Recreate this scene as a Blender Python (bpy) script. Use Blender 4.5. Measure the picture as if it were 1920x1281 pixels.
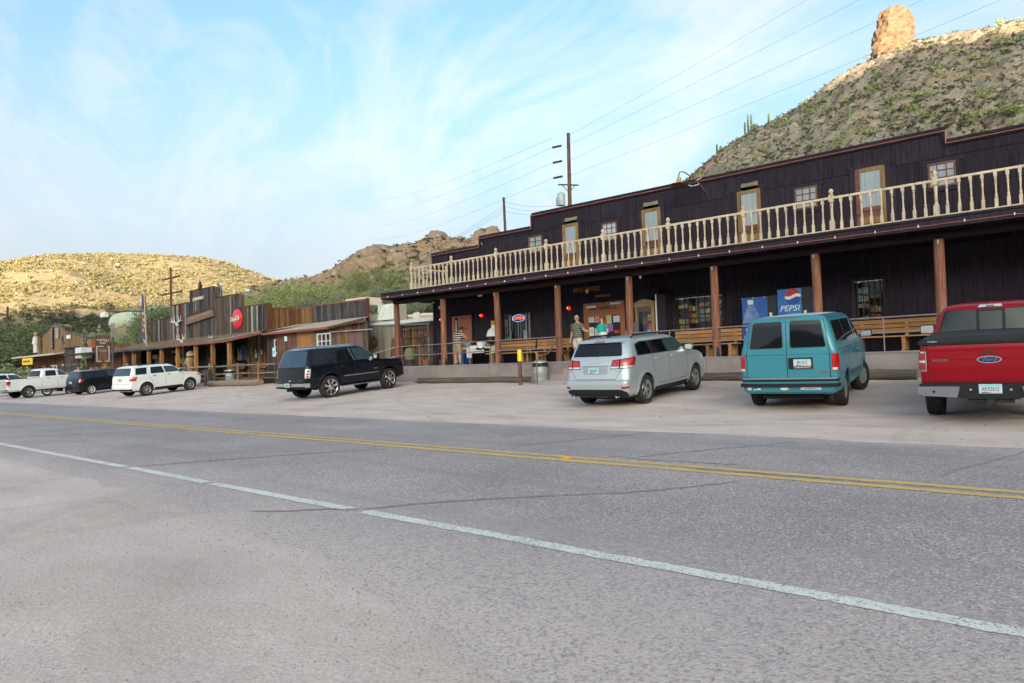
import bpy, bmesh, math, random
import numpy as np
from mathutils import Vector, Matrix, noise
random.seed(7); np.random.seed(7)
R = math.radians
for o in list(bpy.data.objects): bpy.data.objects.remove(o)
S = bpy.context.scene
COL = S.collection

# ------------------------------------------------------------------ camera
YAW, PITCH, ROLL, EYE = R(39.9), R(1.85), R(1.75), 1.3
fw = Vector((-math.sin(YAW)*math.cos(PITCH), math.cos(YAW)*math.cos(PITCH), math.sin(PITCH)))
rt0 = Vector((math.cos(YAW), math.sin(YAW), 0)); up0 = rt0.cross(fw)
rt = rt0*math.cos(ROLL) - up0*math.sin(ROLL); upv = rt.cross(fw)
cam = bpy.data.cameras.new('camera'); cam.lens = 24; cam.sensor_width = 36
cam.clip_start = .05; cam.clip_end = 6000
cob = bpy.data.objects.new('camera', cam); COL.objects.link(cob)
cob.matrix_world = Matrix(((rt.x, upv.x, -fw.x, 0), (rt.y, upv.y, -fw.y, 0), (rt.z, upv.z, -fw.z, EYE), (0, 0, 0, 1)))
S.camera = cob

# ------------------------------------------------------------------ light
SUN_EL, SUN_TO = R(5.5), Vector((-.60, .80, 0)).normalized()      # direction the light travels
sun = bpy.data.lights.new('sun', 'SUN'); sun.energy = 2.0; sun.angle = R(.5); sun.color = (.50, .40, .28)
so = bpy.data.objects.new('sun', sun); COL.objects.link(so)
d = Vector((SUN_TO.x*math.cos(SUN_EL), SUN_TO.y*math.cos(SUN_EL), -math.sin(SUN_EL)))
so.rotation_euler = d.to_track_quat('-Z', 'Y').to_euler()
so.location = (60, -80, 60)
W = bpy.data.worlds.new('World'); S.world = W; W.use_nodes = True
nt = W.node_tree; nt.nodes.clear()
def N(nt, t, **k):
    n = nt.nodes.new(t)
    for a, b in k.items():
        if a == 'inp':
            for i, v in b.items(): n.inputs[i].default_value = v
        else: setattr(n, a, b)
    return n
def L(nt, a, b): nt.links.new(a, b)
SKY_TINT = (.30, .39, .325, 1); VEIL = (.765, .64, .67, 1); HORIZON = (.28, .305, .33, 1); DUST = 10.0
out = N(nt, 'ShaderNodeOutputWorld'); bg = N(nt, 'ShaderNodeBackground'); bg.inputs[1].default_value = .15
sky = N(nt, 'ShaderNodeTexSky', sky_type='NISHITA', sun_disc=False, sun_elevation=SUN_EL,
        sun_rotation=math.atan2(-SUN_TO.x, -SUN_TO.y), altitude=300, air_density=.5, dust_density=DUST, ozone_density=1.2)
tc = N(nt, 'ShaderNodeTexCoord')
mp = N(nt, 'ShaderNodeMapping'); mp.inputs['Rotation'].default_value = (R(20), R(28), R(-35)); mp.inputs['Scale'].default_value = (.8, 3.0, 2.2)
nz = N(nt, 'ShaderNodeTexNoise', inp={'Scale': 1.9, 'Detail': 9.0, 'Roughness': .62, 'Distortion': .9})
L(nt, tc.outputs['Generated'], mp.inputs[0]); L(nt, mp.outputs[0], nz.inputs['Vector'])
cr = N(nt, 'ShaderNodeValToRGB'); cr.color_ramp.elements[0].position = .40; cr.color_ramp.elements[1].position = .76; cr.color_ramp.elements[0].color = (.08, .08, .08, 1)
cr.color_ramp.elements[1].color = (.60, .60, .60, 1)
L(nt, nz.outputs[0], cr.inputs[0])
sx = N(nt, 'ShaderNodeSeparateXYZ'); L(nt, tc.outputs['Generated'], sx.inputs[0])
hz = N(nt, 'ShaderNodeMapRange', inp={'From Min': .0, 'From Max': .50, 'To Min': 1.0, 'To Max': .0}); hz.interpolation_type = 'SMOOTHSTEP'
L(nt, sx.outputs['Z'], hz.inputs[0])
add = N(nt, 'ShaderNodeMath', operation='ADD', use_clamp=True)
L(nt, cr.outputs[0], add.inputs[0]); add.inputs[1].default_value = .0
hs = N(nt, 'ShaderNodeMix', data_type='RGBA'); hs.blend_type = 'MULTIPLY'; hs.inputs[0].default_value = 1; hs.inputs[7].default_value = SKY_TINT
L(nt, sky.outputs[0], hs.inputs[6])
bw = N(nt, 'ShaderNodeRGBToBW'); L(nt, sky.outputs[0], bw.inputs[0])
veil = N(nt, 'ShaderNodeMix', data_type='RGBA'); veil.blend_type = 'MULTIPLY'; veil.inputs[0].default_value = 1; veil.inputs[7].default_value = VEIL; L(nt, bw.outputs[0], veil.inputs[6])
mix = N(nt, 'ShaderNodeMix', data_type='RGBA'); L(nt, add.outputs[0], mix.inputs[0]); L(nt, hs.outputs[2], mix.inputs[6]); L(nt, veil.outputs[2], mix.inputs[7])
mix2 = N(nt, 'ShaderNodeMix', data_type='RGBA'); mix2.inputs[7].default_value = HORIZON; L(nt, hz.outputs[0], mix2.inputs[0]); L(nt, mix.outputs[2], mix2.inputs[6])
L(nt, mix2.outputs[2], bg.inputs[0]); L(nt, bg.outputs[0], out.inputs[0])
S.view_settings.view_transform = 'Standard'; S.view_settings.look = 'None'
S.view_settings.gamma = 1; S.view_settings.exposure = 4.13
S.view_settings.use_curve_mapping = False

# ------------------------------------------------------------------ materials
MC = {}
def pmat(name, c, rough=.8, metal=0, var=.12, scale=4, bump=0, bscale=40, spec=.5, emit=None, estr=0, coat=0, c2=None, ranvar=0, stretch=None, detail=5, ior=None, thr=None):
    if name in MC: return MC[name]
    m = bpy.data.materials.new(name); m.use_nodes = True; nt = m.node_tree; p = nt.nodes['Principled BSDF']
    p.inputs['Roughness'].default_value = rough; p.inputs['Metallic'].default_value = metal
    p.inputs['Specular IOR Level'].default_value = spec
    if ior: p.inputs['IOR'].default_value = ior
    if coat: p.inputs['Coat Weight'].default_value = coat; p.inputs['Coat Roughness'].default_value = .04
    g = N(nt, 'ShaderNodeNewGeometry'); vec = g.outputs['Position']
    mpn = N(nt, 'ShaderNodeMapping'); L(nt, vec, mpn.inputs[0])
    if stretch: mpn.inputs['Scale'].default_value = stretch
    if ranvar:
        oi = N(nt, 'ShaderNodeObjectInfo'); sc = N(nt, 'ShaderNodeVectorMath', operation='SCALE'); L(nt, oi.outputs['Location'], sc.inputs[0])
        sc.inputs['Scale'].default_value = .37
        ad = N(nt, 'ShaderNodeVectorMath', operation='ADD'); L(nt, mpn.outputs[0], ad.inputs[0])
        cb = N(nt, 'ShaderNodeCombineXYZ'); ml = N(nt, 'ShaderNodeMath', operation='MULTIPLY'); ml.inputs[1].default_value = 97
        L(nt, oi.outputs['Random'], ml.inputs[0]); L(nt, ml.outputs[0], cb.inputs[0]); L(nt, ml.outputs[0], cb.inputs[1]); L(nt, cb.outputs[0], ad.inputs[1]); vec = ad.outputs[0]
    else: vec = mpn.outputs[0]
    nz = N(nt, 'ShaderNodeTexNoise', inp={'Scale': scale, 'Detail': detail, 'Roughness': .62}); L(nt, vec, nz.inputs['Vector'])
    r = N(nt, 'ShaderNodeValToRGB'); a, b = r.color_ramp.elements
    if thr: a.position, b.position = thr
    else: a.position, b.position = .32, .68
    lo = tuple(max(0, x*(1-var)) for x in c); hi = tuple(min(1, x*(1+var)) for x in c)
    if c2: lo, hi = c2, c
    a.color = (*lo, 1); b.color = (*hi, 1)
    L(nt, nz.outputs[0], r.inputs[0]); col = r.outputs[0]
    if ranvar:
        hsv = N(nt, 'ShaderNodeHueSaturation'); mr = N(nt, 'ShaderNodeMapRange', inp={'To Min': 1-ranvar, 'To Max': 1+ranvar})
        L(nt, oi.outputs['Random'], mr.inputs[0]); L(nt, mr.outputs[0], hsv.inputs['Value']); L(nt, col, hsv.inputs['Color']); col = hsv.outputs[0]
    L(nt, col, p.inputs['Base Color'])
    if bump:
        n2 = N(nt, 'ShaderNodeTexNoise', inp={'Scale': bscale, 'Detail': 6.0, 'Roughness': .65}); L(nt, vec, n2.inputs['Vector'])
        bp = N(nt, 'ShaderNodeBump', inp={'Strength': min(1, bump), 'Distance': .02}); L(nt, n2.outputs[0], bp.inputs['Height']); L(nt, bp.outputs[0], p.inputs['Normal'])
    if emit: p.inputs['Emission Color'].default_value = (*emit, 1); p.inputs['Emission Strength'].default_value = estr
    MC[name] = m; return m
def woodmat(name, c, c2, rv=.25, vert=True, rough=.85, bump=.5, fine=1.0, spec=.15):
    st = (14*fine, 14*fine, .9*fine) if vert else (.9*fine, 14*fine, 14*fine)
    return pmat(name, c, rough=rough, c2=c2, scale=1.6, stretch=st, ranvar=rv, bump=bump, bscale=4, detail=7, spec=spec)
def carpaint(name, c, metal=0., rough=.3, var=.04):
    m = pmat(name, c, rough=rough, metal=metal, var=var, scale=1.5, coat=.55, spec=.10)
    return m
def glassmat(name, c=(.012, .014, .017), ior=1.9, rough=.03):
    return pmat(name, c, rough=rough, var=.1, ior=ior, spec=.5, coat=.0)
def clearglass(name='window_glass', tint=(.9, .95, .95)):
    if name in MC: return MC[name]
    m = bpy.data.materials.new(name); m.use_nodes = True; nt = m.node_tree; nt.nodes.clear()
    o = N(nt, 'ShaderNodeOutputMaterial'); t = N(nt, 'ShaderNodeBsdfTransparent'); t.inputs[0].default_value = (*tint, 1)
    g = N(nt, 'ShaderNodeBsdfGlossy'); g.inputs['Roughness'].default_value = .03; f = N(nt, 'ShaderNodeFresnel'); f.inputs[0].default_value = 1.5
    mn = N(nt, 'ShaderNodeMixShader'); L(nt, f.outputs[0], mn.inputs[0]); L(nt, t.outputs[0], mn.inputs[1]); L(nt, g.outputs[0], mn.inputs[2]); L(nt, mn.outputs[0], o.inputs[0])
    MC[name] = m; return m

# ------------------------------------------------------------------ mesh helpers
class MB:
    def __init__(s): s.v = []; s.f = []
    def add(s, vs, fs):
        b = len(s.v); s.v += [tuple(v) for v in vs]; s.f += [tuple(b+i for i in f) for f in fs]; return s
    def box(s, x0, x1, y0, y1, z0, z1):
        return s.add([(x0,y0,z0),(x1,y0,z0),(x1,y1,z0),(x0,y1,z0),(x0,y0,z1),(x1,y0,z1),(x1,y1,z1),(x0,y1,z1)],
                     [(0,3,2,1),(4,5,6,7),(0,1,5,4),(1,2,6,5),(2,3,7,6),(3,0,4,7)])
    def bar(s, p, q, a, b=None, up=(0,0,1)):
        p = Vector(p); q = Vector(q); b = b or a; d = (q-p).normalized(); u = Vector(up)
        if abs(d.dot(u)) > .95: u = Vector((0, 1, 0))
        x = d.cross(u).normalized(); y = x.cross(d)
        vs = []
        for c in (p, q):
            for i, j in ((-1,-1),(1,-1),(1,1),(-1,1)): vs.append(c + x*(a/2*i) + y*(b/2*j))
        return s.add(vs, [(0,3,2,1),(4,5,6,7),(0,1,5,4),(1,2,6,5),(2,3,7,6),(3,0,4,7)])
    def tube(s, pts, r, n=8, cap=True):
        pts = [Vector(p) for p in pts]; rs = r if isinstance(r, (list, tuple)) else [r]*len(pts); rings = []; u = None
        for i, p in enumerate(pts):
            d = (pts[min(i+1, len(pts)-1)] - pts[max(i-1, 0)]).normalized()
            if u is None: u = Vector((0,0,1)) if abs(d.z) < .9 else Vector((1,0,0))
            x = d.cross(u).normalized(); y = x.cross(d).normalized(); u = y
            rings.append([p + (x*math.cos(2*math.pi*k/n) + y*math.sin(2*math.pi*k/n))*rs[i] for k in range(n)])
        vs = [v for r_ in rings for v in r_]; fs = []
        for i in range(len(pts)-1):
            for k in range(n): a = i*n+k; b = i*n+(k+1) % n; fs.append((a, a+n, b+n, b))
        if cap: fs.append(tuple(range(n))); fs.append(tuple(reversed(range((len(pts)-1)*n, len(pts)*n))))
        return s.add(vs, fs)
    def lathe(s, prof, c=(0,0,0), n=16, axis='z', cap=True, ph=0):
        vs = []
        for r, h in prof:
            for k in range(n):
                a = 2*math.pi*(k+ph)/n; x, y = r*math.cos(a), r*math.sin(a)
                v = {'z': (x, y, h), 'y': (x, h, y), 'x': (h, x, y)}[axis]; vs.append((c[0]+v[0], c[1]+v[1], c[2]+v[2]))
        fs = []; fl = axis == 'y'
        for i in range(len(prof)-1):
            for k in range(n):
                a = i*n+k; b = i*n+(k+1) % n; q = (a, b, b+n, a+n); fs.append(q[::-1] if fl else q)
        if cap: fs.append(tuple(range(n))[::1 if fl else -1]); fs.append(tuple(range((len(prof)-1)*n, len(prof)*n))[::-1 if fl else 1])
        return s.add(vs, fs)
    def ball(s, c, r, n=10, m=6, sc=(1,1,1)):
        vs = []; fs = []
        for i in range(m+1):
            t = math.pi*i/m
            for k in range(n): p = 2*math.pi*k/n; vs.append((c[0]+r*sc[0]*math.sin(t)*math.cos(p), c[1]+r*sc[1]*math.sin(t)*math.sin(p), c[2]+r*sc[2]*math.cos(t)))
        for i in range(m):
            for k in range(n): a = i*n+k; b = i*n+(k+1) % n; fs.append((a, a+n, b+n, b))
        return s.add(vs, fs)
    def prism(s, pts, a, b, ax='y'):
        # polygon pts in the plane across axis ax, from a to b along ax
        n = len(pts); P = {'y': lambda p, t: (p[0], t, p[1]), 'x': lambda p, t: (t, p[0], p[1]), 'z': lambda p, t: (p[0], p[1], t)}[ax]
        vs = [P(p, a) for p in pts] + [P(p, b) for p in pts]
        fs = [tuple(range(n)), tuple(reversed(range(n, 2*n)))] + [(i, i+n, (i+1) % n + n, (i+1) % n) for i in range(n)]
        return s.add(vs, fs)
    def quad(s, a, b, c, d): return s.add([a, b, c, d], [(0, 1, 2, 3)])
    def merge(s, o): return s.add(o.v, o.f)
    def xf(s, M): s.v = [tuple(M @ Vector(v)) for v in s.v]; return s
def roundpoly(pts, r, n=4):
    o = []; k = len(pts)
    for i, p in enumerate(pts):
        p = Vector(p); a = Vector(pts[i-1]); b = Vector(pts[(i+1) % k])
        da = (a-p); db = (b-p); rr = min(r, da.length*.45, db.length*.45); A = p+da.normalized()*rr; B = p+db.normalized()*rr
        for j in range(n+1):
            t = j/n; o.append(tuple((1-t)**2*A + 2*t*(1-t)*p + t*t*B))
    return o
def rootloc(p):
    x = Vector((0, 0, 0))
    while p is not None: x = x + Vector(p.location); p = p.parent
    return x
def obj(name, mb, mat, parent=None, smooth=None, local=False, fix=True):
    me = bpy.data.meshes.new(name)
    v = mb.v
    if parent is not None and not local: l = rootloc(parent); v = [(a-l.x, b-l.y, c-l.z) for a, b, c in v]
    me.from_pydata(v, [], mb.f)
    if fix:
        bm = bmesh.new(); bm.from_mesh(me); bmesh.ops.recalc_face_normals(bm, faces=bm.faces); bm.to_mesh(me); bm.free()
    me.materials.append(mat)
    if smooth is not None:
        me.polygons.foreach_set('use_smooth', [True]*len(me.polygons)); me.set_sharp_from_angle(angle=R(smooth))
    o = bpy.data.objects.new(name, me); COL.objects.link(o); o.parent = parent
    return o
def tag(o, label=None, cat=None, group=None, kind=None):
    for k, v in (('label', label), ('category', cat), ('group', group), ('kind', kind)):
        if v: o[k] = v
    return o
def thing(name, label, cat, loc=(0,0,0), rotz=0, group=None):
    o = bpy.data.objects.new(name, None); COL.objects.link(o); o.location = loc; o.rotation_euler = (0, 0, rotz); o.empty_display_size = .2
    return tag(o, label, cat, group)
def solo(name, mb, mat, label, cat, loc, group=None, smooth=None, kind=None):
    # a thing that is one mesh; mesh given in world coordinates, origin moved to loc
    mb.v = [(a-loc[0], b-loc[1], c-loc[2]) for a, b, c in mb.v]
    o = obj(name, mb, mat, None, smooth); o.location = loc; return tag(o, label, cat, group, kind)
def struct(name, mb, mat, smooth=None, kind='structure', fix=True):
    o = obj(name, mb, mat, None, smooth, fix=fix); o['kind'] = kind; return o
def inst(name, me, parent, loc, rot=(0,0,0), sc=None):
    o = bpy.data.objects.new(name, me); COL.objects.link(o); o.parent = parent; o.location = loc; o.rotation_euler = rot
    if sc: o.scale = sc
    return o
def copy_tree(o, parent=None):
    c = o.copy(); COL.objects.link(c); c.parent = parent
    for ch in list(o.children): copy_tree(ch, c)
    return c
def text(name, s, size, mat, parent, M, ext=.004, align='CENTER', sx=1, shear=0):
    cu = bpy.data.curves.new(name, 'FONT'); cu.body = s; cu.size = size; cu.extrude = ext; cu.align_x = align; cu.align_y = 'CENTER'; cu.resolution_u = 2; cu.shear = shear
    t = bpy.data.objects.new('tmp', cu); COL.objects.link(t); dg = bpy.context.evaluated_depsgraph_get()
    me = bpy.data.meshes.new_from_object(t.evaluated_get(dg)); bpy.data.objects.remove(t)
    me.name = name; me.transform(Matrix.Diagonal((sx, 1, 1, 1))); me.transform(M)
    if parent is not None: me.transform(Matrix.Translation(-rootloc(parent)))
    me.materials.clear(); me.materials.append(mat)
    o = bpy.data.objects.new(name, me); COL.objects.link(o); o.parent = parent; return o
def frontM(x, y, z, tilt=0):   # text facing -Y at x,y,z (world)
    return Matrix.Translation((x, y, z)) @ Matrix.Rotation(tilt, 4, 'Y') @ Matrix.Rotation(R(90), 4, 'X')
# ------------------------------------------------------------------ terrain
def sstep(a, b, x): t = np.clip((x-a)/(b-a), 0, 1); return t*t*(3-2*t)
def ground_z(X, Y):
    X = np.asarray(X, float); Y = np.asarray(Y, float)
    a = np.interp(Y, [-1e4, 11.5, 13.3, 21.2, 30, 60, 1e4], [0, 0, .075, .62, 1.0, 1.2, 1.2])
    drop = .2*sstep(-28, -52, X)
    return a - drop*sstep(11, 16, Y)
def gz(x, y): return float(ground_z(x, y))
def fbm(x, y, sc, seed=0, oct=5): return noise.fractal(Vector((x*sc, y*sc, seed*7.3)), .55, 2.05, oct)
def grid_obj(name, X, Y, Z, mat, smooth=True):
    n, m = X.shape; me = bpy.data.meshes.new(name)
    co = np.stack([X, Y, Z], -1).reshape(-1, 3)
    idx = np.arange(n*m).reshape(n, m); q = np.stack([idx[:-1, :-1], idx[1:, :-1], idx[1:, 1:], idx[:-1, 1:]], -1).reshape(-1, 4)
    e1 = co[q[0, 1]]-co[q[0, 0]]; e2 = co[q[0, 3]]-co[q[0, 0]]
    if e1[0]*e2[1]-e1[1]*e2[0] < 0: q = q[:, ::-1]
    me.vertices.add(n*m); me.vertices.foreach_set('co', co.ravel()); me.loops.add(q.size); me.loops.foreach_set('vertex_index', q.ravel().astype(np.int32))
    me.polygons.add(len(q)); me.polygons.foreach_set('loop_start', np.arange(0, q.size, 4, dtype=np.int32)); me.polygons.foreach_set('loop_total', np.full(len(q), 4, np.int32))
    me.polygons.foreach_set('use_smooth', np.full(len(q), smooth)); me.update(); me.validate(); me.materials.append(mat)
    o = bpy.data.objects.new(name, me); COL.objects.link(o); o['kind'] = 'structure'; return o
def dirtmat():
    m = bpy.data.materials.new('dirt'); m.use_nodes = True; nt = m.node_tree; p = nt.nodes['Principled BSDF']; p.inputs['Roughness'].default_value = .95; p.inputs['Specular IOR Level'].default_value = .2
    g = N(nt, 'ShaderNodeNewGeometry')
    def nz(s, d=6, r=.6, st=None):
        n = N(nt, 'ShaderNodeTexNoise', inp={'Scale': s, 'Detail': d, 'Roughness': r})
        mp = N(nt, 'ShaderNodeMapping'); L(nt, g.outputs['Position'], mp.inputs[0])
        if st: mp.inputs['Scale'].default_value = st
        L(nt, mp.outputs[0], n.inputs['Vector']); return n.outputs[0]
    def ramp(f, *e):
        r = N(nt, 'ShaderNodeValToRGB'); cr = r.color_ramp
        while len(cr.elements) < len(e): cr.elements.new(.5)
        for el, (p_, c) in zip(cr.elements, e): el.position = p_; el.color = (*c, 1)
        L(nt, f, r.inputs[0]); return r.outputs[0]
    def mix(a, b, f, mode='MIX'):
        x = N(nt, 'ShaderNodeMix', data_type='RGBA'); x.blend_type = mode
        for s, i in ((f, 0), (a, 6), (b, 7)):
            if hasattr(s, 'links'): L(nt, s, x.inputs[i])
            else: x.inputs[i].default_value = s if i == 0 else (*s, 1)
        return x.outputs[2]
    base = ramp(nz(.55, 8), (.3, (.54, .43, .405)), (.5, (.62, .505, .48)), (.72, (.67, .565, .54)))
    st = ramp(nz(1.0, 6, .6, (.5, 1.5, 1)), (.35, (.86, .85, .84)), (.65, (1.06, 1.05, 1.04))); base = mix(base, st, .8, 'MULTIPLY')
    fine = ramp(nz(55, 4, .7), (.32, (.76, .75, .74)), (.68, (1.16, 1.16, 1.16))); base = mix(base, fine, 1, 'MULTIPLY')
    v = N(nt, 'ShaderNodeTexVoronoi', inp={'Scale': 34}); L(nt, g.outputs['Position'], v.inputs['Vector'])
    peb = ramp(v.outputs['Distance'], (.10, (1, 1, 1)), (.2, (0, 0, 0))); sel = ramp(nz(2.3, 3), (.36, (0, 0, 0)), (.62, (1, 1, 1)))
    pm = mix(peb, sel, 1, 'MULTIPLY'); pc = mix((.16, .13, .12), (.55, .50, .46), v.outputs['Color'])
    base = mix(base, pc, pm)
    # tyre arcs pressed into the car park dust
    arcs = None; jn = nz(3.5, 4)
    for cx, cy, r_, w_ in ((1.2, 12.2, 3.1, .10), (1.2, 12.2, 3.45, .10), (-3.0, 6.5, 6.3, .12), (-3.0, 6.5, 8.0, .12), (-9.5, 25, 11.2, .13), (-9.5, 25, 12.8, .13), (-17, 4, 9.0, .13), (-17, 4, 10.6, .13), (-24, 27, 12.5, .14), (-24, 27, 14.0, .14)):
        ds = N(nt, 'ShaderNodeVectorMath', operation='DISTANCE'); sp_ = N(nt, 'ShaderNodeVectorMath', operation='MULTIPLY'); L(nt, g.outputs['Position'], sp_.inputs[0]); sp_.inputs[1].default_value = (1, 1, 0); L(nt, sp_.outputs[0], ds.inputs[0]); ds.inputs[1].default_value = (cx, cy, 0)
        a_ = N(nt, 'ShaderNodeMath', operation='SUBTRACT'); L(nt, ds.outputs['Value'], a_.inputs[0]); a_.inputs[1].default_value = r_; b_ = N(nt, 'ShaderNodeMath', operation='ABSOLUTE'); L(nt, a_.outputs[0], b_.inputs[0])
        m_ = N(nt, 'ShaderNodeMapRange', inp={'From Min': w_*1.3, 'From Max': w_*.7, 'To Min': 0, 'To Max': 1}); L(nt, b_.outputs[0], m_.inputs[0])
        if arcs is None: arcs = m_.outputs[0]
        else: q_ = N(nt, 'ShaderNodeMath', operation='MAXIMUM'); L(nt, arcs, q_.inputs[0]); L(nt, m_.outputs[0], q_.inputs[1]); arcs = q_.outputs[0]
    jm = N(nt, 'ShaderNodeMath', operation='MULTIPLY'); L(nt, arcs, jm.inputs[0]); L(nt, jn, jm.inputs[1]); base = mix(base, mix(base, (.85, .84, .83), 1.0, 'MULTIPLY'), jm.outputs[0])
    L(nt, base, p.inputs['Base Color'])
    h = N(nt, 'ShaderNodeMath', operation='ADD'); L(nt, nz(30, 8, .7), h.inputs[0]); L(nt, nz(4, 5), h.inputs[1])
    h2 = N(nt, 'ShaderNodeMath', operation='ADD'); L(nt, h.outputs[0], h2.inputs[0]); L(nt, pm, h2.inputs[1])
    b = N(nt, 'ShaderNodeBump', inp={'Strength': .55, 'Distance': .025}); L(nt, h2.outputs[0], b.inputs['Height']); L(nt, b.outputs[0], p.inputs['Normal'])
    return m
DIRT = dirtmat()
def roadmat():
    m = bpy.data.materials.new('asphalt'); m.use_nodes = True; nt = m.node_tree; p = nt.nodes['Principled BSDF']; p.inputs['Roughness'].default_value = .9; p.inputs['Specular IOR Level'].default_value = .25
    g = N(nt, 'ShaderNodeNewGeometry'); P = g.outputs['Position']
    def mapped(st):
        mp = N(nt, 'ShaderNodeMapping'); L(nt, P, mp.inputs[0]); mp.inputs['Scale'].default_value = st; return mp.outputs[0]
    def nz(s, d=5, r=.6, st=(1, 1, 1)):
        n = N(nt, 'ShaderNodeTexNoise', inp={'Scale': s, 'Detail': d, 'Roughness': r}); L(nt, mapped(st), n.inputs['Vector']); return n.outputs[0]
    def ramp(f, *e):
        r = N(nt, 'ShaderNodeValToRGB'); cr = r.color_ramp
        while len(cr.elements) < len(e): cr.elements.new(.5)
        for el, (p_, c) in zip(cr.elements, e): el.position = p_; el.color = (*((c,)*3 if not isinstance(c, tuple) else c), 1)
        L(nt, f, r.inputs[0]); return r.outputs[0]
    def mix(a, b, f, mode='MIX'):
        x = N(nt, 'ShaderNodeMix', data_type='RGBA'); x.blend_type = mode
        for s, i in ((f, 0), (a, 6), (b, 7)):
            if hasattr(s, 'links'): L(nt, s, x.inputs[i])
            else: x.inputs[i].default_value = s if i == 0 else (*s, 1)
        return x.outputs[2]
    base = ramp(nz(.35, 7), (.3, (.30, .252, .258)), (.7, (.44, .375, .38)))
    v = N(nt, 'ShaderNodeTexVoronoi', inp={'Scale': 75}); L(nt, P, v.inputs['Vector'])
    agg = ramp(v.outputs['Color'], (.0, .42), (.35, .8), (.7, 1.05), (1, 1.9)); base = mix(base, agg, 1, 'MULTIPLY')
    v2 = N(nt, 'ShaderNodeTexVoronoi', inp={'Scale': 24}); L(nt, P, v2.inputs['Vector'])
    sp = ramp(v2.outputs['Distance'], (.10, 1), (.2, 0)); sg = ramp(v2.outputs['Color'], (.6, 0), (.75, 1)); base = mix(base, (.05, .05, .06), mix(sp, sg, 1, 'MULTIPLY'))
    oil = ramp(nz(.9, 4, .55, (.6, 1, 1)), (.63, 0), (.74, .35)); base = mix(base, (.13, .12, .125), oil)
    # smoother, bluish wheel-worn streaks along the road
    stk = ramp(nz(1.0, 5, .65, (.12, 1.6, 1)), (.52, 0), (.66, .6)); base = mix(base, (.255, .25, .268), stk)
    # pale dust towards both verges
    sx = N(nt, 'ShaderNodeSeparateXYZ'); L(nt, P, sx.inputs[0])
    w = N(nt, 'ShaderNodeMath', operation='MULTIPLY_ADD'); L(nt, nz(.9, 6), w.inputs[0]); w.inputs[1].default_value = 1.8; L(nt, sx.outputs['Y'], w.inputs[2])
    m1 = N(nt, 'ShaderNodeMapRange', inp={'From Min': 6.0, 'From Max': 3.6, 'To Min': 0, 'To Max': .95}); L(nt, w.outputs[0], m1.inputs[0])
    m2 = N(nt, 'ShaderNodeMapRange', inp={'From Min': 11.2, 'From Max': 12.35, 'To Min': 0, 'To Max': 1.0}); L(nt, w.outputs[0], m2.inputs[0])
    ms = N(nt, 'ShaderNodeMath', operation='ADD', use_clamp=True); L(nt, m1.outputs[0], ms.inputs[0]); L(nt, m2.outputs[0], ms.inputs[1])
    dn = ramp(nz(42, 3, .7), (.40, .18), (.55, 1)); dm = mix(ms.outputs[0], dn, 1, 'MULTIPLY')
    base = mix(base, (.57, .465, .445), dm)
    L(nt, base, p.inputs['Base Color'])
    h = N(nt, 'ShaderNodeMath', operation='ADD'); L(nt, v.outputs['Distance'], h.inputs[0]); L(nt, nz(60, 4, .7), h.inputs[1])
    b = N(nt, 'ShaderNodeBump', inp={'Strength': .6, 'Distance': .008}); L(nt, h.outputs[0], b.inputs['Height']); L(nt, b.outputs[0], p.inputs['Normal'])
    return m
ROAD = roadmat()
def near_edge(x):
    base = float(np.interp(x, [-60, -14, -8, -6.2, -5.1, -4.2, -3.3, -2.4, -1.2, 0, 20], [3.0, 3.1, 2.95, 2.85, 2.76, 2.72, 2.45, 2.2, 1.75, 1.35, 1.0]))
    return base + .10*fbm(x, 3, .8, 5) + .05*fbm(x, 9, 3.2, 6) + .025*fbm(x, 9, 11, 8)
xs = np.concatenate([-np.geomspace(900, 40, 34), np.linspace(-39, 12, 256), np.geomspace(13, 500, 24)])
ys = np.concatenate([-np.geomspace(500, 3, 24), np.linspace(-2.6, 24, 220), np.geomspace(24.5, 900, 50)])
GX, GY = np.meshgrid(xs, ys, indexing='ij'); GZ = ground_z(GX, GY)
for i in range(GX.shape[0]):
    for j in range(GX.shape[1]):
        x, y = GX[i, j], GY[i, j]
        if -60 < x < 20 and -3 < y < 60:
            k = 0 if near_edge(x)-.3 < y < 11.6 else 1
            GZ[i, j] += k*(.018*fbm(x, y, .7, 1) + .006*fbm(x, y, 4, 2)) - (.03 if near_edge(x)+.25 < y < 11.1 else 0)
grid_obj('ground', GX, GY, GZ, DIRT)
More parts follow.
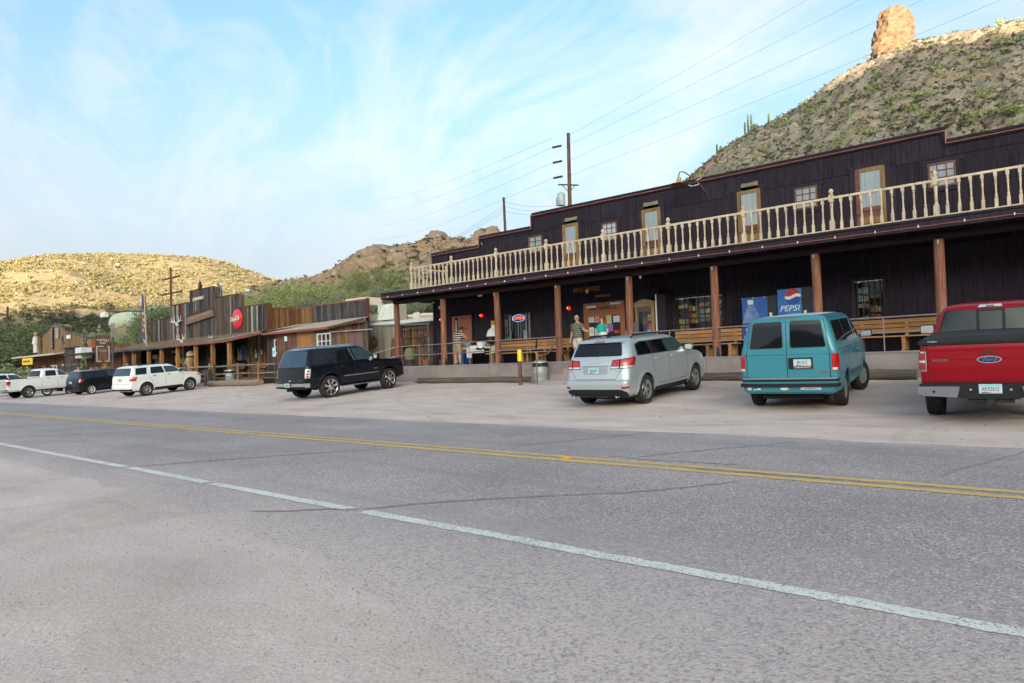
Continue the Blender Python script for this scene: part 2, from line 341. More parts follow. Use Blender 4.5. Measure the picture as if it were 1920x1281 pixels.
# road: near edge is broken and ragged, far edge melts into dust
xr = np.concatenate([-np.geomspace(1200, 31, 30), np.linspace(-30, 5, 900), np.geomspace(6, 500, 16)])
yr = np.array([0, .01, .04, .18, .5, 1.2, 2.4, 4.0, 6.0, 8.0, 8.25])
RX = np.zeros((len(xr), len(yr))); RY = RX*0; RZ = RX*0
for i, x in enumerate(xr):
    e = near_edge(x); far = 11.25 + .12*fbm(x, 1, .6, 9)
    for j, t in enumerate(yr):
        RX[i, j] = x; RY[i, j] = e + (far-e)*t/8.25; RZ[i, j] = .012 + .004*0
    RZ[i, 0] = -.012; RZ[i, 1] = -.011; RZ[i, 2] = -.009; RZ[i, 3] = .002; RZ[i, -1] = -.04
grid_obj('road', RX, RY, RZ, ROAD)
def linemat(name, c, thr):
    m = pmat(name, c, rough=.8, var=.07, scale=3, bump=.3, bscale=60); nt = m.node_tree; p = nt.nodes['Principled BSDF']
    src = p.inputs['Base Color'].links[0].from_socket; g = N(nt, 'ShaderNodeNewGeometry')
    v = N(nt, 'ShaderNodeTexVoronoi', inp={'Scale': 95}); L(nt, g.outputs['Position'], v.inputs['Vector'])
    n = N(nt, 'ShaderNodeTexNoise', inp={'Scale': 1.7, 'Detail': 6, 'Roughness': .7}); L(nt, g.outputs['Position'], n.inputs['Vector'])
    a = N(nt, 'ShaderNodeMath', operation='MULTIPLY_ADD'); L(nt, n.outputs[0], a.inputs[0]); a.inputs[1].default_value = 1.1; L(nt, v.outputs['Color'], a.inputs[2])
    r = N(nt, 'ShaderNodeValToRGB'); r.color_ramp.elements[0].position = thr; r.color_ramp.elements[1].position = min(1, thr+.09)
    s = N(nt, 'ShaderNodeMath', operation='MULTIPLY'); L(nt, a.outputs[0], s.inputs[0]); s.inputs[1].default_value = .6; L(nt, s.outputs[0], r.inputs[0])
    x = N(nt, 'ShaderNodeMix', data_type='RGBA'); L(nt, r.outputs[0], x.inputs[0]); L(nt, src, x.inputs[6]); x.inputs[7].default_value = (.29, .265, .275, 1); L(nt, x.outputs[2], p.inputs['Base Color']); return m
WHITE = linemat('white_line_paint', (.66, .645, .61), .74); YEL = linemat('yellow_line_paint', (.64, .41, .11), .72)
def strip(name, y0, wid, mat, z, gaps=(), x0=-300, x1=60, jag=.012):
    mb = MB(); x = x0; cuts = sorted(gaps); prev = None
    while x < x1:
        st = 4 if x < -60 else (.5 if x < -16 else .06)
        yy = y0 + .05*fbm(x, 2, .05, 3)*1; w = wid*(1+.05*fbm(x, 4, 2, 4)); j0 = jag*fbm(x, 5, 9, 3); j1 = jag*fbm(x, 6, 9, 3)
        cur = ((x, yy-w/2+j0, z), (x, yy+w/2+j1, z)); g = any(abs(x-c) < .05 for c in cuts)
        if prev and not g: mb.quad(prev[0], cur[0], cur[1], prev[1])
        prev = cur if not g else None; x += st
    return struct(name, mb, mat, fix=False)
strip('white_edge_line', 3.86, .13, WHITE, .0165, gaps=(-10.35, -7.9, -5.12))
strip('yellow_center_line', 7.32, .155, YEL, .0165, gaps=(-13.0,), jag=.022)
strip('yellow_center_line', 7.60, .14, YEL, .0165, gaps=(), jag=.022)
TAR = pmat('crack_sealant', (.275, .237, .243), rough=.85, var=.25, scale=20, bump=.2)
CRK = pmat('crack_dirt', (.27, .225, .20), rough=.95, var=.3, scale=30)
def crack(pts, w, mat, z=.0168, sub=14):
    mb = MB(); P = []
    w *= 1.7
    for a, b in zip(pts, pts[1:]):
        for k in range(sub): t = k/sub; P.append((a[0]+(b[0]-a[0])*t, a[1]+(b[1]-a[1])*t))
    P.append(pts[-1]); Q = []
    for i, (x, y) in enumerate(P):
        dx = P[min(i+1, len(P)-1)][0]-P[max(i-1, 0)][0]; dy = P[min(i+1, len(P)-1)][1]-P[max(i-1, 0)][1]; l = math.hypot(dx, dy) or 1; nx, ny = -dy/l, dx/l
        o = .05*fbm(x, y, 2.2, 11) + .012*fbm(x, y, 14, 12); ww = w*(.75+.5*noise.noise(Vector((x*5, y*5, 0)))) * (1 if 0 < i < len(P)-1 else .1)
        Q.append(((x+nx*(o-ww/2), y+ny*(o-ww/2), z), (x+nx*(o+ww/2), y+ny*(o+ww/2), z)))
    for a, b in zip(Q, Q[1:]): mb.quad(a[0], b[0], b[1], a[1])
    return mb
cm = MB()
for pts, w in [([(-5.95, 3.3), (-5.5, 3.62), (-5.12, 3.86)], .035)]: cm.merge(crack(pts, w, CRK))
struct('crack', cm, CRK, fix=False)
cm = MB()
for pts, w in [([(-5.1, 3.9), (-4.7, 4.6), (-4.0, 5.3), (-3.3, 6.0), (-2.8, 6.9)], .045), ([(-10.3, 3.95), (-9.9, 4.8), (-9.2, 6.1), (-8.5, 7.0)], .045), ([(-18.5, 3.9), (-17.6, 5.4), (-16.4, 7.1)], .05),
               ([(-4.6, 8.0), (-4.2, 8.9), (-3.3, 10.4)], .03), ([(-6.9, 8.2), (-6.4, 9.3), (-5.9, 10.9)], .03), ([(-1.2, 8.2), (-.95, 9.4), (-.6, 10.6)], .03), ([(-28, 4.2), (-26, 6.2), (-24, 7.2)], .06),
               ([(-5.0, 7.9), (-4.1, 7.88), (-3.2, 7.95)], .025), ([(-3.6, 7.43), (-2.4, 7.47), (-1.2, 7.42)], .02)]: cm.merge(crack(pts, w, TAR))
struct('crack_sealant', cm, TAR, fix=False)
rf = thing('road_stud', 'small amber reflector stuck between the two yellow centre lines', 'reflector', (-5.35, 7.45, .016)); 
obj('stud_body', MB().prism([(-5.40, .016), (-5.30, .016), (-5.32, .032), (-5.38, .032)], 7.40, 7.50), pmat('amber_plastic', (.8, .35, .03), .4), rf)
# pebbles and crumbs lying on the verge and along the broken asphalt edge
def scatter_stones():
    base = bpy.data.meshes.new('t'); bm = bmesh.new(); bmesh.ops.create_icosphere(bm, subdivisions=1, radius=1)
    V = np.array([v.co[:] for v in bm.verts]); F = np.array([[v.index for v in f.verts] for f in bm.faces]); bm.free(); bpy.data.meshes.remove(base)
    vs = []; fs = []; n = 0; rng = np.random.RandomState(3)
    for k in range(3600):
        if k < 1300: x = rng.uniform(-9, 1.5); y = near_edge(x) - abs(rng.normal(0, .35)) + .2; s = rng.uniform(.0025, .007)
        elif k < 2700: x = rng.uniform(-8, 1.5); y = rng.uniform(.7, 2.9); s = rng.uniform(.002, .007)
        else: x = rng.uniform(-45, 2); y = rng.uniform(11.4, 20.5); s = rng.uniform(.006, .02)
        if x > -2.2 and y > 3.4 and y < 11: continue
        z = gz(x, y); sc = np.array([s, s*rng.uniform(.6, 1), s*rng.uniform(.4, .7)]); a = rng.uniform(0, 6.3); c, q = math.cos(a), math.sin(a)
        P = V*sc*(1+rng.uniform(-.2, .2, V.shape)); P = np.stack([P[:, 0]*c-P[:, 1]*q, P[:, 0]*q+P[:, 1]*c, P[:, 2]], 1)+[x, y, z+s*.2+(.013 if 2.9 < y < 11 else .004)]
        vs.append(P); fs.append(F+n); n += len(V)
    mb = MB(); mb.v = np.concatenate(vs).tolist(); mb.f = np.concatenate(fs).tolist(); return mb
struct('gravel', scatter_stones(), pmat('gravel_stone', (.46, .39, .35), .9, c2=(.19, .165, .16), scale=60), kind='stuff', fix=False)

# ------------------------------------------------------------------ hills
def hillmat(name, lo, mid, hi, rock, rthr=(.5, .62), con=(.62, 1.2)):
    m = bpy.data.materials.new(name); m.use_nodes = True; nt = m.node_tree; p = nt.nodes['Principled BSDF']; p.inputs['Roughness'].default_value = .95; p.inputs['Specular IOR Level'].default_value = .1
    g = N(nt, 'ShaderNodeNewGeometry')
    def nz(s, d=8, r=.6, st=(1, 1, 1)):
        mp = N(nt, 'ShaderNodeMapping'); L(nt, g.outputs['Position'], mp.inputs[0]); mp.inputs['Scale'].default_value = st
        n = N(nt, 'ShaderNodeTexNoise', inp={'Scale': s, 'Detail': d, 'Roughness': r}); L(nt, mp.outputs[0], n.inputs['Vector']); return n.outputs[0]
    r = N(nt, 'ShaderNodeValToRGB'); cr = r.color_ramp; cr.elements.new(.5)
    for el, (q, c) in zip(cr.elements, ((.3, lo), (.5, mid), (.7, hi))): el.position = q; el.color = (*c, 1)
    L(nt, nz(.35, 10, .72), r.inputs[0])
    r2 = N(nt, 'ShaderNodeValToRGB'); r2.color_ramp.elements[0].position, r2.color_ramp.elements[1].position = rthr; L(nt, nz(.045, 8, .65, (1, 1, 2.5)), r2.inputs[0])
    x = N(nt, 'ShaderNodeMix', data_type='RGBA'); L(nt, r2.outputs[0], x.inputs[0]); L(nt, r.outputs[0], x.inputs[6]); x.inputs[7].default_value = (*rock, 1)
    r3 = N(nt, 'ShaderNodeValToRGB'); r3.color_ramp.elements[0].position = .35; r3.color_ramp.elements[1].position = .65; r3.color_ramp.elements[0].color = (con[0],)*3+(1,); r3.color_ramp.elements[1].color = (con[1],)*3+(1,); L(nt, nz(1.8, 6, .75, (1, 1, 1.6)), r3.inputs[0])
    y = N(nt, 'ShaderNodeMix', data_type='RGBA'); y.blend_type = 'MULTIPLY'; y.inputs[0].default_value = 1; L(nt, x.outputs[2], y.inputs[6]); L(nt, r3.outputs[0], y.inputs[7]); L(nt, y.outputs[2], p.inputs['Base Color'])
    b = N(nt, 'ShaderNodeBump', inp={'Strength': 1, 'Distance': .6}); L(nt, nz(.8, 8, .75), b.inputs['Height']); L(nt, b.outputs[0], p.inputs['Normal']); return m
T = math.tan
def polar(a, r): return (-r*math.sin(R(a)), r*math.cos(R(a)))
def hill(name, az, rs, zf, mat):
    X = np.zeros((len(az), len(rs))); Y = X*0; Z = X*0
    for i, a in enumerate(az):
        for j, r in enumerate(rs):
            X[i, j], Y[i, j] = polar(a, r); k = float(sstep(26, 50, Y[i, j])); Z[i, j] = zf(a, r)*k + (gz(X[i, j], Y[i, j])-.6)*(1-k)
    return grid_obj(name, X, Y, Z, mat), X, Y, Z
# far sunlit hill on the left
LA = [0, 40, 52, 58.6, 59.6, 61, 62.7, 64.2, 67.5, 70.9, 73.1, 75, 76.8, 80, 90, 110, 130]
LE = [0, 2, 4.5, 6.9, 7.15, 7.7, 8.2, 8.4, 8.45, 8.5, 8.4, 8.1, 7.6, 6.8, 7.4, 6.0, 1]
def zleft(a, r):
    e = np.interp(a, LA, LE); pk = 450*T(R(e))
    t = np.interp(r, [150, 190, 270, 330, 390, 430, 450, 480, 600, 800], [0, .05, .30, .62, .86, .97, 1, .97, .5, 0])
    x, y = polar(a, r); n = noise.hetero_terrain(Vector((x*.018, y*.018, 3)), .9, 2.1, 7, .6)*2.6 - 2.4
    gul = 3.2*noise.ridged_multi_fractal(Vector((x*.012+3, y*.012, 8)), .9, 2.1, 5, .9, 2)
    return 1.3 + pk*t + (n*.7 + (gul-3)*.9)*min(1, t*1.5)*(1-.85*math.exp(-((r-450)/35)**2)) + .5*fbm(x, y, .25, 4)
HL, HLX, HLY, HLZ = hill('hill', np.linspace(45, 125, 330), np.concatenate([np.linspace(150, 470, 150), np.linspace(480, 800, 14)]), zleft,
    hillmat('sunlit_hill_ground', (.25, .195, .12), (.30, .24, .15), (.35, .285, .18), (.30, .23, .155), (.56, .66), (.8, 1.1)))
# middle rocky hill
MA = [36, 37.8, 40.7, 41.2, 42.1, 42.4, 44.7, 45.4, 46, 46.5, 48, 49.4, 50.5, 51.6, 52.0, 52.8, 53.7, 54.5, 55.4, 56.5, 58.1, 59, 62, 66, 72, 80]
ME = [9.9, 10.2, 10.4, 10.6, 10.6, 10.4, 10.3, 10.2, 10.3, 10.2, 9.8, 9.8, 9.6, 9.2, 9.0, 8.9, 8.6, 8.0, 7.5, 7.1, 6.8, 6.5, 5.4, 4.2, 3.6, 2.0]
def zmid(a, r):
    e = np.interp(a, MA, ME); e = e if a > 36 else np.interp(a, [10, 20, 36], [3, 7, 10.2]); pr = 125; pk = pr*T(R(e))
    t = np.interp(r, [48, 60, 80, 100, 116, pr, 135, 175, 230], [0, .10, .30, .56, .90, 1, .97, .6, .0])
    x, y = polar(a, r); rk = sstep(.3, .7, t)*(1 if 40 < a < 57 else .5)
    cell = noise.voronoi(Vector((x*.16, y*.16, t*3)))[0]; n = (cell[1]-cell[0])*3.4*rk + 1.6*fbm(x, y, .12, 5)*min(1, t*3)
    n += .45*noise.ridged_multi_fractal(Vector((x*.09, y*.09, 1)), .8, 2.1, 5, .9, 2)*rk - .6*rk
    k = 1-.55*math.exp(-((r-pr)/7)**2)
    return 1.2 + pk*t + n*k
HM, HMX, HMY, HMZ = hill('rocky_hill', np.linspace(18, 84, 300), np.concatenate([np.linspace(48, 132, 130), np.linspace(136, 230, 14)]), zmid,
    hillmat('rocky_hill_ground', (.15, .125, .09), (.29, .235, .18), (.41, .335, .26), (.44, .29, .19), (.42, .54)))
# big hill on the right
RA = [-60, -30, -10, 0, 2.1, 4.2, 6.3, 8.4, 11, 12.5, 14, 16.3, 19.1, 21.1, 23.2, 25.2, 25.8, 30, 36, 42, 50]
RE = [9, 15, 19, 20.8, 21.0, 21.2, 21.3, 21.5, 20.9, 20.6, 20.0, 18.7, 17.4, 16.8, 15.7, 14.3, 13.9, 11, 7, 4, 0]
def zright(a, r):
    e = np.interp(a, RA, RE); pr = 150; pk = pr*T(R(e))
    t = np.interp(r, [34, 44, 70, 100, 130, 145, pr, 160, 200, 280], [0, .04, .26, .54, .83, .97, 1, .98, .7, 0])
    x, y = polar(a, r); n = 1.8*fbm(x, y, .05, 7) + .9*fbm(x, y, .22, 8) + .35*fbm(x, y, .9, 3) - .8*abs(fbm(x+y*.2, r*.25, .07, 5))*2
    z = 1.2 + pk*t; band = math.exp(-((z+3.5*fbm(x, y, .02, 2)-21)/2.3)**2)*(1 if a > 8 else .3)
    led = noise.ridged_multi_fractal(Vector((x*.11, y*.11, z*.35)), .8, 2.2, 5, .9, 2)
    k = 1-.75*math.exp(-((r-pr)/9)**2)
    return z + (n*min(1, t*4) + band*(led-1.0)*1.7)*k
HR, HRX, HRY, HRZ = hill('steep_hill', np.linspace(-42, 50, 420), np.concatenate([np.linspace(34, 156, 200), np.linspace(160, 280, 14)]), zright,
    hillmat('steep_hill_ground', (.20, .165, .12), (.35, .295, .225), (.45, .385, .305), (.45, .30, .205), (.54, .64)))
# ridge behind the photographer; it hides the low sun from the street
w_ax = Vector((.80, .60, 0)); l_ax = Vector((-.60, .80, 0))
ws = np.linspace(-1500, 1500, 260); ds = np.linspace(330, 1100, 40); X = np.zeros((len(ws), len(ds))); Y = X*0; Z = X*0
for i, w in enumerate(ws):
    H = float(np.interp(w, [-1500, -700, -420, -300, -200, -120, -30, 40, 66, 100, 160, 260, 420, 800, 1500], [50, 84, 94, 98, 104, 118, 126, 131, 129, 122, 122, 122, 116, 110, 60]))
    for j, dd in enumerate(ds):
        p = w_ax*w - l_ax*dd; t = float(np.interp(dd, [330, 430, 560, 640, 680, 1100], [0, .12, .62, 1, .97, .1]))
        X[i, j], Y[i, j] = p.x, p.y; Z[i, j] = -2 + H*t*(1+.03*fbm(w, 0, .008, 3)) + 8*fbm(p.x, p.y, .012, 4)*min(1, t*2)*(1-t*.85)
grid_obj('ridge', X, Y, Z, hillmat('shaded_ridge_ground', (.14, .11, .08), (.24, .19, .14), (.34, .27, .2), (.38, .26, .18)))
# rock pinnacle on the skyline
def pinnacle():
    bx, by = polar(9.7, 149); zb = 1.3+150*T(R(20.6)); H = 150*T(R(23.7))-150*T(R(20.6)); mb = MB(); n = 56; m = 44; vs = []
    rtd = Vector((math.cos(R(9.7)), math.sin(R(9.7)), 0)); fwd = Vector((-math.sin(R(9.7)), math.cos(R(9.7)), 0))
    prof = lambda t: np.interp(t, [-.35, 0, .1, .35, .5, .7, .8, .92, 1.0], [4.9, 4.3, 3.95, 3.6, 3.4, 3.1, 2.95, 2.35, 1.2])
    off = lambda t: np.interp(t, [0, .3, .6, .8, 1], [0, -.2, -.15, .05, .15])
    for i in range(m+1):
        t = -.35 + 1.35*i/m
        for k in range(n):
            a = 2*math.pi*k/n; c, s = math.cos(a), math.sin(a); q = Vector((c*2, s*2, t*4.5))
            cell = noise.voronoi(q*1.1+Vector((4, 1, 2)))[0]
            rr = prof(t)*(1 + .16*noise.noise(q*.55) + .15*noise.fractal(q*1.7, .55, 2.1, 6)) - .55*max(0, .22-(cell[1]-cell[0]))*2 + .16*math.sin(t*38+3*noise.noise(q))
            p = rtd*(rr*c+off(t)) + fwd*(rr*s*.85); vs.append((bx+p.x, by+p.y, zb+t*H*(1+.05*noise.noise(Vector((c*1.5, s*1.5, 9)))*(t > .7))))
    fs = [(i*n+k, i*n+(k+1) % n, (i+1)*n+(k+1) % n, (i+1)*n+k) for i in range(m) for k in range(n)] + [tuple(range(m*n, m*n+n))]
    mb.add(vs, fs); return mb
pm = pmat('pinnacle_rock', (.27, .18, .105), .95, c2=(.12, .072, .045), scale=1.1, detail=10, bump=1, bscale=3.5, stretch=(1, 1, 2.2))
struct('rock_pinnacle', pinnacle(), pm, smooth=60)
BOUL = [(46.0, 10.9, 1.9), (45.2, 10.5, 1.2), (41.6, 11.0, 2.4), (51.4, 9.5, 2.8), (50.6, 9.8, 2.3), (51.3, 8.9, 2.4), (50.2, 9.0, 2.0), (49.2, 9.2, 1.8)]
rb_ = random.Random(8)
for _ in range(20): a_ = rb_.uniform(40.5, 52); BOUL.append((a_, float(np.interp(a_, [40, 46, 52], [10.6, 10.4, 9.0]))-rb_.uniform(.4, 3.6), rb_.uniform(.5, 1.5)))
for (a, e, s) in BOUL:
    r0 = 124
    for rr_ in np.arange(70, 125, 1.5):
        if zmid(a, rr_) >= 1.3+rr_*T(R(e)): r0 = rr_; break
    x, y = polar(a, r0); z = 1.3+r0*T(R(e)); mb = MB(); vs = []; n = 20; m = 12
    for i in range(m+1):
        for k in range(n):
            t = math.pi*i/m; q = Vector((math.sin(t)*math.cos(2*math.pi*k/n), math.sin(t)*math.sin(2*math.pi*k/n), math.cos(t)))
            cell = noise.voronoi(q*1.4+Vector((a, e, 0)))[0]; r = s*(1+.22*noise.fractal(q*1.3+Vector((a, 0, 0)), .7, 2, 4)-.3*max(0, .3-(cell[1]-cell[0])))
            vs.append((x+q.x*r*1.25, y+q.y*r, z+q.z*r*.85-.5*s))
    mb.add(vs, [(i*n+k, (i+1)*n+k, (i+1)*n+(k+1) % n, i*n+(k+1) % n) for i in range(m) for k in range(n)])
    o = struct('boulder', mb, pmat('red_boulder_rock', (.40, .27, .18), .95, c2=(.20, .13, .09), scale=.9, detail=9, bump=1, bscale=3), smooth=50)
# slabs of pale rock on the left flank of the middle hill
for (a0, a1, e0, e1) in [(56.7, 52.6, 6.6, 8.7)]:
    mb = MB(); vs = []; n = 26; m = 12
    for i in range(n):
        for j in range(m):
            a = a0+(a1-a0)*i/(n-1); u = j/(m-1); e = np.interp(a, MA[::1], ME)
            r = 122-16*u; x, y = polar(a, r); zz = 1.3+r*T(R(e-.15-2.5*u)) + .35*fbm(x, y, .5, 3) + .9*math.sin(u*3.1); vs.append((x, y, zz))
    mb.add(vs, [(i*m+j, (i+1)*m+j, (i+1)*m+j+1, i*m+j+1) for i in range(n-1) for j in range(m-1)])
    struct('rock_slab', mb, pmat('pale_slab_rock', (.42, .34, .25), .95, c2=(.27, .24, .17), scale=.5, detail=9, bump=1, bscale=2.5), smooth=50)

# ------------------------------------------------------------------ vegetation
def folmat(name, c, c2):
    m = pmat(name, c, rough=.75, c2=c2, scale=1.3, ranvar=.18, detail=4, spec=.2); return m
F_MESQ = folmat('mesquite_leaves', (.25, .29, .15), (.13, .16, .08)); F_PALO = folmat('palo_verde_leaves', (.35, .365, .16), (.19, .215, .09))
F_GREY = folmat('grey_green_leaves', (.22, .24, .155), (.11, .125, .08)); BARK = pmat('tree_bark', (.16, .12, .09), .95, var=.3, scale=8, bump=.6)
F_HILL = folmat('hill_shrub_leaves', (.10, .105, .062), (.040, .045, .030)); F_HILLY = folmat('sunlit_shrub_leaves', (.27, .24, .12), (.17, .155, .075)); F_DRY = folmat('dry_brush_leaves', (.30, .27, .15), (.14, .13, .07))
def leaf_cloud(centers, radii, nleaf, size, rng, squash=.8, hollow=.55):
    """numpy quads spread in blobs"""
    C = np.repeat(np.array(centers), nleaf, 0); Rr = np.repeat(np.array(radii), nleaf)
    n = len(C); d = rng.normal(size=(n, 3)); d /= np.linalg.norm(d, axis=1)[:, None]
    P = C + d*(Rr*(hollow+(1-hollow)*rng.uniform(0, 1.15, n)))[:, None]*[1, 1, squash]
    a = rng.normal(size=(n, 3)); a /= np.linalg.norm(a, axis=1)[:, None]; b = np.cross(a, rng.normal(size=(n, 3))); b /= np.linalg.norm(b, axis=1)[:, None]
    s = (size*rng.uniform(.5, 1.4, n))[:, None]; V = np.stack([P-a*s, P-b*s*.45, P+a*s, P+b*s*.45], 1).reshape(-1, 3)
    return V, np.arange(4*n).reshape(-1, 4)
def npmesh(name, V, F, mat):
    me = bpy.data.meshes.new(name); k = F.shape[1]; me.vertices.add(len(V)); me.vertices.foreach_set('co', V.ravel()); me.loops.add(F.size); me.loops.foreach_set('vertex_index', F.ravel().astype(np.int32))
    me.polygons.add(len(F)); me.polygons.foreach_set('loop_start', np.arange(0, F.size, k, dtype=np.int32)); me.polygons.foreach_set('loop_total', np.full(len(F), k, np.int32)); me.update(); me.validate(); me.materials.append(mat); return me
def tree_meshes(seed, w, h, nb, nl, ls, fol, lean=.2):
    rng = np.random.RandomState(seed); cs = []; rs = []; tb = MB()
    tb.tube([(0, 0, -.4), (.05*w, 0, h*.18), (.02*w, .04*w, h*.34)], [.045*h, .032*h, .026*h], 7)
    for k in range(nb):
        a = rng.uniform(0, 6.28); rr = w*.42*math.sqrt(rng.uniform(0, 1)); z = h*(.34+.52*rng.uniform(0, 1)*(1-(rr/w)**2*.9)); c = (rr*math.cos(a), rr*math.sin(a), z)
        cs.append(c); rs.append(h*rng.uniform(.11, .21))
        if k % 3 == 0: tb.tube([(.02*w, .04*w, h*.28), (c[0]*.45, c[1]*.45, z*.62), (c[0]*.95, c[1]*.95, z*1.02)], [.018*h, .011*h, .003*h], 5)
    V, F = leaf_cloud(cs, rs, nl, ls, rng); fm = npmesh('crown', V, F, fol)
    me = bpy.data.meshes.new('trunk'); me.from_pydata(tb.v, [], tb.f); me.materials.append(BARK); me.polygons.foreach_set('use_smooth', [True]*len(me.polygons)); return fm, me
TM = [tree_meshes(1, 8, 5, 60, 330, .075, F_MESQ), tree_meshes(2, 7, 5.5, 54, 330, .075, F_PALO), tree_meshes(3, 9, 5, 60, 330, .075, F_GREY), tree_meshes(4, 6.5, 6.5, 58, 330, .08, F_MESQ), tree_meshes(5, 8, 4.6, 54, 330, .07, F_PALO)]
def tree(k, x, y, z, s, label, rz=0):
    t = thing('desert_tree', label, 'tree', (x, y, z), rz, 'desert trees behind the buildings'); s *= .86; t.scale = (s, s, s*.92)
    inst('trunk', TM[k][1], t, (0, 0, 0)); inst('crown', TM[k][0], t, (0, 0, 0)); return t
def hz_at(zf, a, r): return zf(a, r)
# (az, r, kind, scale, label)
TREES = [(77.2, 116, 0, 2.1, 'large dark green mesquite tree at the left edge, left of the gabled museum shed'),
 (76.2, 112, 3, 1.7, 'tall dark green tree behind the white pickup cab, left of the gabled shed'),
 (73.6, 120, 2, 1.6, 'grey green tree rising behind the left slope of the gabled shed'),
 (79.0, 140, 2, 2.6, 'grey green tree cut by the left edge of the photo above the white wagon'),
 (71.6, 118, 3, 1.45, 'dark upright tree behind the peak of the gabled shed'),
 (70.2, 110, 1, 1.35, 'yellow green tree behind the right slope of the gabled shed'),
 (69.0, 96, 4, 1.5, 'bright green tree directly behind the brown hanging town sign'),
 (68.0, 84, 0, 1.35, 'mid green tree with bare curved branches left of the flagpole'),
 (67.2, 92, 3, 1.5, 'dark tree behind the foot of the flag'),
 (66.2, 88, 3, 1.75, 'tall dark spiky tree between the flag and the wooden false front'),
 (65.2, 100, 0, 1.3, 'dark green tree showing just left of the utility pole with crossarms'),
 (60.0, 74, 1, 1.15, 'pale green palo verde peeping over the right shoulder of the wooden false front'),
 (58.7, 78, 4, 1.35, 'bushy yellow green palo verde left of the lone saguaro on the skyline'),
 (57.4, 74, 1, 1.4, 'large round palo verde over the middle of the grey plank parapet'),
 (56.0, 80, 4, 1.3, 'palo verde with a tangle of twigs above the grey plank parapet'),
 (54.8, 72, 2, 1.25, 'grey twiggy tree with pale glints behind the plank parapet end'),
 (53.4, 76, 1, 1.35, 'bright green palo verde above the rooftop cooler'),
 (52.0, 70, 4, 1.3, 'palo verde just left of the dark porch roof corner'),
 (50.6, 74, 1, 1.4, 'tall pale green tree seen behind the corner of the balcony railing'),
 (49.2, 70, 0, 1.2, 'dark tree seen under the porch roof left of the dark store'),
 (52.6, 60, 0, .95, 'low dark green tree behind the cream roof and cooler'),
 (48.0, 66, 2, 1.3, 'grey green tree behind the left side of the balcony'),
 (63.2, 84, 2, 1.0, 'low shrubby tree hidden behind the top step of the false front'),
 (61.5, 92, 1, 1.1, 'green tree on the slope right of the satellite dish')]
for i, (a, r, k, s, lb) in enumerate(TREES):
    x, y = polar(a, r); z = max(gz(x, y), (zmid(a, r) if a < 66 else 1.3)) - .3; 
    if a > 66: z = 1.0
    tree(k, x, y, z, s, lb, i*1.3)
# mass of brush on the plain and lower slopes
rng = np.random.RandomState(11)
def brush(name, pts, sizes, fol, nb, nl, ls, sq=.65):
    VV = []; FF = []; n = 0
    for (x, y, z), s in zip(pts, sizes):
        cs = [(x+rng.normal(0, s*.35), y+rng.normal(0, s*.35), z+s*.35*rng.uniform(.3, 1.2)) for _ in range(nb)]
        V, F = leaf_cloud(cs, [s*.38]*nb, nl, ls*s, rng, sq, .3); VV.append(V); FF.append(F+n); n += len(V)
    me = npmesh(name, np.concatenate(VV), np.concatenate(FF), fol); o = bpy.data.objects.new(name, me); COL.objects.link(o); o['kind'] = 'stuff'; return o
def pick(n, X, Y, Z, amin, amax, imin, imax, dens=None, dz=0):
    o = []; A = X.shape[0]; naz = A; 
    while len(o) < n:
        i = rng.uniform(amin, amax)*(naz-1); j = rng.uniform(imin, imax); i0, j0 = int(i), int(j); fx, fy = i-i0, j-j0
        if i0 >= naz-1 or j0 >= X.shape[1]-1: continue
        f = lambda M: M[i0, j0]*(1-fx)*(1-fy)+M[i0+1, j0]*fx*(1-fy)+M[i0, j0+1]*(1-fx)*fy+M[i0+1, j0+1]*fx*fy
        x, y, z = f(X), f(Y), f(Z)
        if dens and noise.noise(Vector((x*.06, y*.06, 5)))*.9+rng.uniform(-.5, .5) < dens: continue
        o.append((x, y, z+dz))
    return o
p = pick(5600, HRX, HRY, HRZ, .46, .84, 40, 208, -.15); brush('hillside_brush', p, rng.uniform(.3, .85, len(p)), F_HILL, 2, 16, .17)
p = pick(260, HRX, HRY, HRZ, .46, .84, 40, 208, .05); brush('hillside_brush', p, rng.uniform(.9, 2.1, len(p)), F_PALO, 3, 60, .085)
p = pick(3400, HRX, HRY, HRZ, .46, .84, 40, 208, -.2); brush('hillside_brush', p, rng.uniform(.25, .7, len(p)), F_DRY, 2, 14, .18)
p = pick(2600, HMX, HMY, HMZ, .25, .66, 15, 140, -.05); brush('rocky_hill_brush', p, rng.uniform(.3, 1.0, len(p)), F_HILL, 2, 20, .16)
p = pick(520, HMX, HMY, HMZ, .25, .66, 5, 62, -.1); brush('rocky_hill_brush', p, rng.uniform(.9, 2.0, len(p)), F_PALO, 3, 70, .08)
p = pick(7000, HLX, HLY, HLZ, .12, .42, 58, 158, -.25); brush('far_hill_brush', p, rng.uniform(.8, 2.1, len(p)), F_HILLY, 2, 12, .22)
p = pick(1500, HLX, HLY, HLZ, .10, .42, 2, 60, -.3); brush('plain_brush', p, rng.uniform(1.4, 3.0, len(p)), F_HILL, 3, 30, .13)
p = [(*polar(a, r), .7) for a, r in zip(rng.uniform(57, 79, 420), rng.uniform(92, 150, 420))]; brush('plain_brush', p, rng.uniform(2, 3.6, len(p)), F_MESQ, 4, 120, .06, .8)
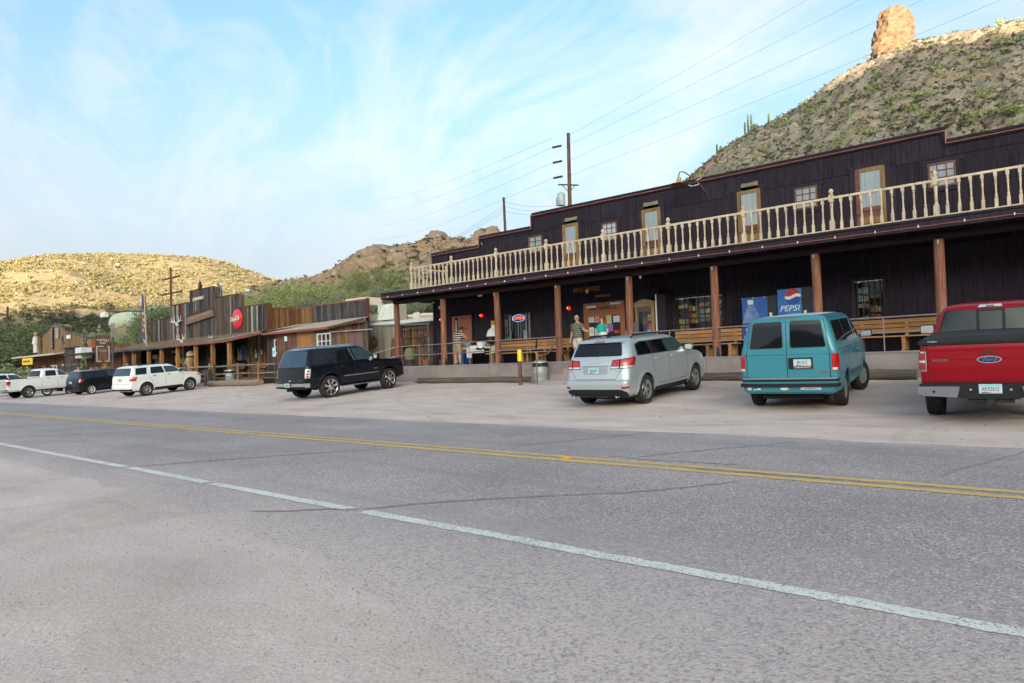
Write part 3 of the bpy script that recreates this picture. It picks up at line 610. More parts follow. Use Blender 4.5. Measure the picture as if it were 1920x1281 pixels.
def rockscatter(name, pts, sizes, mat, seed):
    r_ = np.random.RandomState(seed); bm = bmesh.new(); bmesh.ops.create_icosphere(bm, subdivisions=1, radius=1); V0 = np.array([v.co[:] for v in bm.verts]); F0 = np.array([[v.index for v in f.verts] for f in bm.faces]); bm.free(); VV = []; FF = []; n = 0
    for (x, y, z), q in zip(pts, sizes):
        V = V0*(1+r_.uniform(-.3, .3, V0.shape))*q*[r_.uniform(.8, 1.5), r_.uniform(.8, 1.5), r_.uniform(.45, .9)]; VV.append(V+[x, y, z+q*.1]); FF.append(F0+n); n += len(V0)
    o = bpy.data.objects.new(name, npmesh(name, np.concatenate(VV), np.concatenate(FF), mat)); COL.objects.link(o); o['kind'] = 'stuff'
HROCK = pmat('hill_rock', (.42, .33, .25), .95, c2=(.20, .145, .105), scale=.8, detail=8)
p = pick(1500, HRX, HRY, HRZ, .46, .84, 30, 205, .0); rockscatter('hillside_rocks', p, np.abs(rng.normal(0, .20, len(p)))+.08, HROCK, 4)
p = pick(700, HMX, HMY, HMZ, .25, .66, 40, 138, -.1); rockscatter('rocky_hill_rocks', p, np.abs(rng.normal(0, .35, len(p)))+.12, HROCK, 5)
p = pick(700, HLX, HLY, HLZ, .12, .42, 58, 158, -.1); rockscatter('far_hill_rocks', p, np.abs(rng.normal(0, .3, len(p)))+.12, HROCK, 6)
CACT = pmat('saguaro_skin', (.17, .22, .10), .8, c2=(.10, .14, .07), scale=1, stretch=(12, 12, 1))
def saguaro(a, r, zf, h, label, arms=(), w=.28):
    x, y = polar(a, r); z = zf(a, r)-.3; t = thing('saguaro_cactus', label, 'cactus', (x, y, z), 0, 'saguaro cacti on the slopes')
    def rib(pts, rad):
        m = MB(); m.tube(pts, rad, 12); return m
    obj('stem', MB().tube([(0, 0, 0), (0, 0, h*.5), (.02, 0, h*.9), (.02, 0, h*.98), (.02, 0, h+.06)], [w*.85, w, w*.85, w*.55, w*.1], 12), CACT, t, smooth=60, local=True)
    for s, z0, z1 in arms:
        obj('arm', MB().tube([(0, 0, h*z0), (s*.45, 0, h*z0+.05), (s*.75, 0, h*z0+.35), (s*.8, 0, h*z1), (s*.8, 0, h*z1+.08)], [w*.6, w*.65, w*.7, w*.6, w*.1], 10), CACT, t, smooth=60, local=True)
saguaro(19.6, 62, zright, 3.4, 'tallest saguaro standing behind the store parapet', w=.3); saguaro(18.9, 60, zright, 1.9, 'short fat saguaro right of the tallest one behind the store parapet', w=.36)
saguaro(12.9, 100, zright, 3.6, 'slim saguaro high on the slope below the rock pinnacle', w=.25)
for a, h, lb in [(22.6, 2.6, 'saguaro with side arms on the skyline left of a trio'), (20.4, 3.2, 'left saguaro of three on the skyline'), (20.15, 4.6, 'middle and tallest saguaro of three on the skyline'), (19.9, 4.3, 'right saguaro of three on the skyline'), (18.6, 2.6, 'short lone saguaro on the skyline right of the trio')]:
    saguaro(a, 149, zright, h, lb, ((1, .4, .8),) if a > 22 else (), w=.22)
saguaro(57.7, 112, zmid, 2.7, 'lone saguaro against the sky in the saddle between the hills', w=.17); saguaro(51.6, 84, zmid, 3.2, 'saguaro on the green slope above the cooler', w=.28); saguaro(51.2, 84, zmid, 3.4, 'saguaro beside another left of the balcony corner', w=.26)
saguaro(71.05, 165, zleft, 9.5, 'tall saguaro rising from the trees left of the pale green water tank', w=.5); saguaro(71.7, 165, zleft, 5.5, 'smaller saguaro left of the tall one behind the town sign', w=.35)
# ------------------------------------------------------------------ buildings
CUBE = {}
def piece(name, mat, parent, x0, x1, y0, y1, z0, z1, rot=(0,0,0)):
    """a board or block: unit cube mesh shared per material, scaled"""
    if mat.name not in CUBE:
        m = MB().box(-.5, .5, -.5, .5, -.5, .5); me = bpy.data.meshes.new('block'); me.from_pydata(m.v, [], m.f); me.materials.append(mat); CUBE[mat.name] = me
    l = rootloc(parent) if parent is not None else Vector((0, 0, 0))
    o = inst(name, CUBE[mat.name], parent, ((x0+x1)/2-l.x, (y0+y1)/2-l.y, (z0+z1)/2-l.z), rot, (x1-x0, y1-y0, z1-z0)); return o
DARK = woodmat('dark_stained_plywood', (.040, .031, .044), (.017, .013, .021), rv=.10, bump=.7, spec=.08)
DTRIM = woodmat('dark_trim_board', (.040, .032, .046), (.022, .017, .026), rv=.10, spec=.1)
DBEAM = woodmat('dark_log_beam', (.045, .026, .026), (.02, .013, .015), rv=.1, vert=False)
REDTUBE = pmat('red_rope_light', (.32, .10, .075), .4)
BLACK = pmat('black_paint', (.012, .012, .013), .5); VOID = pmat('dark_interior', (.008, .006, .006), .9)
LOG = woodmat('peeled_log', (.30, .135, .09), (.10, .038, .026), rv=.22, fine=.8)
CREAM = pmat('weathered_cream_wood', (.56, .45, .34), .8, c2=(.31, .20, .125), scale=7, stretch=(3, 3, 1), ranvar=.10, bump=.3, thr=(.30, .50))
CONC = pmat('purple_stained_concrete', (.29, .235, .235), .9, c2=(.19, .15, .155), scale=.9, bump=.4, bscale=25, detail=8)
CONCTOP = pmat('grey_concrete_lip', (.26, .25, .27), .9, var=.2, scale=2, bump=.3)
PIPE = pmat('mauve_painted_pipe', (.22, .165, .18), .45, var=.15, scale=6)
WHITEP = pmat('white_paint', (.72, .72, .70), .6); CURT = pmat('white_curtain', (.62, .63, .70), .95, c2=(.42, .43, .5), scale=1.2, stretch=(20, 1, .5))
OLDW = woodmat('old_yellow_door_wood', (.30, .185, .085), (.13, .075, .035), rv=.1); OLDR = woodmat('faded_red_door_wood', (.19, .085, .065), (.10, .045, .04), rv=.2, vert=False)
SASH = woodmat('brown_window_sash', (.22, .10, .075), (.12, .055, .05), rv=.1)
GREENSIGN = woodmat('carved_green_sign_wood', (.24, .21, .13), (.10, .10, .07), vert=False)
ORDOOR = pmat('orange_brown_door_paint', (.36, .125, .050), .5, c2=(.30, .10, .042), scale=1)
STEEL = pmat('galvanized_steel', (.42, .45, .47), .45, metal=.5, var=.15, scale=5); GLASS = clearglass()
PAPER = pmat('white_paper', (.62, .64, .64), .9); PINK = pmat('pink_paper', (.70, .22, .22), .9); LIME = pmat('green_paper', (.45, .52, .22), .9); PURP = pmat('purple_paper', (.26, .15, .42), .9); YELP = pmat('yellow_paper', (.55, .34, .06), .8); INK = pmat('black_ink', (.02, .02, .02), .8)
REDP = pmat('red_paint', (.50, .03, .03), .4); BLUEP = pmat('blue_paint', (.02, .06, .30), .35)
YW = 23.8
B = thing('store_building', 'long two storey store in dark purple plywood with stepped parapet and log porch', 'building', (-12, 24, 1.3))
def par_top(x): return 6.93 if x < -21.67 else (7.34 if x < -18.5 else (7.90 if x < -2.91 else 7.52))
OPEN = [(-20.42, -18.72, 2.30, 3.60), (-11.86, -9.88, 2.28, 3.60), (-5.60, -4.66, 2.30, 3.62), (-15.95, -13.95, 1.32, 3.70), (-23.66, -22.33, 1.32, 3.70)]
def rect_minus(x0, x1, z0, z1, ops):
    xs = sorted({x0, x1, *[v for o in ops for v in (o[0], o[1]) if x0 < v < x1]}); out = []
    for a, b in zip(xs, xs[1:]):
        zz = [(z0, z1)]
        for o in ops:
            if o[0] < (a+b)/2 < o[1]:
                n = []
                for c, d in zz:
                    if o[2] > c: n.append((c, min(d, o[2])))
                    if o[3] < d: n.append((max(c, o[3]), d))
                zz = [t for t in n if t[1]-t[0] > .01]
        out += [(a, b, c, d) for c, d in zz]
    return out
def panel(x0, x1, z0, z1, ops=()):
    mb = MB(); x = x0; k = 0
    while x < x1-.02:
        e = min(x+.305, x1)
        for a, b, c, d in rect_minus(x+.0025, e-.0025, z0, z1, ops): mb.box(a, b, YW+.002*(k % 2), YW+.03, c, d)
        x = e; k += 1
    for a, b, c, d in rect_minus(x0+.002, x1-.002, z0, z1, ops): mb.box(a, b, YW+.012, YW+.045, c, d)
    if mb.v: o = obj('wall_panel', mb, DARK, B); o['kind'] = 'stuff' if len(rect_minus(x0, x1, z0, z1, ops)) > 1 else ''
    if mb.v and not o['kind']: del o['kind']
xx = -24.95; edges = []
while xx < 5: edges.append(xx); xx += 1.22
for a in edges:
    b = a+1.218
    if b < -23.8: pass
    panel(a, b, 1.30, 4.45, OPEN); panel(a, b, 4.60, 7.045 if par_top(a+.6) > 7.2 else par_top(a+.6)-.05)
    # parapet row, cut where the parapet steps
    cuts = [a] + [c for c in (-21.67, -18.5, -2.91) if a < c < b] + [b]
    for c, d in zip(cuts, cuts[1:]):
        t = par_top((c+d)/2)-.06
        if t > 7.1: panel(c, d, 7.06, t)
        elif par_top(a+.6) > 7.2: pass
mb = MB(); mb.box(-24.93, 5, YW+.06, YW+.2, 1.3, 6.8); mb.box(-21.6, 5, YW+.06, YW+.2, 6.8, 7.2); mb.box(-18.45, -2.95, YW+.06, YW+.2, 7.2, 7.8); mb.box(-2.95, 5, YW+.06, YW+.2, 7.2, 7.45)
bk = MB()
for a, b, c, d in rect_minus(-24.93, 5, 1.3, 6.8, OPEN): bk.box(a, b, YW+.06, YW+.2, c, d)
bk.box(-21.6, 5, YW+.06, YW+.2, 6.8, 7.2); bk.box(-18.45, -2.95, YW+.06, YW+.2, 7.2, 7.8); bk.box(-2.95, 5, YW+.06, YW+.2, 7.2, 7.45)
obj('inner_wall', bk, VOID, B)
obj('side_wall', MB().box(-24.97, -24.80, YW+.21, 32, .6, 6.7), DARK, B)
obj('roof', MB().box(-24.8, 5, YW+.2, 32, 6.4, 6.7), pmat('roof_felt', (.08, .08, .085), .9), B)
for x, w in ((-24.99, .12),): obj('corner_trim', MB().box(x, x+w, YW-.035, YW-.005, 1.32, 4.44).box(x, x+w, YW-.035, YW-.005, 4.78, 6.86), DTRIM, B)
# parapet caps with a red rope light
segs = [(-25.0, -21.67, 6.93), (-21.67, -18.5, 7.34), (-18.5, -2.91, 7.90), (-2.91, 5, 7.52)]
cp = MB(); tb = MB()
for x0, x1, z in segs: obj('parapet_cap', MB().box(x0-.02, x1+.02, YW-.06, YW+.22, z-.03, z+.04).box(x0, x1, YW-.045, YW-.004, z-.15, z-.034), DTRIM, B)
for x, z0, z1 in ((-21.67, 6.93, 7.34), (-18.5, 7.34, 7.90), (-2.91, 7.52, 7.90)): obj('parapet_cap', MB().box(x-.05, x+.05, YW-.065, YW-.01, z0+.03, z1-.04), DTRIM, B)
pts = [(-25, YW-.08, 6.84), (-21.72, YW-.08, 6.84), (-21.72, YW-.08, 7.25), (-18.55, YW-.08, 7.25), (-18.55, YW-.08, 7.81), (-2.86, YW-.08, 7.81), (-2.86, YW-.08, 7.43), (5, YW-.08, 7.43)]
for a, b in zip(pts, pts[1:]): tb.tube([a, b], .017, 6)
obj('rope_light', tb, REDTUBE, B)
# porch roof, fascia, beam, floor, posts
obj('porch_roof', MB().box(-25.1, 5, 20.64, YW-.06, 4.60, 4.74), DTRIM, B)
for i in range(7):
    x0 = -25.1+i*4.3; obj('fascia_board', MB().box(x0, x0+4.294, 20.57, 20.64, 4.47, 4.70).box(x0, x0+4.294, 20.53, 20.60, 4.705, 4.765), DTRIM, B)
obj('fascia_board', MB().box(-25.13, -25.1, 20.57, YW, 4.47, 4.70), DTRIM, B)
obj('porch_beam', MB().tube([(-25.0, 21.3, 4.37), (5, 21.3, 4.37)], .115, 12), DBEAM, B, smooth=60)
for i in range(40):
    x = -24.6+i*.75
    if x < 1.5: obj('rafter', MB().box(x, x+.06, 20.7, YW-.05, 4.47, 4.595), DBEAM, B) if i % 1 == 0 else None
tb = MB().tube([(-25.1, 20.545, 4.56)]+[(x, 20.545, 4.555-.006*(k % 2)) for k, x in enumerate(np.arange(-24.5, 5, .55))], .011, 5); obj('rope_light', tb, REDTUBE, B)
for i in range(27): x = -24.6+i*1.02; piece('cable_clip', WHITEP, B, x-.012, x+.012, 20.525, 20.566, 4.535, 4.60)
me_post = None
for k in range(9):
    x = -24.89+3.15*k; r = random.Random(k); dx = r.uniform(-.03, .03); dy = r.uniform(-.02, .02)
    z0 = 1.32; P = [(x+dx*math.sin(t*3.1), 21.3+dy*math.sin(t*2.2), z0+t*2.95) for t in (0, .2, .4, .6, .8, 1)]
    rs = [.138+.007*noise.noise(Vector((k, t*5, 1))) - .014*t for t in (0, .2, .4, .6, .8, 1)]
    q = obj('porch_post', MB().tube(P, rs, 16), LOG, B, smooth=60); obj('post_bracket', MB().box(x-.02, x+.02, 21.3-.15, 21.3-.125, 4.14, 4.24), STEEL, q)
for k in range(10):
    x0 = -24.95+3.12*k
    obj('concrete_section', MB().box(x0+.006, x0+3.114, 20.9, YW, .2, 1.285), CONC, B)
obj('porch_floor', MB().box(-24.97, 5, 20.87, YW+.05, 1.288, 1.322), CONCTOP, B)
# upstairs doors
for i, (x0, x1) in enumerate([(-16.85, -16.05), (-13.04, -12.23), (-9.21, -8.39), (-5.36, -4.51)]):
    d = obj('door_casing', MB().box(x0-.15, x0-.005, YW-.04, YW-.003, 4.76, 7.16).box(x1+.005, x1+.15, YW-.04, YW-.003, 4.76, 7.16).box(x0-.2, x1+.2, YW-.05, YW-.003, 7.165, 7.27), DTRIM, B)
    d = obj('upstairs_door', MB().box(x0, x1, YW-.025, YW-.004, 4.78, 7.15), OLDR if i == 3 else OLDW, B)
    f = OLDW; y0, y1 = YW-.07, YW-.027
    obj('stile', MB().box(x0, x0+.13, y0, y1, 4.78, 7.15), OLDR if i == 3 else f, d); obj('stile', MB().box(x1-.13, x1, y0, y1, 4.78, 7.15), f, d); obj('rail', MB().box(x0+.132, x1-.132, y0, y1, 7.02, 7.15), f, d); obj('rail', MB().box(x0+.132, x1-.132, y0, y1, 5.78, 5.90), OLDR, d)
    piece('curtain', CURT, d, x0+.135, x1-.135, YW-.05, YW-.045, 5.9, 7.02); obj('pane', MB().quad((x0+.13, YW-.056, 5.9), (x1-.13, YW-.056, 5.9), (x1-.13, YW-.056, 7.02), (x0+.13, YW-.056, 7.02)), GLASS, d)
    for k in range(5): piece('door_plank', OLDR if k % 3 else OLDW, d, x0+.134, x1-.134, YW-.055, YW-.03, 4.80+k*.195, 4.985+k*.195)
    piece('door_knob', BLACK, d, x0+.04, x0+.09, YW-.12, YW-.07, 5.65, 5.70)
for x0, x1 in [(-18.73, -17.97), (-14.89, -14.19), (-7.24, -6.52), (-3.36, -2.65)]:
    z0, z1 = 6.17, 6.90; n = 2 if x0 < -18 else 3
    w = obj('upstairs_window', MB().box(x0-.14, x0-.002, YW-.04, YW-.003, z0-.1, z1+.12).box(x1+.002, x1+.14, YW-.04, YW-.003, z0-.1, z1+.12).box(x0-.16, x1+.22, YW-.045, YW-.003, z1+.002, z1+.12).box(x0-.16, x1+.16, YW-.045, YW-.003, z0-.12, z0-.002), DTRIM, B)
    m = MB().box(x0, x0+.05, YW-.06, YW-.02, z0, z1).box(x1-.05, x1, YW-.06, YW-.02, z0, z1).box(x0+.05, x1-.05, YW-.06, YW-.02, z1-.05, z1).box(x0+.05, x1-.05, YW-.06, YW-.02, z0, z0+.05)
    for k in range(1, n): x = x0+(x1-x0)*k/n; m.box(x-.012, x+.012, YW-.055, YW-.02, z0+.05, z1-.05)
    for t in (.38, .68) : m.box(x0+.05, x1-.05, YW-.053, YW-.02, z0+(z1-z0)*t-.012, z0+(z1-z0)*t+.012)
    obj('sash', m, SASH, w); piece('curtain', CURT, w, x0+.05, x1-.05, YW-.018, YW-.008, z0+.05, z1-.05)
    obj('pane', MB().quad((x0+.05, YW-.035, z0+.05), (x1-.05, YW-.035, z0+.05), (x1-.05, YW-.035, z1-.05), (x0+.05, YW-.035, z1-.05)), GLASS, w)
for i, (x0, x1) in enumerate([(-16.75, -16.1), (-12.96, -12.32), (-9.08, -8.46)]):
    s = solo('carved_sign', MB().prism([(x0, 7.17+.01*i), (x0+.2, 7.16), (x1, 7.19), (x1-.01, 7.42), (x0+.3, 7.40), (x0+.02, 7.42)], YW-.05, YW-.005), GREENSIGN, ['small carved wooden name board over the leftmost upstairs door', 'small carved wooden name board over the second upstairs door from the left', 'small carved greenish name board over the third upstairs door, right of the gooseneck lamp'][i], 'sign', (x0, YW, 7.2), 'carved name boards over the upstairs doors')
# ground floor windows with goods behind barred glass
GOODC = [pmat('goods_%s' % n, c, .7, var=.3, scale=9) for n, c in (('teal', (.16, .24, .24)), ('red', (.35, .05, .04)), ('cream', (.38, .33, .22)), ('yellow', (.42, .34, .06)), ('blue', (.07, .10, .28)), ('brown', (.20, .11, .06)), ('pale', (.34, .38, .38)), ('orange', (.42, .17, .04)))]
def shopwin(x0, x1, z0, z1, bars, seed, curtain=False):
    rr = random.Random(seed)
    w = obj('shop_window', MB().box(x0-.1, x0, YW-.05, YW-.004, z0-.1, z1+.1).box(x1, x1+.1, YW-.05, YW-.004, z0-.1, z1+.1).box(x0, x1, YW-.05, YW-.004, z1, z1+.1).box(x0, x1, YW-.05, YW-.004, z0-.1, z0), DTRIM, B)
    obj('display_box', MB().box(x0-.02, x1+.02, YW+.75, YW+.78, z0-.05, z1+.05).box(x0-.02, x0, YW+.06, YW+.75, z0, z1).box(x1, x1+.02, YW+.06, YW+.75, z0, z1).box(x0, x1, YW+.06, YW+.75, z0-.03, z0-.001), pmat('display_box_wood', (.10, .06, .04), .8), w)
    obj('pane', MB().quad((x0, YW+.03, z0), (x1, YW+.03, z0), (x1, YW+.03, z1), (x0, YW+.03, z1)), GLASS, w)
    for k in range(bars): x = x0+(x1-x0)*(k+.5)/bars; piece('window_bar', BLACK, w, x-.012, x+.012, YW-.03, YW-.008, z0, z1)
    if curtain:
        for k in range(18):
            x = x0+.08+(x1-x0-.16)*(k+.5)/18; piece('striped_curtain', GOODC[[0, 2, 5, 5, 1, 4][k % 6]] if k % 2 else VOID, w, x-.04, x+.04, YW+.2, YW+.22, z0, z1-.05)
        for a, b, c, d, m in [(.03, .18, .62, .95, GOODC[6]), (.03, .2, .28, .58, PURP), (.03, .22, .0, .22, GOODC[0]), (1.1, 1.3, 0, .42, GOODC[6]), (1.42, 1.55, 0, 1.2, GOODC[6]), (.3, .42, 0, .45, GOODC[2])]:
            piece('display_goods', m, w, x0+a, x0+b, YW+.06, YW+.07, z0+c+.02, z0+d+.02)
    else:
        ns = max(2, int((x1-x0)/.45))
        for c in range(ns):
            xa = x0+.06+(x1-x0-.12)*c/ns; xb = x0+.06+(x1-x0-.12)*(c+1)/ns-.04; z = z0+.02
            while z < z1-.25:
                h = rr.uniform(.10, .24); n = rr.choice([1, 2, 3, 4])
                if rr.random() < .82:
                    for q in range(n):
                        xa2 = xa+(xb-xa)*q/n; piece('display_goods', rr.choice(GOODC), w, xa2+.006, xa+(xb-xa)*(q+1)/n-.006, YW+.12+rr.uniform(0, .1), YW+.3, z, z+h*rr.uniform(.7, 1))
                z += h+.015; piece('display_shelf', BLACK, w, xa, xb, YW+.1, YW+.4, z, z+.012); z += .02
    return w
shopwin(-20.36, -18.78, 2.34, 3.56, 5, 1, True); shopwin(-11.80, -9.94, 2.32, 3.56, 7, 2); shopwin(-5.54, -4.72, 2.34, 3.58, 5, 3)
# open sign
ns = thing('neon_sign', 'glowing oval OPEN sign in red and blue tubing inside the barred shop window', 'sign', (-19.43, YW-.04, 3.33))
tb = MB(); tb.tube([(-19.43+.36*math.cos(a)*(1 if 1 else 0), YW-.06, 3.33+.155*math.sin(a)) for a in np.linspace(0, 2*math.pi, 25)], .010, 6)
obj('oval_tube', tb, pmat('blue_neon', (.2, .4, .8), .4, emit=(.25, .5, 1), estr=.10), ns)
text('letters', 'OPEN', .20, pmat('red_neon', (.8, .2, .1), .4, emit=(1, .12, .05), estr=.12), ns, frontM(-19.43, YW-.065, 3.33), .006, sx=1.25)
# doors on the ground floor
d = obj('door_casing', MB().box(-23.74, -23.66, YW-.06, YW-.004, 1.323, 3.78).box(-22.33, -22.25, YW-.06, YW-.004, 1.323, 3.78).box(-23.74, -22.25, YW-.06, YW-.004, 3.783, 3.86), DTRIM, B)
obj('door_frame', MB().box(-23.65, -23.50, YW-.05, YW+.05, 1.323, 3.68).box(-22.42, -22.35, YW-.05, YW+.05, 1.323, 3.68).box(-23.5, -22.42, YW-.05, YW+.05, 3.60, 3.68), ORDOOR, d)
dd = obj('door_leaf', MB().box(-23.36, -22.43, YW+.04, YW+.08, 1.33, 3.595), ORDOOR, B); piece('handrail_post', WHITEP, dd, -23.44, -23.40, YW-.02, YW+.02, 1.4, 3.5)
text('door_lettering', 'PLEASE\nWATCH STEP', .07, INK, dd, frontM(-22.85, YW+.03, 3.05), .002)
e = obj('door_casing', MB().box(-16.03, -15.95, YW-.06, YW-.004, 1.323, 3.78).box(-13.95, -13.87, YW-.06, YW-.004, 1.323, 3.78).box(-16.03, -13.87, YW-.06, YW-.004, 3.783, 3.86), DTRIM, B)
df = obj('door_frame', MB().box(-15.93, -15.84, YW-.04, YW+.04, 1.323, 3.70).box(-14.06, -13.97, YW-.04, YW+.04, 1.323, 3.70).box(-15.84, -14.06, YW-.04, YW+.04, 3.28, 3.70), ORDOOR, e)
for x0 in (-15.83, -14.94):
    x1 = x0+.87; dl = obj('entrance_door', MB().box(x0, x0+.13, YW-.01, YW+.03, 1.33, 3.275).box(x1-.13, x1, YW-.01, YW+.03, 1.33, 3.275).box(x0+.13, x1-.13, YW-.01, YW+.03, 1.33, 2.28).box(x0+.13, x1-.13, YW-.01, YW+.03, 3.14, 3.275), ORDOOR, B)
    piece('door_glass', BLACK, dl, x0+.13, x1-.13, YW+.005, YW+.02, 2.28, 3.14)
    L1 = [(PAPER, .14, .40, .62, .84), (PINK, .44, .66, .60, .86), (PAPER, .15, .38, .06, .42), (PAPER, .42, .70, .08, .36)] if x0 < -15 else [(LIME, .12, .34, .52, .86), (PAPER, .42, .72, .56, .82), (PURP, .12, .40, .20, .50), (REDP, .46, .68, .12, .24)]
    for m, a, b, c, q in L1: piece('notice', m, dl, x0+a, x0+b, YW-.02, YW-.014, 2.28+c, 2.28+q)
    for k, (a, c) in enumerate([(.27, .74), (.55, .72), (.27, .26), (.55, .22)]): text('notice_print', ['NOTICE\nto all\nvisitors', 'LOST\nHIKER\ncall', 'SALE\ntoday\nonly', 'HOURS\n9 - 6'][k], .05, INK, dl, frontM(x0+a, YW-.023, 2.28+c), .001) if x0 < -15 else None
piece('door_closer', PAPER, df, -15.78, -15.30, YW-.055, YW-.041, 3.50, 3.58); piece('door_closer', PAPER, df, -14.62, -14.12, YW-.055, YW-.041, 3.56, 3.64)
text('entrance_lettering', 'ENTRANCE', .20, INK, df, frontM(-14.95, YW-.05, 3.44), .004, sx=1.25)
text('mercantile_lettering', 'MERCANTILE', .26, pmat('orange_lettering', (.45, .20, .03), .6), B, frontM(-15.75, YW-.03, 4.28), .012, sx=.86)
sg = solo('small_red_sign', MB().box(-15.36, -14.58, YW-.03, YW-.004, 3.90, 4.02), pmat('dull_red_sign', (.16, .03, .03), .6), 'narrow dark red sign with pale letters above the entrance doors', 'sign', (-15, YW, 3.95)); text('sign_lettering', 'NO PUBLIC SALE', .085, GOODC[2], sg, frontM(-14.97, YW-.034, 3.96), .002)
piece('horn_ornament', DBEAM, B, -15.02, -14.86, YW-.12, YW-.062, 3.68, 3.80)
solo('notice_board', MB().box(-21.12, -20.72, YW-.03, YW-.004, 2.78, 3.32), YELP, 'yellow notice board on the dark wall behind the second porch post', 'sign', (-20.9, YW, 3))
# lights under the porch
for x, z, lb in ((-24.30, 3.57, 'red porch lantern at the far left corner, half hidden by the second post'), (-21.60, 3.60, 'red porch lantern right of the open orange door'), (-16.60, 3.57, 'red porch lantern left of the entrance doors')):
    t = thing('porch_lantern', lb, 'lantern', (x, YW-.12, z), 0, 'red lit lanterns on the store wall')
    obj('globe', MB().lathe([(.02, -.09), (.07, -.07), (.088, 0), (.07, .06), (.03, .08)], (x, YW-.14, z), 12), pmat('lit_red_glass', (.6, .02, .01), .3, emit=(1, .03, .01), estr=.06), t, smooth=60)
    obj('lamp_glow', MB().ball((x-.01, YW-.23, z), .022, 8, 5), pmat('lit_bulb', (1, .6, .3), .3, emit=(1, .55, .2), estr=.2), t); obj('cap', MB().lathe([(.1, .07), (.05, .11), (.015, .15)], (x, YW-.14, z), 10), BLACK, t); obj('bracket', MB().bar((x, YW, z+.14), (x, YW-.14, z+.14), .02), BLACK, t)
for x, y, z, n, lb in ((-20.05, 21.9, 4.32, 2, 'twin floodlight under the porch ceiling above the OPEN sign'), (-23.1, 22.4, 4.02, 1, 'single white floodlight hanging above the open orange door'), (-14.95, 22.6, 4.05, 1, 'single white floodlight hanging above the entrance'), (-11.95, 21.5, 4.24, 1, 'small dark fixture on the porch beam right of the fifth post')):
    t = thing('floodlight', lb, 'light', (x, y, z), 0, 'floodlights under the porch roof')
    for k in range(n): obj('lamp_head', MB().lathe([(.02, .1), (.05, .05), (.06, 0), (.045, -.05), (0.01, -.07)], (x+.12*(k-(n-1)/2), y, z), 10), WHITEP, t, smooth=60)
    obj('stem', MB().tube([(x, y, z+.08), (x, y, 4.46)], .015, 6), BLACK, t)
# balcony railing
RL = thing('balcony_railing', 'long cream balcony railing with turned balusters above the store porch', 'railing', (-12, 20.8, 4.77))
def lathemesh(name, prof, n, mat, sq=()):
    mb = MB().lathe(prof, (0, 0, 0), n)
    for a, b, s in sq: mb.box(-s, s, -s, s, a, b)
    me = bpy.data.meshes.new(name); me.from_pydata(mb.v, [], mb.f); me.materials.append(mat)
    me.polygons.foreach_set('use_smooth', [True]*len(me.polygons)); me.set_sharp_from_angle(angle=R(40)); return me
BAL = lathemesh('baluster', [(.026, .12), (.028, .28), (.038, .31), (.024, .33), (.034, .37), (.020, .42), (.022, .60), (.029, .70), (.020, .75), (.036, .78), (.024, .81), (.036, .84)], 10, CREAM, [(.0, .28, .036), (.83, .95, .036)])
NEW = lathemesh('newel', [(.040, .30), (.058, .33), (.042, .37), (.036, .45), (.040, .70), (.050, .80), (.038, .84), (.058, .87)], 12, CREAM, [(-.02, .32, .062), (.86, 1.06, .062)])
FIN = lathemesh('finial', [(.03, 1.05), (.055, 1.08), (.035, 1.10), (.066, 1.15), (.066, 1.19), (.03, 1.235), (.002, 1.24)], 12, CREAM)
nx = [-23.21+2.553*k for k in range(11)]
def newel(x, y, dz=0): q = inst('newel', NEW, RL, (x+12, y-20.8, dz)); inst('finial', FIN, q, (0, 0, 0))
for k, x in enumerate(nx):
    newel(x, 20.8)
    if k < 10:
        for j in range(1, 10):
            bx = x+2.553*j/10+random.uniform(-.012, .012); inst('baluster', BAL, RL, (bx+12, 0, 0), (0, random.uniform(-.012, .012), random.choice([0, 1.57])))
        obj('top_rail', MB().box(x+.06, x+2.49, 20.76, 20.84, 5.715, 5.775), CREAM, RL); obj('bottom_rail', MB().box(x+.062, x+2.49, 20.765, 20.835, 4.775, 4.835), CREAM, RL)
newel(-23.21, 23.0, .05)
for j in range(1, 9): inst('baluster', BAL, RL, (-23.21+12, 2.2*j/9, .02), (0, 0, 0))
obj('top_rail', MB().bar((-23.21, 20.87, 5.75), (-23.21, 22.93, 5.79), .07, .06), CREAM, RL); obj('bottom_rail', MB().bar((-23.21, 20.87, 4.81), (-23.21, 22.93, 4.83), .06, .06), CREAM, RL)
# gooseneck lamp on the parapet
g = thing('gooseneck_lamp', 'rusty gooseneck lamp with a wide tan enamel shade and red bulb on the parapet', 'lamp', (-10.7, YW, 7.6))
obj('arm', MB().tube([(-10.35, YW-.02, 7.35), (-10.55, 23.5, 7.75), (-10.9, 23.15, 8.10), (-11.02, 23.05, 8.12), (-11.06, 23.02, 8.02), (-11.06, 23.02, 7.9)], .022, 8), pmat('rusty_pipe', (.14, .045, .035), .7, var=.3), g, smooth=60)
obj('brace', MB().tube([(-10.45, YW-.02, 7.1), (-10.7, 23.4, 7.62), (-10.78, 23.3, 7.95)], .013, 6), BLACK, g); obj('conduit', MB().tube([(-10.5, YW-.03, 7.93), (-10.62, 23.6, 7.85), (-10.55, 23.55, 7.65), (-10.75, 23.4, 7.60), (-10.88, 23.3, 7.66)], .014, 6), WHITEP, g)
obj('shade', MB().lathe([(.05, 7.92), (.085, 7.86), (.095, 7.76), (.16, 7.71), (.36, 7.655), (.355, 7.645), (.15, 7.69), (.05, 7.72)], (-11.06, 23.02, 0), 20, cap=False), pmat('tan_enamel', (.38, .31, .17), .5, c2=(.30, .16, .07), scale=6), g, smooth=50)
obj('bulb', MB().ball((-11.06, 23.02, 7.66), .07, 10, 6), pmat('red_bulb', (.5, .01, .02), .2), g, smooth=80)
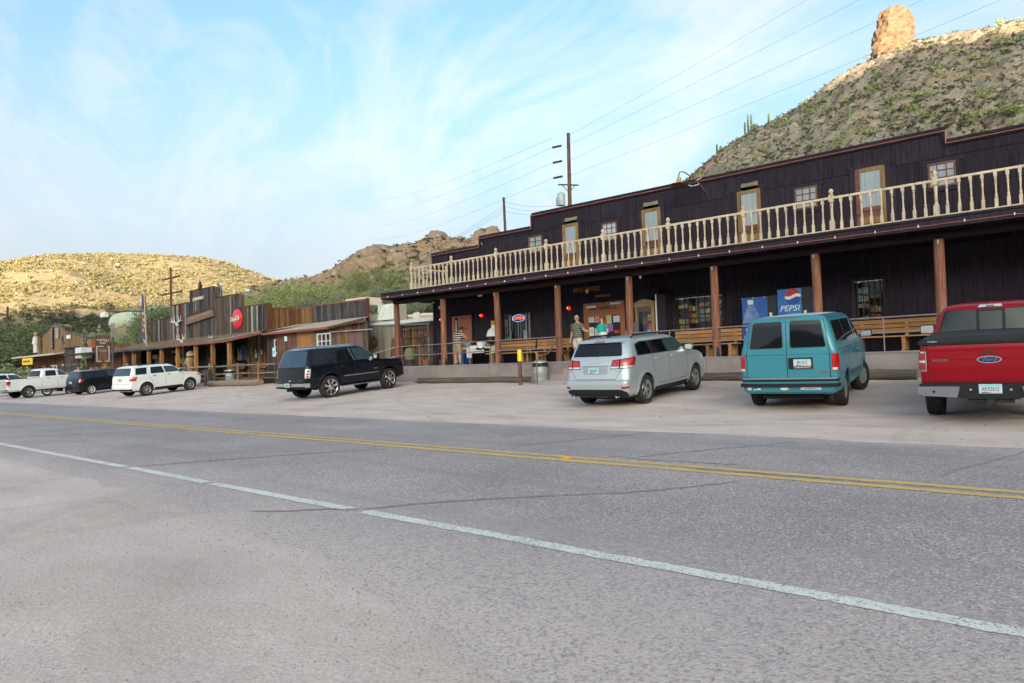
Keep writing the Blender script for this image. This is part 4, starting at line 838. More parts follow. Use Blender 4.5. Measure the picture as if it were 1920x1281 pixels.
# porch pipe rail
PR = thing('porch_pipe_rail', 'thin mauve pipe rail between the porch posts', 'railing', (-18, 21.3, 1.32))
for x0, x1 in ((-24.89, -15.44), (-12.29, 2)):
    for z in (2.27, 1.84): obj('pipe', MB().tube([(x0, 21.2, z-.02), ((x0+x1)/2, 21.2, z), (x1, 21.2, z)], .021, 8), PIPE, PR, smooth=60)
for x in (-23.27, -20.12, -16.95, -10.75, -7.6, -4.24, -1.1): obj('upright', MB().tube([(x, 21.2, 1.32), (x, 21.2, 2.27)], .017, 8), PIPE, PR, smooth=60)
SR = thing('stair_rail', 'grey pipe rail sloping down to the left from the porch corner', 'railing', (-26, 21.3, 1.3)); obj('pipe', MB().tube([(-24.9, 21.2, 2.25), (-26.6, 21.3, 2.0), (-28.0, 21.4, 1.72)], .024, 8), STEEL, SR, smooth=60); obj('pipe', MB().tube([(-24.9, 21.2, 1.82), (-26.6, 21.3, 1.5), (-28.0, 21.4, 1.25)], .024, 8), STEEL, SR); obj('upright', MB().tube([(-28.0, 21.4, .5), (-28.0, 21.4, 1.72)], .024, 8), STEEL, SR)
# steps, hand rail, bin, bollard, logs
ST = thing('concrete_steps', 'three pinkish concrete steps up to the porch behind the silver crossover', 'steps', (-13.4, 20.3, .6))
PINKC = pmat('pink_stained_concrete', (.30, .21, .205), .9, var=.15, scale=2, bump=.3)
for k, (x0, y0, z1) in enumerate([(-15.1, 19.45, .66), (-14.75, 19.75, .86), (-14.45, 20.1, 1.07), (-14.45, 20.5, 1.2)]): obj('step', MB().box(x0, -12.2, y0, 20.88 if k == 3 else [19.745, 20.095, 20.495][k], .3, z1), PINKC if k else CONCTOP, ST)
HR = thing('hand_rail', 'bent rusty pipe handrail beside the concrete steps', 'railing', (-15.2, 19.9, .6))
obj('pipe', MB().tube([(-15.25, 19.6, .5), (-15.25, 19.6, 1.45), (-15.22, 19.63, 1.55), (-15.1, 19.75, 1.58), (-14.95, 19.9, 1.62), (-15.35, 21.1, 2.24), (-15.4, 21.2, 2.27)], .024, 8), pmat('brown_rail_pipe', (.16, .10, .085), .6, var=.2), HR, smooth=60)
obj('foot_hoop', MB().tube([(-15.42, 19.55, .5), (-15.42, 19.55, .8), (-15.34, 19.58, .9), (-15.25, 19.6, .92)], .018, 6), PIPE, HR)
def bin_(x, y, z, r, h, label, bag=True):
    t = thing('trash_can', label, 'trash can', (x, y, z))
    obj('drum', MB().lathe([(r*.86, 0), (r*.88, .03), (r*.94, h*.5), (r*.965, h*.5+.01), (r*.95, h*.52), (r, h)], (x, y, z), 24), STEEL, t, smooth=40)
    if bag: obj('bin_bag', MB().lathe([(r*1.01, h-.14), (r*1.05, h-.05), (r*1.03, h+.01), (r*.9, h+.01)], (x, y, z), 24), BLACK, t, smooth=60)
    obj('lid', MB().lathe([(r*1.07, h+.012), (r*1.05, h+.05), (r*.5, h+.10), (r*.12, h+.12)], (x, y, z), 24), STEEL, t, smooth=50)
bin_(-15.75, 20.45, gz(-15.7, 20.45), .29, .72, 'round galvanized trash can against the concrete porch wall')
b_ = thing('bollard', 'thin bollard, brown below with a bright yellow sleeve on top', 'bollard', (-15.96, 19.5, .48)); obj('pipe', MB().lathe([(.072, .2), (.072, 1.40)], (-15.96, 19.5, 0), 14), pmat('brown_bollard_paint', (.11, .045, .04), .6, var=.15), b_, smooth=40)
obj('yellow_sleeve', MB().lathe([(.085, 1.38), (.085, 1.77), (.07, 1.80), (.02, 1.81)], (-15.96, 19.5, 0), 14), pmat('yellow_plastic', (.75, .58, .02), .5), b_, smooth=40)
GREYLOG = woodmat('grey_weathered_log', (.19, .155, .125), (.075, .06, .048), vert=False, bump=1); LOGEND = pmat('cut_log_end', (.30, .16, .09), .9, var=.25, scale=9)
def loglay(x0, x1, y, r, label, g='log wheel stops along the car park', mat=None, z=None):
    zz = (gz(x0, y) if z is None else z); t = thing('parking_log', label, 'log', ((x0+x1)/2, y, zz), 0, g); P = []; rs = []
    n = 12
    for k in range(n+1): f = k/n; x = x0+(x1-x0)*f; P.append((x, y+.03*noise.noise(Vector((x, 0, 3))), (gz(x, y) if z is None else z)+r*.85+.02*noise.noise(Vector((x, 5, 3))))); rs.append(r*(1+.13*noise.noise(Vector((x*1.3, 1, 1)))))
    obj('bark', MB().tube(P, rs, 12, cap=False), mat or GREYLOG, t, smooth=60)
    for p, rr, s in ((P[0], rs[0], -1), (P[-1], rs[-1], 1)): obj('log_end', MB().lathe([(rr*.99, -.01), (rr*.6, .004), (.01, .008)] if s > 0 else [(.01, -.008), (rr*.6, -.004), (rr*.99, .01)], (p[0], p[1], p[2]), 12, axis='x'), LOGEND, t)
loglay(-22.4, -16.0, 20.35, .125, 'long shredded grey log under the porch wall behind the black SUV'); loglay(-10.9, -7.3, 20.4, .14, 'grey log between the silver crossover and the teal van'); loglay(-7.1, -3.35, 20.4, .15, 'grey log with an orange cut end between the teal van and the red pickup')
# benches
BW = woodmat('golden_bench_wood', (.46, .245, .115), (.27, .13, .06), vert=False)
def bench(x0, x1, label, legs):
    y0 = 22.7; t = thing('porch_bench', label, 'bench', ((x0+x1)/2, y0, 1.32), 0, 'slatted benches along the store wall')
    for k in range(3): piece('back_slat', BW, t, x0, x1, y0+.30+.02*k, y0+.34+.02*k, 1.90+.135*k, 2.01+.135*k)
    for k in range(3): piece('seat_slat', BW, t, x0, x1, y0-.22+.16*k, y0-.08+.16*k, 1.74, 1.78)
    for x in legs:
        piece('back_post', BW, t, x-.04, x+.04, y0+.345, y0+.42, 1.32, 2.28); piece('leg', BW, t, x-.045, x+.045, y0-.2, y0-.1, 1.325, 1.735); piece('leg', BW, t, x-.045, x+.045, y0+.12, y0+.2, 1.325, 1.735); piece('foot', BW, t, x-.05, x+.05, y0-.26, y0+.3, 1.323, 1.37) ; piece('bearer', BW, t, x-.05, x+.05, y0-.22, y0+.3, 1.67, 1.738)
bench(-20.35, -17.95, 'slatted bench under the OPEN window, left one of its pair', (-20.0, -18.3)); bench(-17.85, -16.05, 'slatted bench between the OPEN window and the grey haired man', (-17.5, -16.3))
bench(-11.45, -8.95, 'slatted bench between the dark cabinet and the first drinks machine', (-10.9, -10.0, -9.2)); bench(-5.95, -2.75, 'slatted bench under the small barred window beside the red pickup', (-5.2, -4.0, -3.0)); bench(-2.6, -.2, 'slatted bench hidden mostly behind the red pickup', (-2.2, -.6))
# vending machines
def vend(x0, x1, ht, label, kind):
    y0, y1 = 22.95, 23.75; t = thing('vending_machine', label, 'vending machine', ((x0+x1)/2, y0, 1.32)); xs_ = x1-.30
    obj('cabinet', MB().box(x0, x1, y0, y1, 1.325, 1.32+ht), BLACK, t)
    dp = pmat('deep_blue_print', (.02, .055, .27), .3, c2=(.03, .13, .42), scale=2.2); mid = pmat('bright_blue_print', (.02, .26, .62), .3, c2=(.02, .07, .34), scale=1.4)
    obj('front_panel', MB().box(x0+.02, xs_, y0-.02, y0-.002, 1.36, 1.30+ht), dp if kind == 'water' else mid, t)
    cp_ = obj('coin_panel', MB().box(xs_+.02, x1-.02, y0-.02, y0-.002, 1.36, 1.30+ht), BLACK, t)
    for z, m, w in ((1.95, PAPER, .1), (2.35, PAPER, .13), (2.52, LIME, .13), (2.62, PAPER, .08)): piece('coin_sticker', m, cp_, xs_+.06, xs_+.06+w, y0-.03, y0-.021, z, z+.11)
    sd = obj('side_panel', MB().box(x1, x1+.012, y0+.03, y1-.05, 1.36, 1.30+ht), dp, t)
    if kind == 'pepsi':
        cx, cz = (x0+xs_)/2+.12, 3.20; mr = pmat('logo_red', (.48, .02, .03), .4); mw = WHITEP; mbl = pmat('logo_blue', (.01, .07, .35), .4); r = .26
        def seg(f0, f1, m, nm):
            pts = [(cx+r*u, cz+max(-1, min(1, 1))*r*f0(u)) for u in np.linspace(-1, 1, 17)] + [(cx+r*u, cz+r*f1(u)) for u in np.linspace(1, -1, 17)]
            obj(nm, MB().prism(pts, y0-.03, y0-.0215), m, t)
        ci = lambda u: math.sqrt(max(0, 1-u*u)); w1 = lambda u: max(-ci(u), min(ci(u), .22+.16*math.sin(u*3))); w2 = lambda u: max(-ci(u), min(ci(u), -.18+.16*math.sin(u*3)))
        seg(w1, ci, mr, 'logo_top'); seg(w2, w1, mw, 'logo_wave'); seg(lambda u: -ci(u), w2, mbl, 'logo_bottom')
        text('brand_lettering', 'PEPSI', .27, WHITEP, t, frontM((x0+xs_)/2, y0-.032, 2.82), .006, sx=1.05, shear=.25)
        for k, x in enumerate((x0+.14, x0+.27, xs_-.27, xs_-.13)):
            q = obj('can_picture', MB().prism(roundpoly([(x-.05, 2.32), (x+.05, 2.32), (x+.06, 2.52), (x+.02, 2.56), (x-.05, 2.54)], .03), y0-.03, y0-.0215), GOODC[6], t); piece('can_dot', REDP if k > 1 else BLUEP, q, x-.02, x+.025, y0-.036, y0-.031, 2.40, 2.47)
        piece('dispense_handle', PAPER, t, (x0+xs_)/2-.055, (x0+xs_)/2+.05, y0-.06, y0-.021, 1.9, 2.62)
        for zz, m in ((2.75, mr), (2.62, mw), (2.49, mbl)): obj('side_logo', MB().box(x1+.012, x1+.017, 23.22, 23.45, zz-.055, zz+.07), m, sd)
    else:
        cx = x0+.30; bot = pmat('bottle_print', (.20, .28, .50), .3, c2=(.08, .13, .36), scale=5)
        obj('bottle_picture', MB().prism([(cx-.07, 3.05), (cx-.10, 2.95), (cx-.2, 2.75), (cx-.26, 2.5), (cx-.24, 1.5), (cx+.3, 1.5), (cx+.32, 2.5), (cx+.26, 2.75), (cx+.14, 2.95), (cx+.10, 3.05)], y0-.028, y0-.0215), bot, t)
        piece('bottle_cap', PAPER, t, cx-.08, cx+.11, y0-.034, y0-.0285, 3.05, 3.20); piece('bottle_label', pmat('label_blue', (.01, .05, .30), .3), t, cx-.25, cx+.31, y0-.034, y0-.0285, 2.0, 2.42)
        obj('label_peaks', MB().prism([(cx-.2, 2.30), (cx-.1, 2.37), (cx-.05, 2.32), (cx+.05, 2.40), (cx+.12, 2.33), (cx+.2, 2.38), (cx+.28, 2.30), (cx+.2, 2.34), (cx+.12, 2.30), (cx+.05, 2.36), (cx-.05, 2.29), (cx-.1, 2.33)], y0-.038, y0-.0345), PAPER, t)
        obj('label_sun', MB().prism([(cx+.0+.03*math.cos(a), 2.40+.03*math.sin(a)) for a in np.linspace(0, 6.28, 9)[:-1]], y0-.0385, y0-.0345), REDP, t)
        text('brand_lettering', 'Aquafina', .13, PAPER, t, frontM(cx+.02, y0-.037, 2.20), .003, sx=.9)
        for x in (x0+.02, x0+.4, x0+.78): piece('shelf_bulb', PAPER, t, x, x+.03, y0-.04, y0-.01, 3.25, 3.28)
vend(-8.90, -7.72, 1.98, 'drinks machine with a giant water bottle printed on its blue front', 'water'); vend(-7.70, -6.62, 2.16, 'tall blue drinks machine with the word PEPSI and a round logo', 'pepsi')
# fortune teller cabinet, dark cabinet, slanted grey box
t = thing('fortune_teller_cabinet', 'glazed pale wood cabinet with an arched top and a red robed puppet inside', 'cabinet', (-12.75, 23.3, 1.32)); OAK = woodmat('pale_oak', (.34, .24, .13), (.22, .145, .075)); x0, x1, y0, y1 = -13.12, -12.32, 23.1, 23.7
obj('base', MB().box(x0, x1, y0, y1, 1.325, 2.28), OAK, t); obj('back', MB().box(x0, x1, y1-.03, y1, 2.28, 3.42), pmat('cabinet_backdrop', (.20, .22, .17), .8, c2=(.12, .12, .10)), t); obj('post', MB().box(x0, x0+.1, y0, y0+.1, 2.285, 3.42), OAK, t); obj('post', MB().box(x1-.1, x1, y0, y0+.1, 2.285, 3.42), OAK, t)
obj('arched_top', MB().prism([(x0-.03, 3.3), (x1+.03, 3.3), (x1+.03, 3.46), (x1-.15, 3.55), ((x0+x1)/2, 3.6), (x0+.15, 3.55), (x0-.03, 3.46)], y0-.02, y1), OAK, t); obj('leaf_garland', MB().box(x0+.1, x1-.1, y0+.04, y0+.1, 3.12, 3.3), pmat('autumn_leaves', (.25, .09, .03), .8, c2=(.06, .05, .02), scale=22), t)
obj('pane', MB().quad((x0+.1, y0+.02, 2.28), (x1-.1, y0+.02, 2.28), (x1-.1, y0+.02, 3.3), (x0+.1, y0+.02, 3.3)), GLASS, t)
pp = obj('puppet', MB().lathe([(.17, 2.30), (.19, 2.5), (.16, 2.68), (.06, 2.76)], (-12.62, 23.4, 0), 12), REDP, t, smooth=50); obj('puppet_head', MB().ball((-12.62, 23.38, 2.85), .10, 10, 7), GOODC[2], pp, smooth=80); obj('puppet_hat', MB().lathe([(.13, 2.9), (.11, 2.98), (.03, 3.03)], (-12.62, 23.38, 0), 10), YELP, pp); obj('puppet_coat', MB().lathe([(.20, 2.3), (.215, 2.5), (.12, 2.7)], (-12.72, 23.45, 0), 10), BLUEP, pp); piece('blue_card', pmat('cyan_card', (.03, .42, .62), .6), t, -12.62, -12.46, y0+.005, y0+.012, 2.31, 2.43)
t = thing('dark_cabinet', 'tall plain dark purple cupboard with a white left edge beside the glazed cabinet', 'cupboard', (-11.98, 23.4, 1.32)); obj('body', MB().box(-12.24, -11.90, 23.2, YW-.005, 1.325, 3.74), DTRIM, t); obj('edge_strip', MB().box(-12.285, -12.245, 23.17, 23.24, 1.325, 3.74), WHITEP, t); obj('sign_header', MB().box(-13.2, -12.3, 23.5, 23.56, 3.66, 4.02), DTRIM, t)
t = thing('slanted_kiosk', 'grey slanted metal kiosk behind the fifth porch post, right of the entrance', 'kiosk', (-13.35, 22.8, 1.32)); obj('body', MB().prism([(-13.78, 1.325), (-12.98, 1.325), (-12.98, 2.72), (-13.18, 2.72)], 22.7, 23.1), pmat('grey_metal_paint', (.20, .22, .25), .5, var=.2), t); obj('badge', MB().ball((-13.12, 22.68, 2.66), .07, 10, 6), PAPER, t)

# ---------------------------------------------------- wooden saloon complex on the left
GREYPL = [woodmat('grey_barn_wood_%s' % n, a, b, rv=.35, fine=.7) for n, a, b in (('slate', (.115, .110, .120), (.030, .029, .036)), ('brown', (.155, .110, .085), (.035, .025, .021)), ('dark', (.085, .070, .074), (.018, .016, .019)))]
PALEPL = woodmat('peeling_white_plank', (.40, .38, .36), (.14, .12, .11), rv=.2, fine=.7); REDPL = woodmat('old_red_plank', (.17, .048, .045), (.07, .025, .025), rv=.1); MINTPL = woodmat('mint_plank', (.30, .38, .28), (.2, .26, .2)); TANPL = woodmat('tan_plank', (.24, .15, .10), (.13, .08, .05), rv=.3)
OCHRE = woodmat('golden_brown_plank', (.27, .145, .068), (.09, .046, .024), rv=.4, fine=.7); RUST = woodmat('reddish_brown_plank', (.17, .072, .040), (.055, .024, .015), rv=.35, fine=.7); POSTW = woodmat('orange_square_post', (.42, .21, .08), (.20, .095, .04), rv=.15)
REDTRIM = pmat('red_eave_trim', (.30, .075, .065), .7, c2=(.15, .05, .045), scale=3); SHAKE = pmat('old_shake_roof', (.27, .19, .14), .95, c2=(.075, .052, .04), scale=5, stretch=(1, 2.5, 1), bump=1, bscale=14, detail=9)
SL = thing('saloon_building', 'weathered plank saloon with a stepped false front and a long shaded boardwalk porch', 'building', (-50, 24, .9))
def planks(parent, x0, x1, top, bot, y, pal, w=.24, th=.03, seed=1, special=None, name='plank'):
    rr = random.Random(seed); x = x0
    while x < x1-.03:
        ww = min(w*rr.uniform(.7, 1.3), x1-x); xm = x+ww/2; t_ = top(xm) if callable(top) else top; b_ = bot(xm) if callable(bot) else bot
        m = rr.choice(pal)
        if special:
            for a, b, mm in special:
                if a <= xm <= b: m = mm
        yo = rr.uniform(0, .015); piece(name, m, parent, x+.006, x+ww-.006, y-yo, y+th-yo, b_, t_+rr.uniform(-.025, .01)); x += ww
def ff_top(x): return 5.70 if x < -55.05 else 6.65 if x < -51.85 else 7.5 if x < -48 else 6.65 if x < -44.6 else 5.70
planks(SL, -58.65, -41.0, ff_top, 3.85, 24.0, GREYPL, .17, .04, 5, [(-57.3, -57.05, PALEPL), (-56.7, -56.4, TANPL), (-54.7, -54.5, PALEPL), (-54.1, -53.85, PALEPL), (-53.3, -53.05, REDPL), (-52.7, -52.55, PALEPL), (-51.0, -50.85, TANPL), (-47.1, -46.85, REDPL), (-45.75, -45.6, PALEPL), (-43.4, -43.2, TANPL), (-42.95, -42.7, MINTPL), (-42.2, -42.0, PALEPL)])
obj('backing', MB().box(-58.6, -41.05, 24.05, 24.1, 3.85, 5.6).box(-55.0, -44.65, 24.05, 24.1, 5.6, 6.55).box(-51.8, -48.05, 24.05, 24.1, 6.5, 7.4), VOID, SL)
for x, z0, z1, m in ((-48.0, 6.6, 7.5, GREYPL[1]), (-44.6, 5.65, 6.65, GREYPL[1]), (-41.0, 3.9, 5.72, RUST)): obj('return_board', MB().box(x, x+.05, 24.0, 24.42, z0, z1), m, SL)
obj('corner_board', MB().box(-58.75, -58.66, 23.96, 24.06, 3.9, 5.75), REDPL, SL)
for x0, x1, z in ((-58.7, -55.05, 5.72), (-55.05, -51.85, 6.67), (-51.85, -48.0, 7.52), (-48, -44.6, 6.67), (-44.6, -40.95, 5.72)): obj('top_trim', MB().box(x0, x1, 23.96, 24.1, z, z+.045), RUST, SL)
# recess side wall and long parapet to the right
for k in range(11): y = 24.42+.155*k; piece('side_plank', OCHRE if k % 3 else RUST, SL, -41.1+.02, -41.05, y, y+.15, 4.0, 5.46)
planks(SL, -41.0, -33.35, lambda x: 5.46, 4.35, 26.2, GREYPL[:1]+GREYPL[2:], .2, .03, 9, name='parapet_plank'); obj('top_trim', MB().box(-41.1, -33.3, 26.15, 26.28, 5.46, 5.53), REDTRIM, SL); obj('top_trim', MB().box(-41.12, -41.0, 24.7, 26.2, 5.47, 5.54), REDTRIM, SL); obj('end_post', MB().box(-33.36, -33.2, 26.12, 26.3, 3.9, 5.55), REDPL, SL)
planks(SL, -41.0, -38.9, lambda x: 5.45, 4.35, 26.10, [OCHRE, RUST, OCHRE], .22, .03, 19, name='parapet_plank')
# porch roof of the saloon: slope with shake courses
rf = MB()
def rz(x, y): e = float(np.interp(x, [-62, -60.5, -41.3, -37.0], [2.95, 3.27, 3.30, 3.52])); return e + (y-21.3)*.25
NX = 60
for j in range(9):
    ya = 21.3+.31*j; yb = ya+.36
    for i in range(NX):
        xa = -61.8+20.8*i/NX+.02*random.random(); xb = -61.8+20.8*(i+1)/NX; o = .02*random.random()+.015
        rf.add([(xa, ya, rz(xa, ya)+o+.012), (xb, ya, rz(xb, ya)+o+.012), (xb, yb, rz(xb, yb)-.005), (xa, yb, rz(xa, yb)-.005), (xa, ya, rz(xa, ya)-.03), (xb, ya, rz(xb, ya)-.03)], [(0, 1, 2, 3), (4, 5, 1, 0)])
so_ = obj('roof_shakes', rf, SHAKE, SL); so_['kind'] = 'stuff'
obj('porch_ceiling', MB().add([(-61.9, 21.25, rz(-61.9, 21.25)-.04), (-41.0, 21.25, rz(-41, 21.25)-.04), (-41.0, 24.0, rz(-41, 24)-.04), (-61.9, 24.0, rz(-61.9, 24)-.04)], [(0, 1, 2, 3)]), GREYPL[2], SL)
obj('eave_board', MB().bar((-60.4, 21.22, 3.20), (-49.5, 21.22, 3.20), .04, .13), GREYPL[0], SL); obj('eave_trim', MB().bar((-49.5, 21.21, 3.215), (-41.25, 21.21, 3.22), .05, .10), REDTRIM, SL); obj('eave_trim', MB().bar((-41.25, 21.21, 3.24), (-36.9, 21.21, 3.52), .05, .11), REDTRIM, SL); obj('gutter', MB().bar((-43.2, 21.16, 3.32), (-36.9, 21.16, 3.61), .05, .05), PALEPL, SL)
obj('porch_roof_wing', MB().add([(-41.3, 21.3, 3.32), (-36.9, 21.3, 3.60), (-36.9, 26.1, 4.38), (-41.3, 26.1, 4.38), (-41.3, 21.3, 3.27), (-36.9, 21.3, 3.55)], [(0, 1, 2, 3), (4, 5, 1, 0)]), pmat('tan_rolled_roof', (.40, .33, .26), .95, var=.12, scale=1.5, bump=.3), SL)
for x in (-61.4, -57.45, -55.73, -53.04, -50.87, -48.32, -45.63, -43.27, -41.13): obj('porch_post', MB().box(x-.11, x+.11, 21.4, 21.6, .96, 3.24), POSTW, SL)
for k in range(11): piece('boardwalk_plank', GREYPL[1] if k % 2 else TANPL, SL, -62, -35.2, 21.25+.25*k, 21.49+.25*k, .88, .95)
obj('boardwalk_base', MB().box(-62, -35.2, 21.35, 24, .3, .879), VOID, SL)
# ground floor wall of the saloon: pieces between openings
SOPS = [(-60.8, -59.6), (-58.9, -56.6), (-54.6, -53.4), (-51.9, -49.4), (-47.9, -46.0), (-45.3, -43.4)]
planks(SL, -62, -60.8, lambda x: 3.85, .95, 24.0, GREYPL+[OCHRE], .22, .03, 21, name='wall_plank')
last = -60.8
for i, (a, b) in enumerate(SOPS):
    if a > last: planks(SL, last, a, lambda x: 3.9, .95, 24.0, [RUST, RUST, GREYPL[1]], .22, .03, 22+i, name='wall_plank')
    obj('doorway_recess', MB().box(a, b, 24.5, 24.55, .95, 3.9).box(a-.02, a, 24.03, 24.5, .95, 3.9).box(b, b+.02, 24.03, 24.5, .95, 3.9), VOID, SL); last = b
    if i in (1, 5): piece('lower_wall', RUST, SL, a, b, 24.0, 24.04, .95, 1.75); obj('window_frame', MB().box(a, a+.08, 23.97, 24.05, 1.75, 3.3).box(b-.08, b, 23.97, 24.05, 1.75, 3.3).box(a+.08, b-.08, 23.97, 24.05, 1.752, 1.83), GREYPL[1], SL)
planks(SL, last, -37.2, lambda x: 4.0, .95, 24.0, [OCHRE, RUST, OCHRE, TANPL], .24, .03, 31, [(-42.2, -41.95, PALEPL), (-39.6, -39.4, PALEPL)], name='wall_plank')
rr = random.Random(4)
SH = [(-54.2, 2.9, .5, .22, PAPER, 'sign_board'), (-54.3, 2.2, .2, .5, GOODC[6], 'notice'), (-53.8, 2.0, .18, .45, PAPER, 'notice'), (-53.3, 2.1, .16, .4, PAPER, 'notice'), (-52.9, 2.3, .2, .8, GOODC[6], 'notice'), (-54.0, 2.6, .14, .16, YELP, 'notice'), (-58.3, 2.55, 1.0, .35, YELP, 'sign_board'), (-48.9, 2.4, .12, .3, GOODC[4], 'notice'), (-48.6, 2.1, .1, .4, GOODC[1], 'notice'), (-48.8, 1.5, .18, .5, PAPER, 'notice'),
      (-42.9, 2.4, .14, .5, GOODC[6], 'notice'), (-42.4, 2.6, .16, .18, LIME, 'notice'), (-42.35, 2.2, .18, .35, PAPER, 'notice'), (-41.65, 2.4, .2, .32, PAPER, 'notice'), (-40.3, 2.85, .36, .34, YELP, 'notice'), (-40.25, 2.9, .22, .2, GOODC[0], 'notice')]
for i, (x, z, w, h, m, n) in enumerate(SH): piece(n, m, SL, x, x+w, 23.90+.01*(i == len(SH)-1)-.02*(i == len(SH)-1), 23.96-.02*(i == len(SH)-1), z, z+h)
for k in range(12): x = -45.1+.14*k; piece('hanging_goods', rr.choice(GOODC), SL, x, x+.09, 24.15, 24.2, 2.0+rr.uniform(0, .3), 2.9+rr.uniform(-.3, .3))
for k in range(5): x = -59.8+.5*k; piece('hanging_goods', rr.choice(GOODC), SL, x, x+.3, 24.3, 24.35, 2.0, 2.7)
text('sign_lettering', 'GIFTS', .26, PAPER, SL, frontM(-57.8, 23.885, 2.72), .004)
# lasso hoops on the wall, shown as pale ovals
for x, z, a, b, lb in ((-52.0, 3.0, .15, .33, 'solid'), (-51.9, 2.25, .17, .30, ''), (-51.3, 2.6, .11, .25, 's'), (-51.2, 2.0, .12, .25, '')):
    pts = [(x+a*math.cos(t_), 23.5, z+b*math.sin(t_)) for t_ in np.linspace(0, 6.283, 19)]; obj('rope_coil', MB().tube(pts, .045 if lb == '' else .05, 6), pmat('straw_rope', (.50, .36, .22), .9), SL)
ch = thing('carved_figure', 'pale carved wooden figure standing on the boardwalk by the doorway', 'statue', (-47.4, 21.9, .95)); WD = pmat('carved_pale_wood', (.36, .25, .12), .8, c2=(.22, .14, .07), scale=6)
obj('robe', MB().lathe([(.26, .97), (.28, 1.3), (.25, 1.9), (.30, 2.2), (.26, 2.35), (.1, 2.45)], (-47.4, 21.9, 0), 14), WD, ch, smooth=50); obj('head', MB().ball((-47.4, 21.9, 2.56), .15, 10, 7, (1, 1, 1.15)), WD, ch, smooth=80); obj('headdress', MB().lathe([(.28, 2.5), (.3, 2.62), (.18, 2.8), (.05, 2.9)], (-47.42, 21.98, 0), 9), GOODC[2], ch); obj('arm', MB().tube([(-47.65, 21.9, 2.3), (-47.7, 21.7, 2.0), (-47.45, 21.6, 2.05)], .06, 7), WD, ch)
# signs and ornaments on the false front
an = thing('arrow_board', 'tilted dark board with rusty broken lettering across the saloon false front', 'sign', (-50, 23.9, 5.5)); RB = pmat('rusty_sign_face', (.26, .14, .09), .9, c2=(.06, .045, .05), scale=9, stretch=(1, 1, 3), thr=(.42, .55))
obj('face', MB().prism([(-52.1, 5.0), (-47.85, 5.42), (-48.0, 5.92), (-52.1, 5.60)], 23.88, 23.93), RB, an); obj('frame_strip', MB().bar((-52.2, 23.86, 5.62), (-47.9, 23.86, 5.96), .06, .05), BLACK, an); obj('frame_strip', MB().bar((-52.2, 23.86, 4.96), (-47.7, 23.86, 5.38), .06, .05), BLACK, an)
text('lettering', 'SUPERSTITION SALOON', .30, pmat('pale_letters', (.34, .26, .19), .9), an, frontM(-50.0, 23.865, 5.52, R(-5.4)), .01, sx=1.05)
ss = thing('cream_sign', 'small cream wooden sign on the top step of the false front', 'sign', (-50.2, 23.9, 6.8)); obj('board', MB().prism([(-51.1, 6.68), (-49.35, 6.74), (-49.4, 6.98), (-51.1, 6.95)], 23.88, 23.93), pmat('cream_board', (.34, .29, .19), .9, var=.2, scale=6), ss); text('lettering', 'SALOON', .22, PAPER, ss, frontM(-50.2, 23.87, 6.84), .006, sx=1.2)
for k in range(6): solo('horseshoe', MB().tube([(-50.45+.25*math.cos(a), 23.88, 6.05+.10*k*1.1+.05*math.sin(a)) for a in np.linspace(3.5, 5.9, 6)], .025, 5), PALEPL, '%s curved metal piece in the ladder of six under the cream sign' % ['lowest', 'second lowest', 'third lowest', 'third highest', 'second highest', 'topmost'][k], 'horseshoe', (-50.4, 23.9, 6.1+.1*k), 'curved metal pieces under the cream sign')
cc = thing('cola_disc', 'domed red round Coca-Cola disc sign on the plank false front', 'sign', (-44.65, 23.8, 4.94)); obj('disc', MB().lathe([(.70, 0), (.70, -.03), (.60, -.09), (.35, -.14), (.02, -.16)], (-44.65, 23.95, 4.94), 36, axis='y'), pmat('glossy_red', (.58, .012, .02), .18, coat=.6), cc, smooth=50); text('script_lettering', 'Coca-Cola', .46, WHITEP, cc, frontM(-44.68, 23.76, 4.95, R(-4)), .02, sx=.60, shear=.35)
def antlers(x, y, z, s, label):
    t = thing('antlers', label, 'antlers', (x, y, z)); M_ = pmat('bleached_antler', (.56, .54, .52), .8)
    for m in (-1, 1):
        obj('antler', MB().tube([(x, y, z), (x+m*.25*s, y-.05, z+.1*s), (x+m*.55*s, y-.1, z+.15*s), (x+m*.75*s, y-.1, z+.5*s)], [.05*s, .045*s, .04*s, .015*s], 6).tube([(x+m*.3*s, y-.06, z+.1*s), (x+m*.3*s, y-.1, z+.55*s)], [.035*s, .012*s], 5).tube([(x+m*.55*s, y-.1, z+.15*s), (x+m*.95*s, y-.1, z+.2*s)], [.035*s, .01*s], 5), M_, t)
    obj('skull', MB().ball((x, y, z-.05), .12*s, 8, 6, (1, 1, 1.3)), M_, t)
antlers(-53.6, 23.85, 5.15, 1.15, 'bleached branching antlers nailed on the left part of the false front'); antlers(-49.2, 22.2, 3.62, .9, 'white antlers lying on the porch roof left of the middle'); antlers(-45.6, 22.6, 3.66, .45, 'small white bones lying on the porch roof toward the disc sign')
solo('wagon_hub', MB().ball((-54.3, 23.8, 3.0), .1, 8, 6), PAPER, 'pale knob hanging at the left end of the porch', 'ornament', (-54.3, 23.8, 3.0))
dk = thing('satellite_dish', 'grey satellite dish seen edge on behind the top step of the false front', 'satellite dish', (-52.8, 27, 7.2)); obj('reflector', MB().lathe([(.72, -.16), (.50, .0), (.22, .10), (.02, .13)], (0, 0, 0), 20, axis='x', cap=False).xf(Matrix.Translation((-52.85, 27, 7.85)) @ Matrix.Rotation(R(-22), 4, 'Y') @ Matrix.Rotation(R(68), 4, 'Z')), pmat('dish_grey', (.26, .29, .34), .5), dk, smooth=60); obj('mast', MB().tube([(-52.7, 27, 6.0), (-52.75, 27, 7.75)], .05, 8), STEEL, dk)
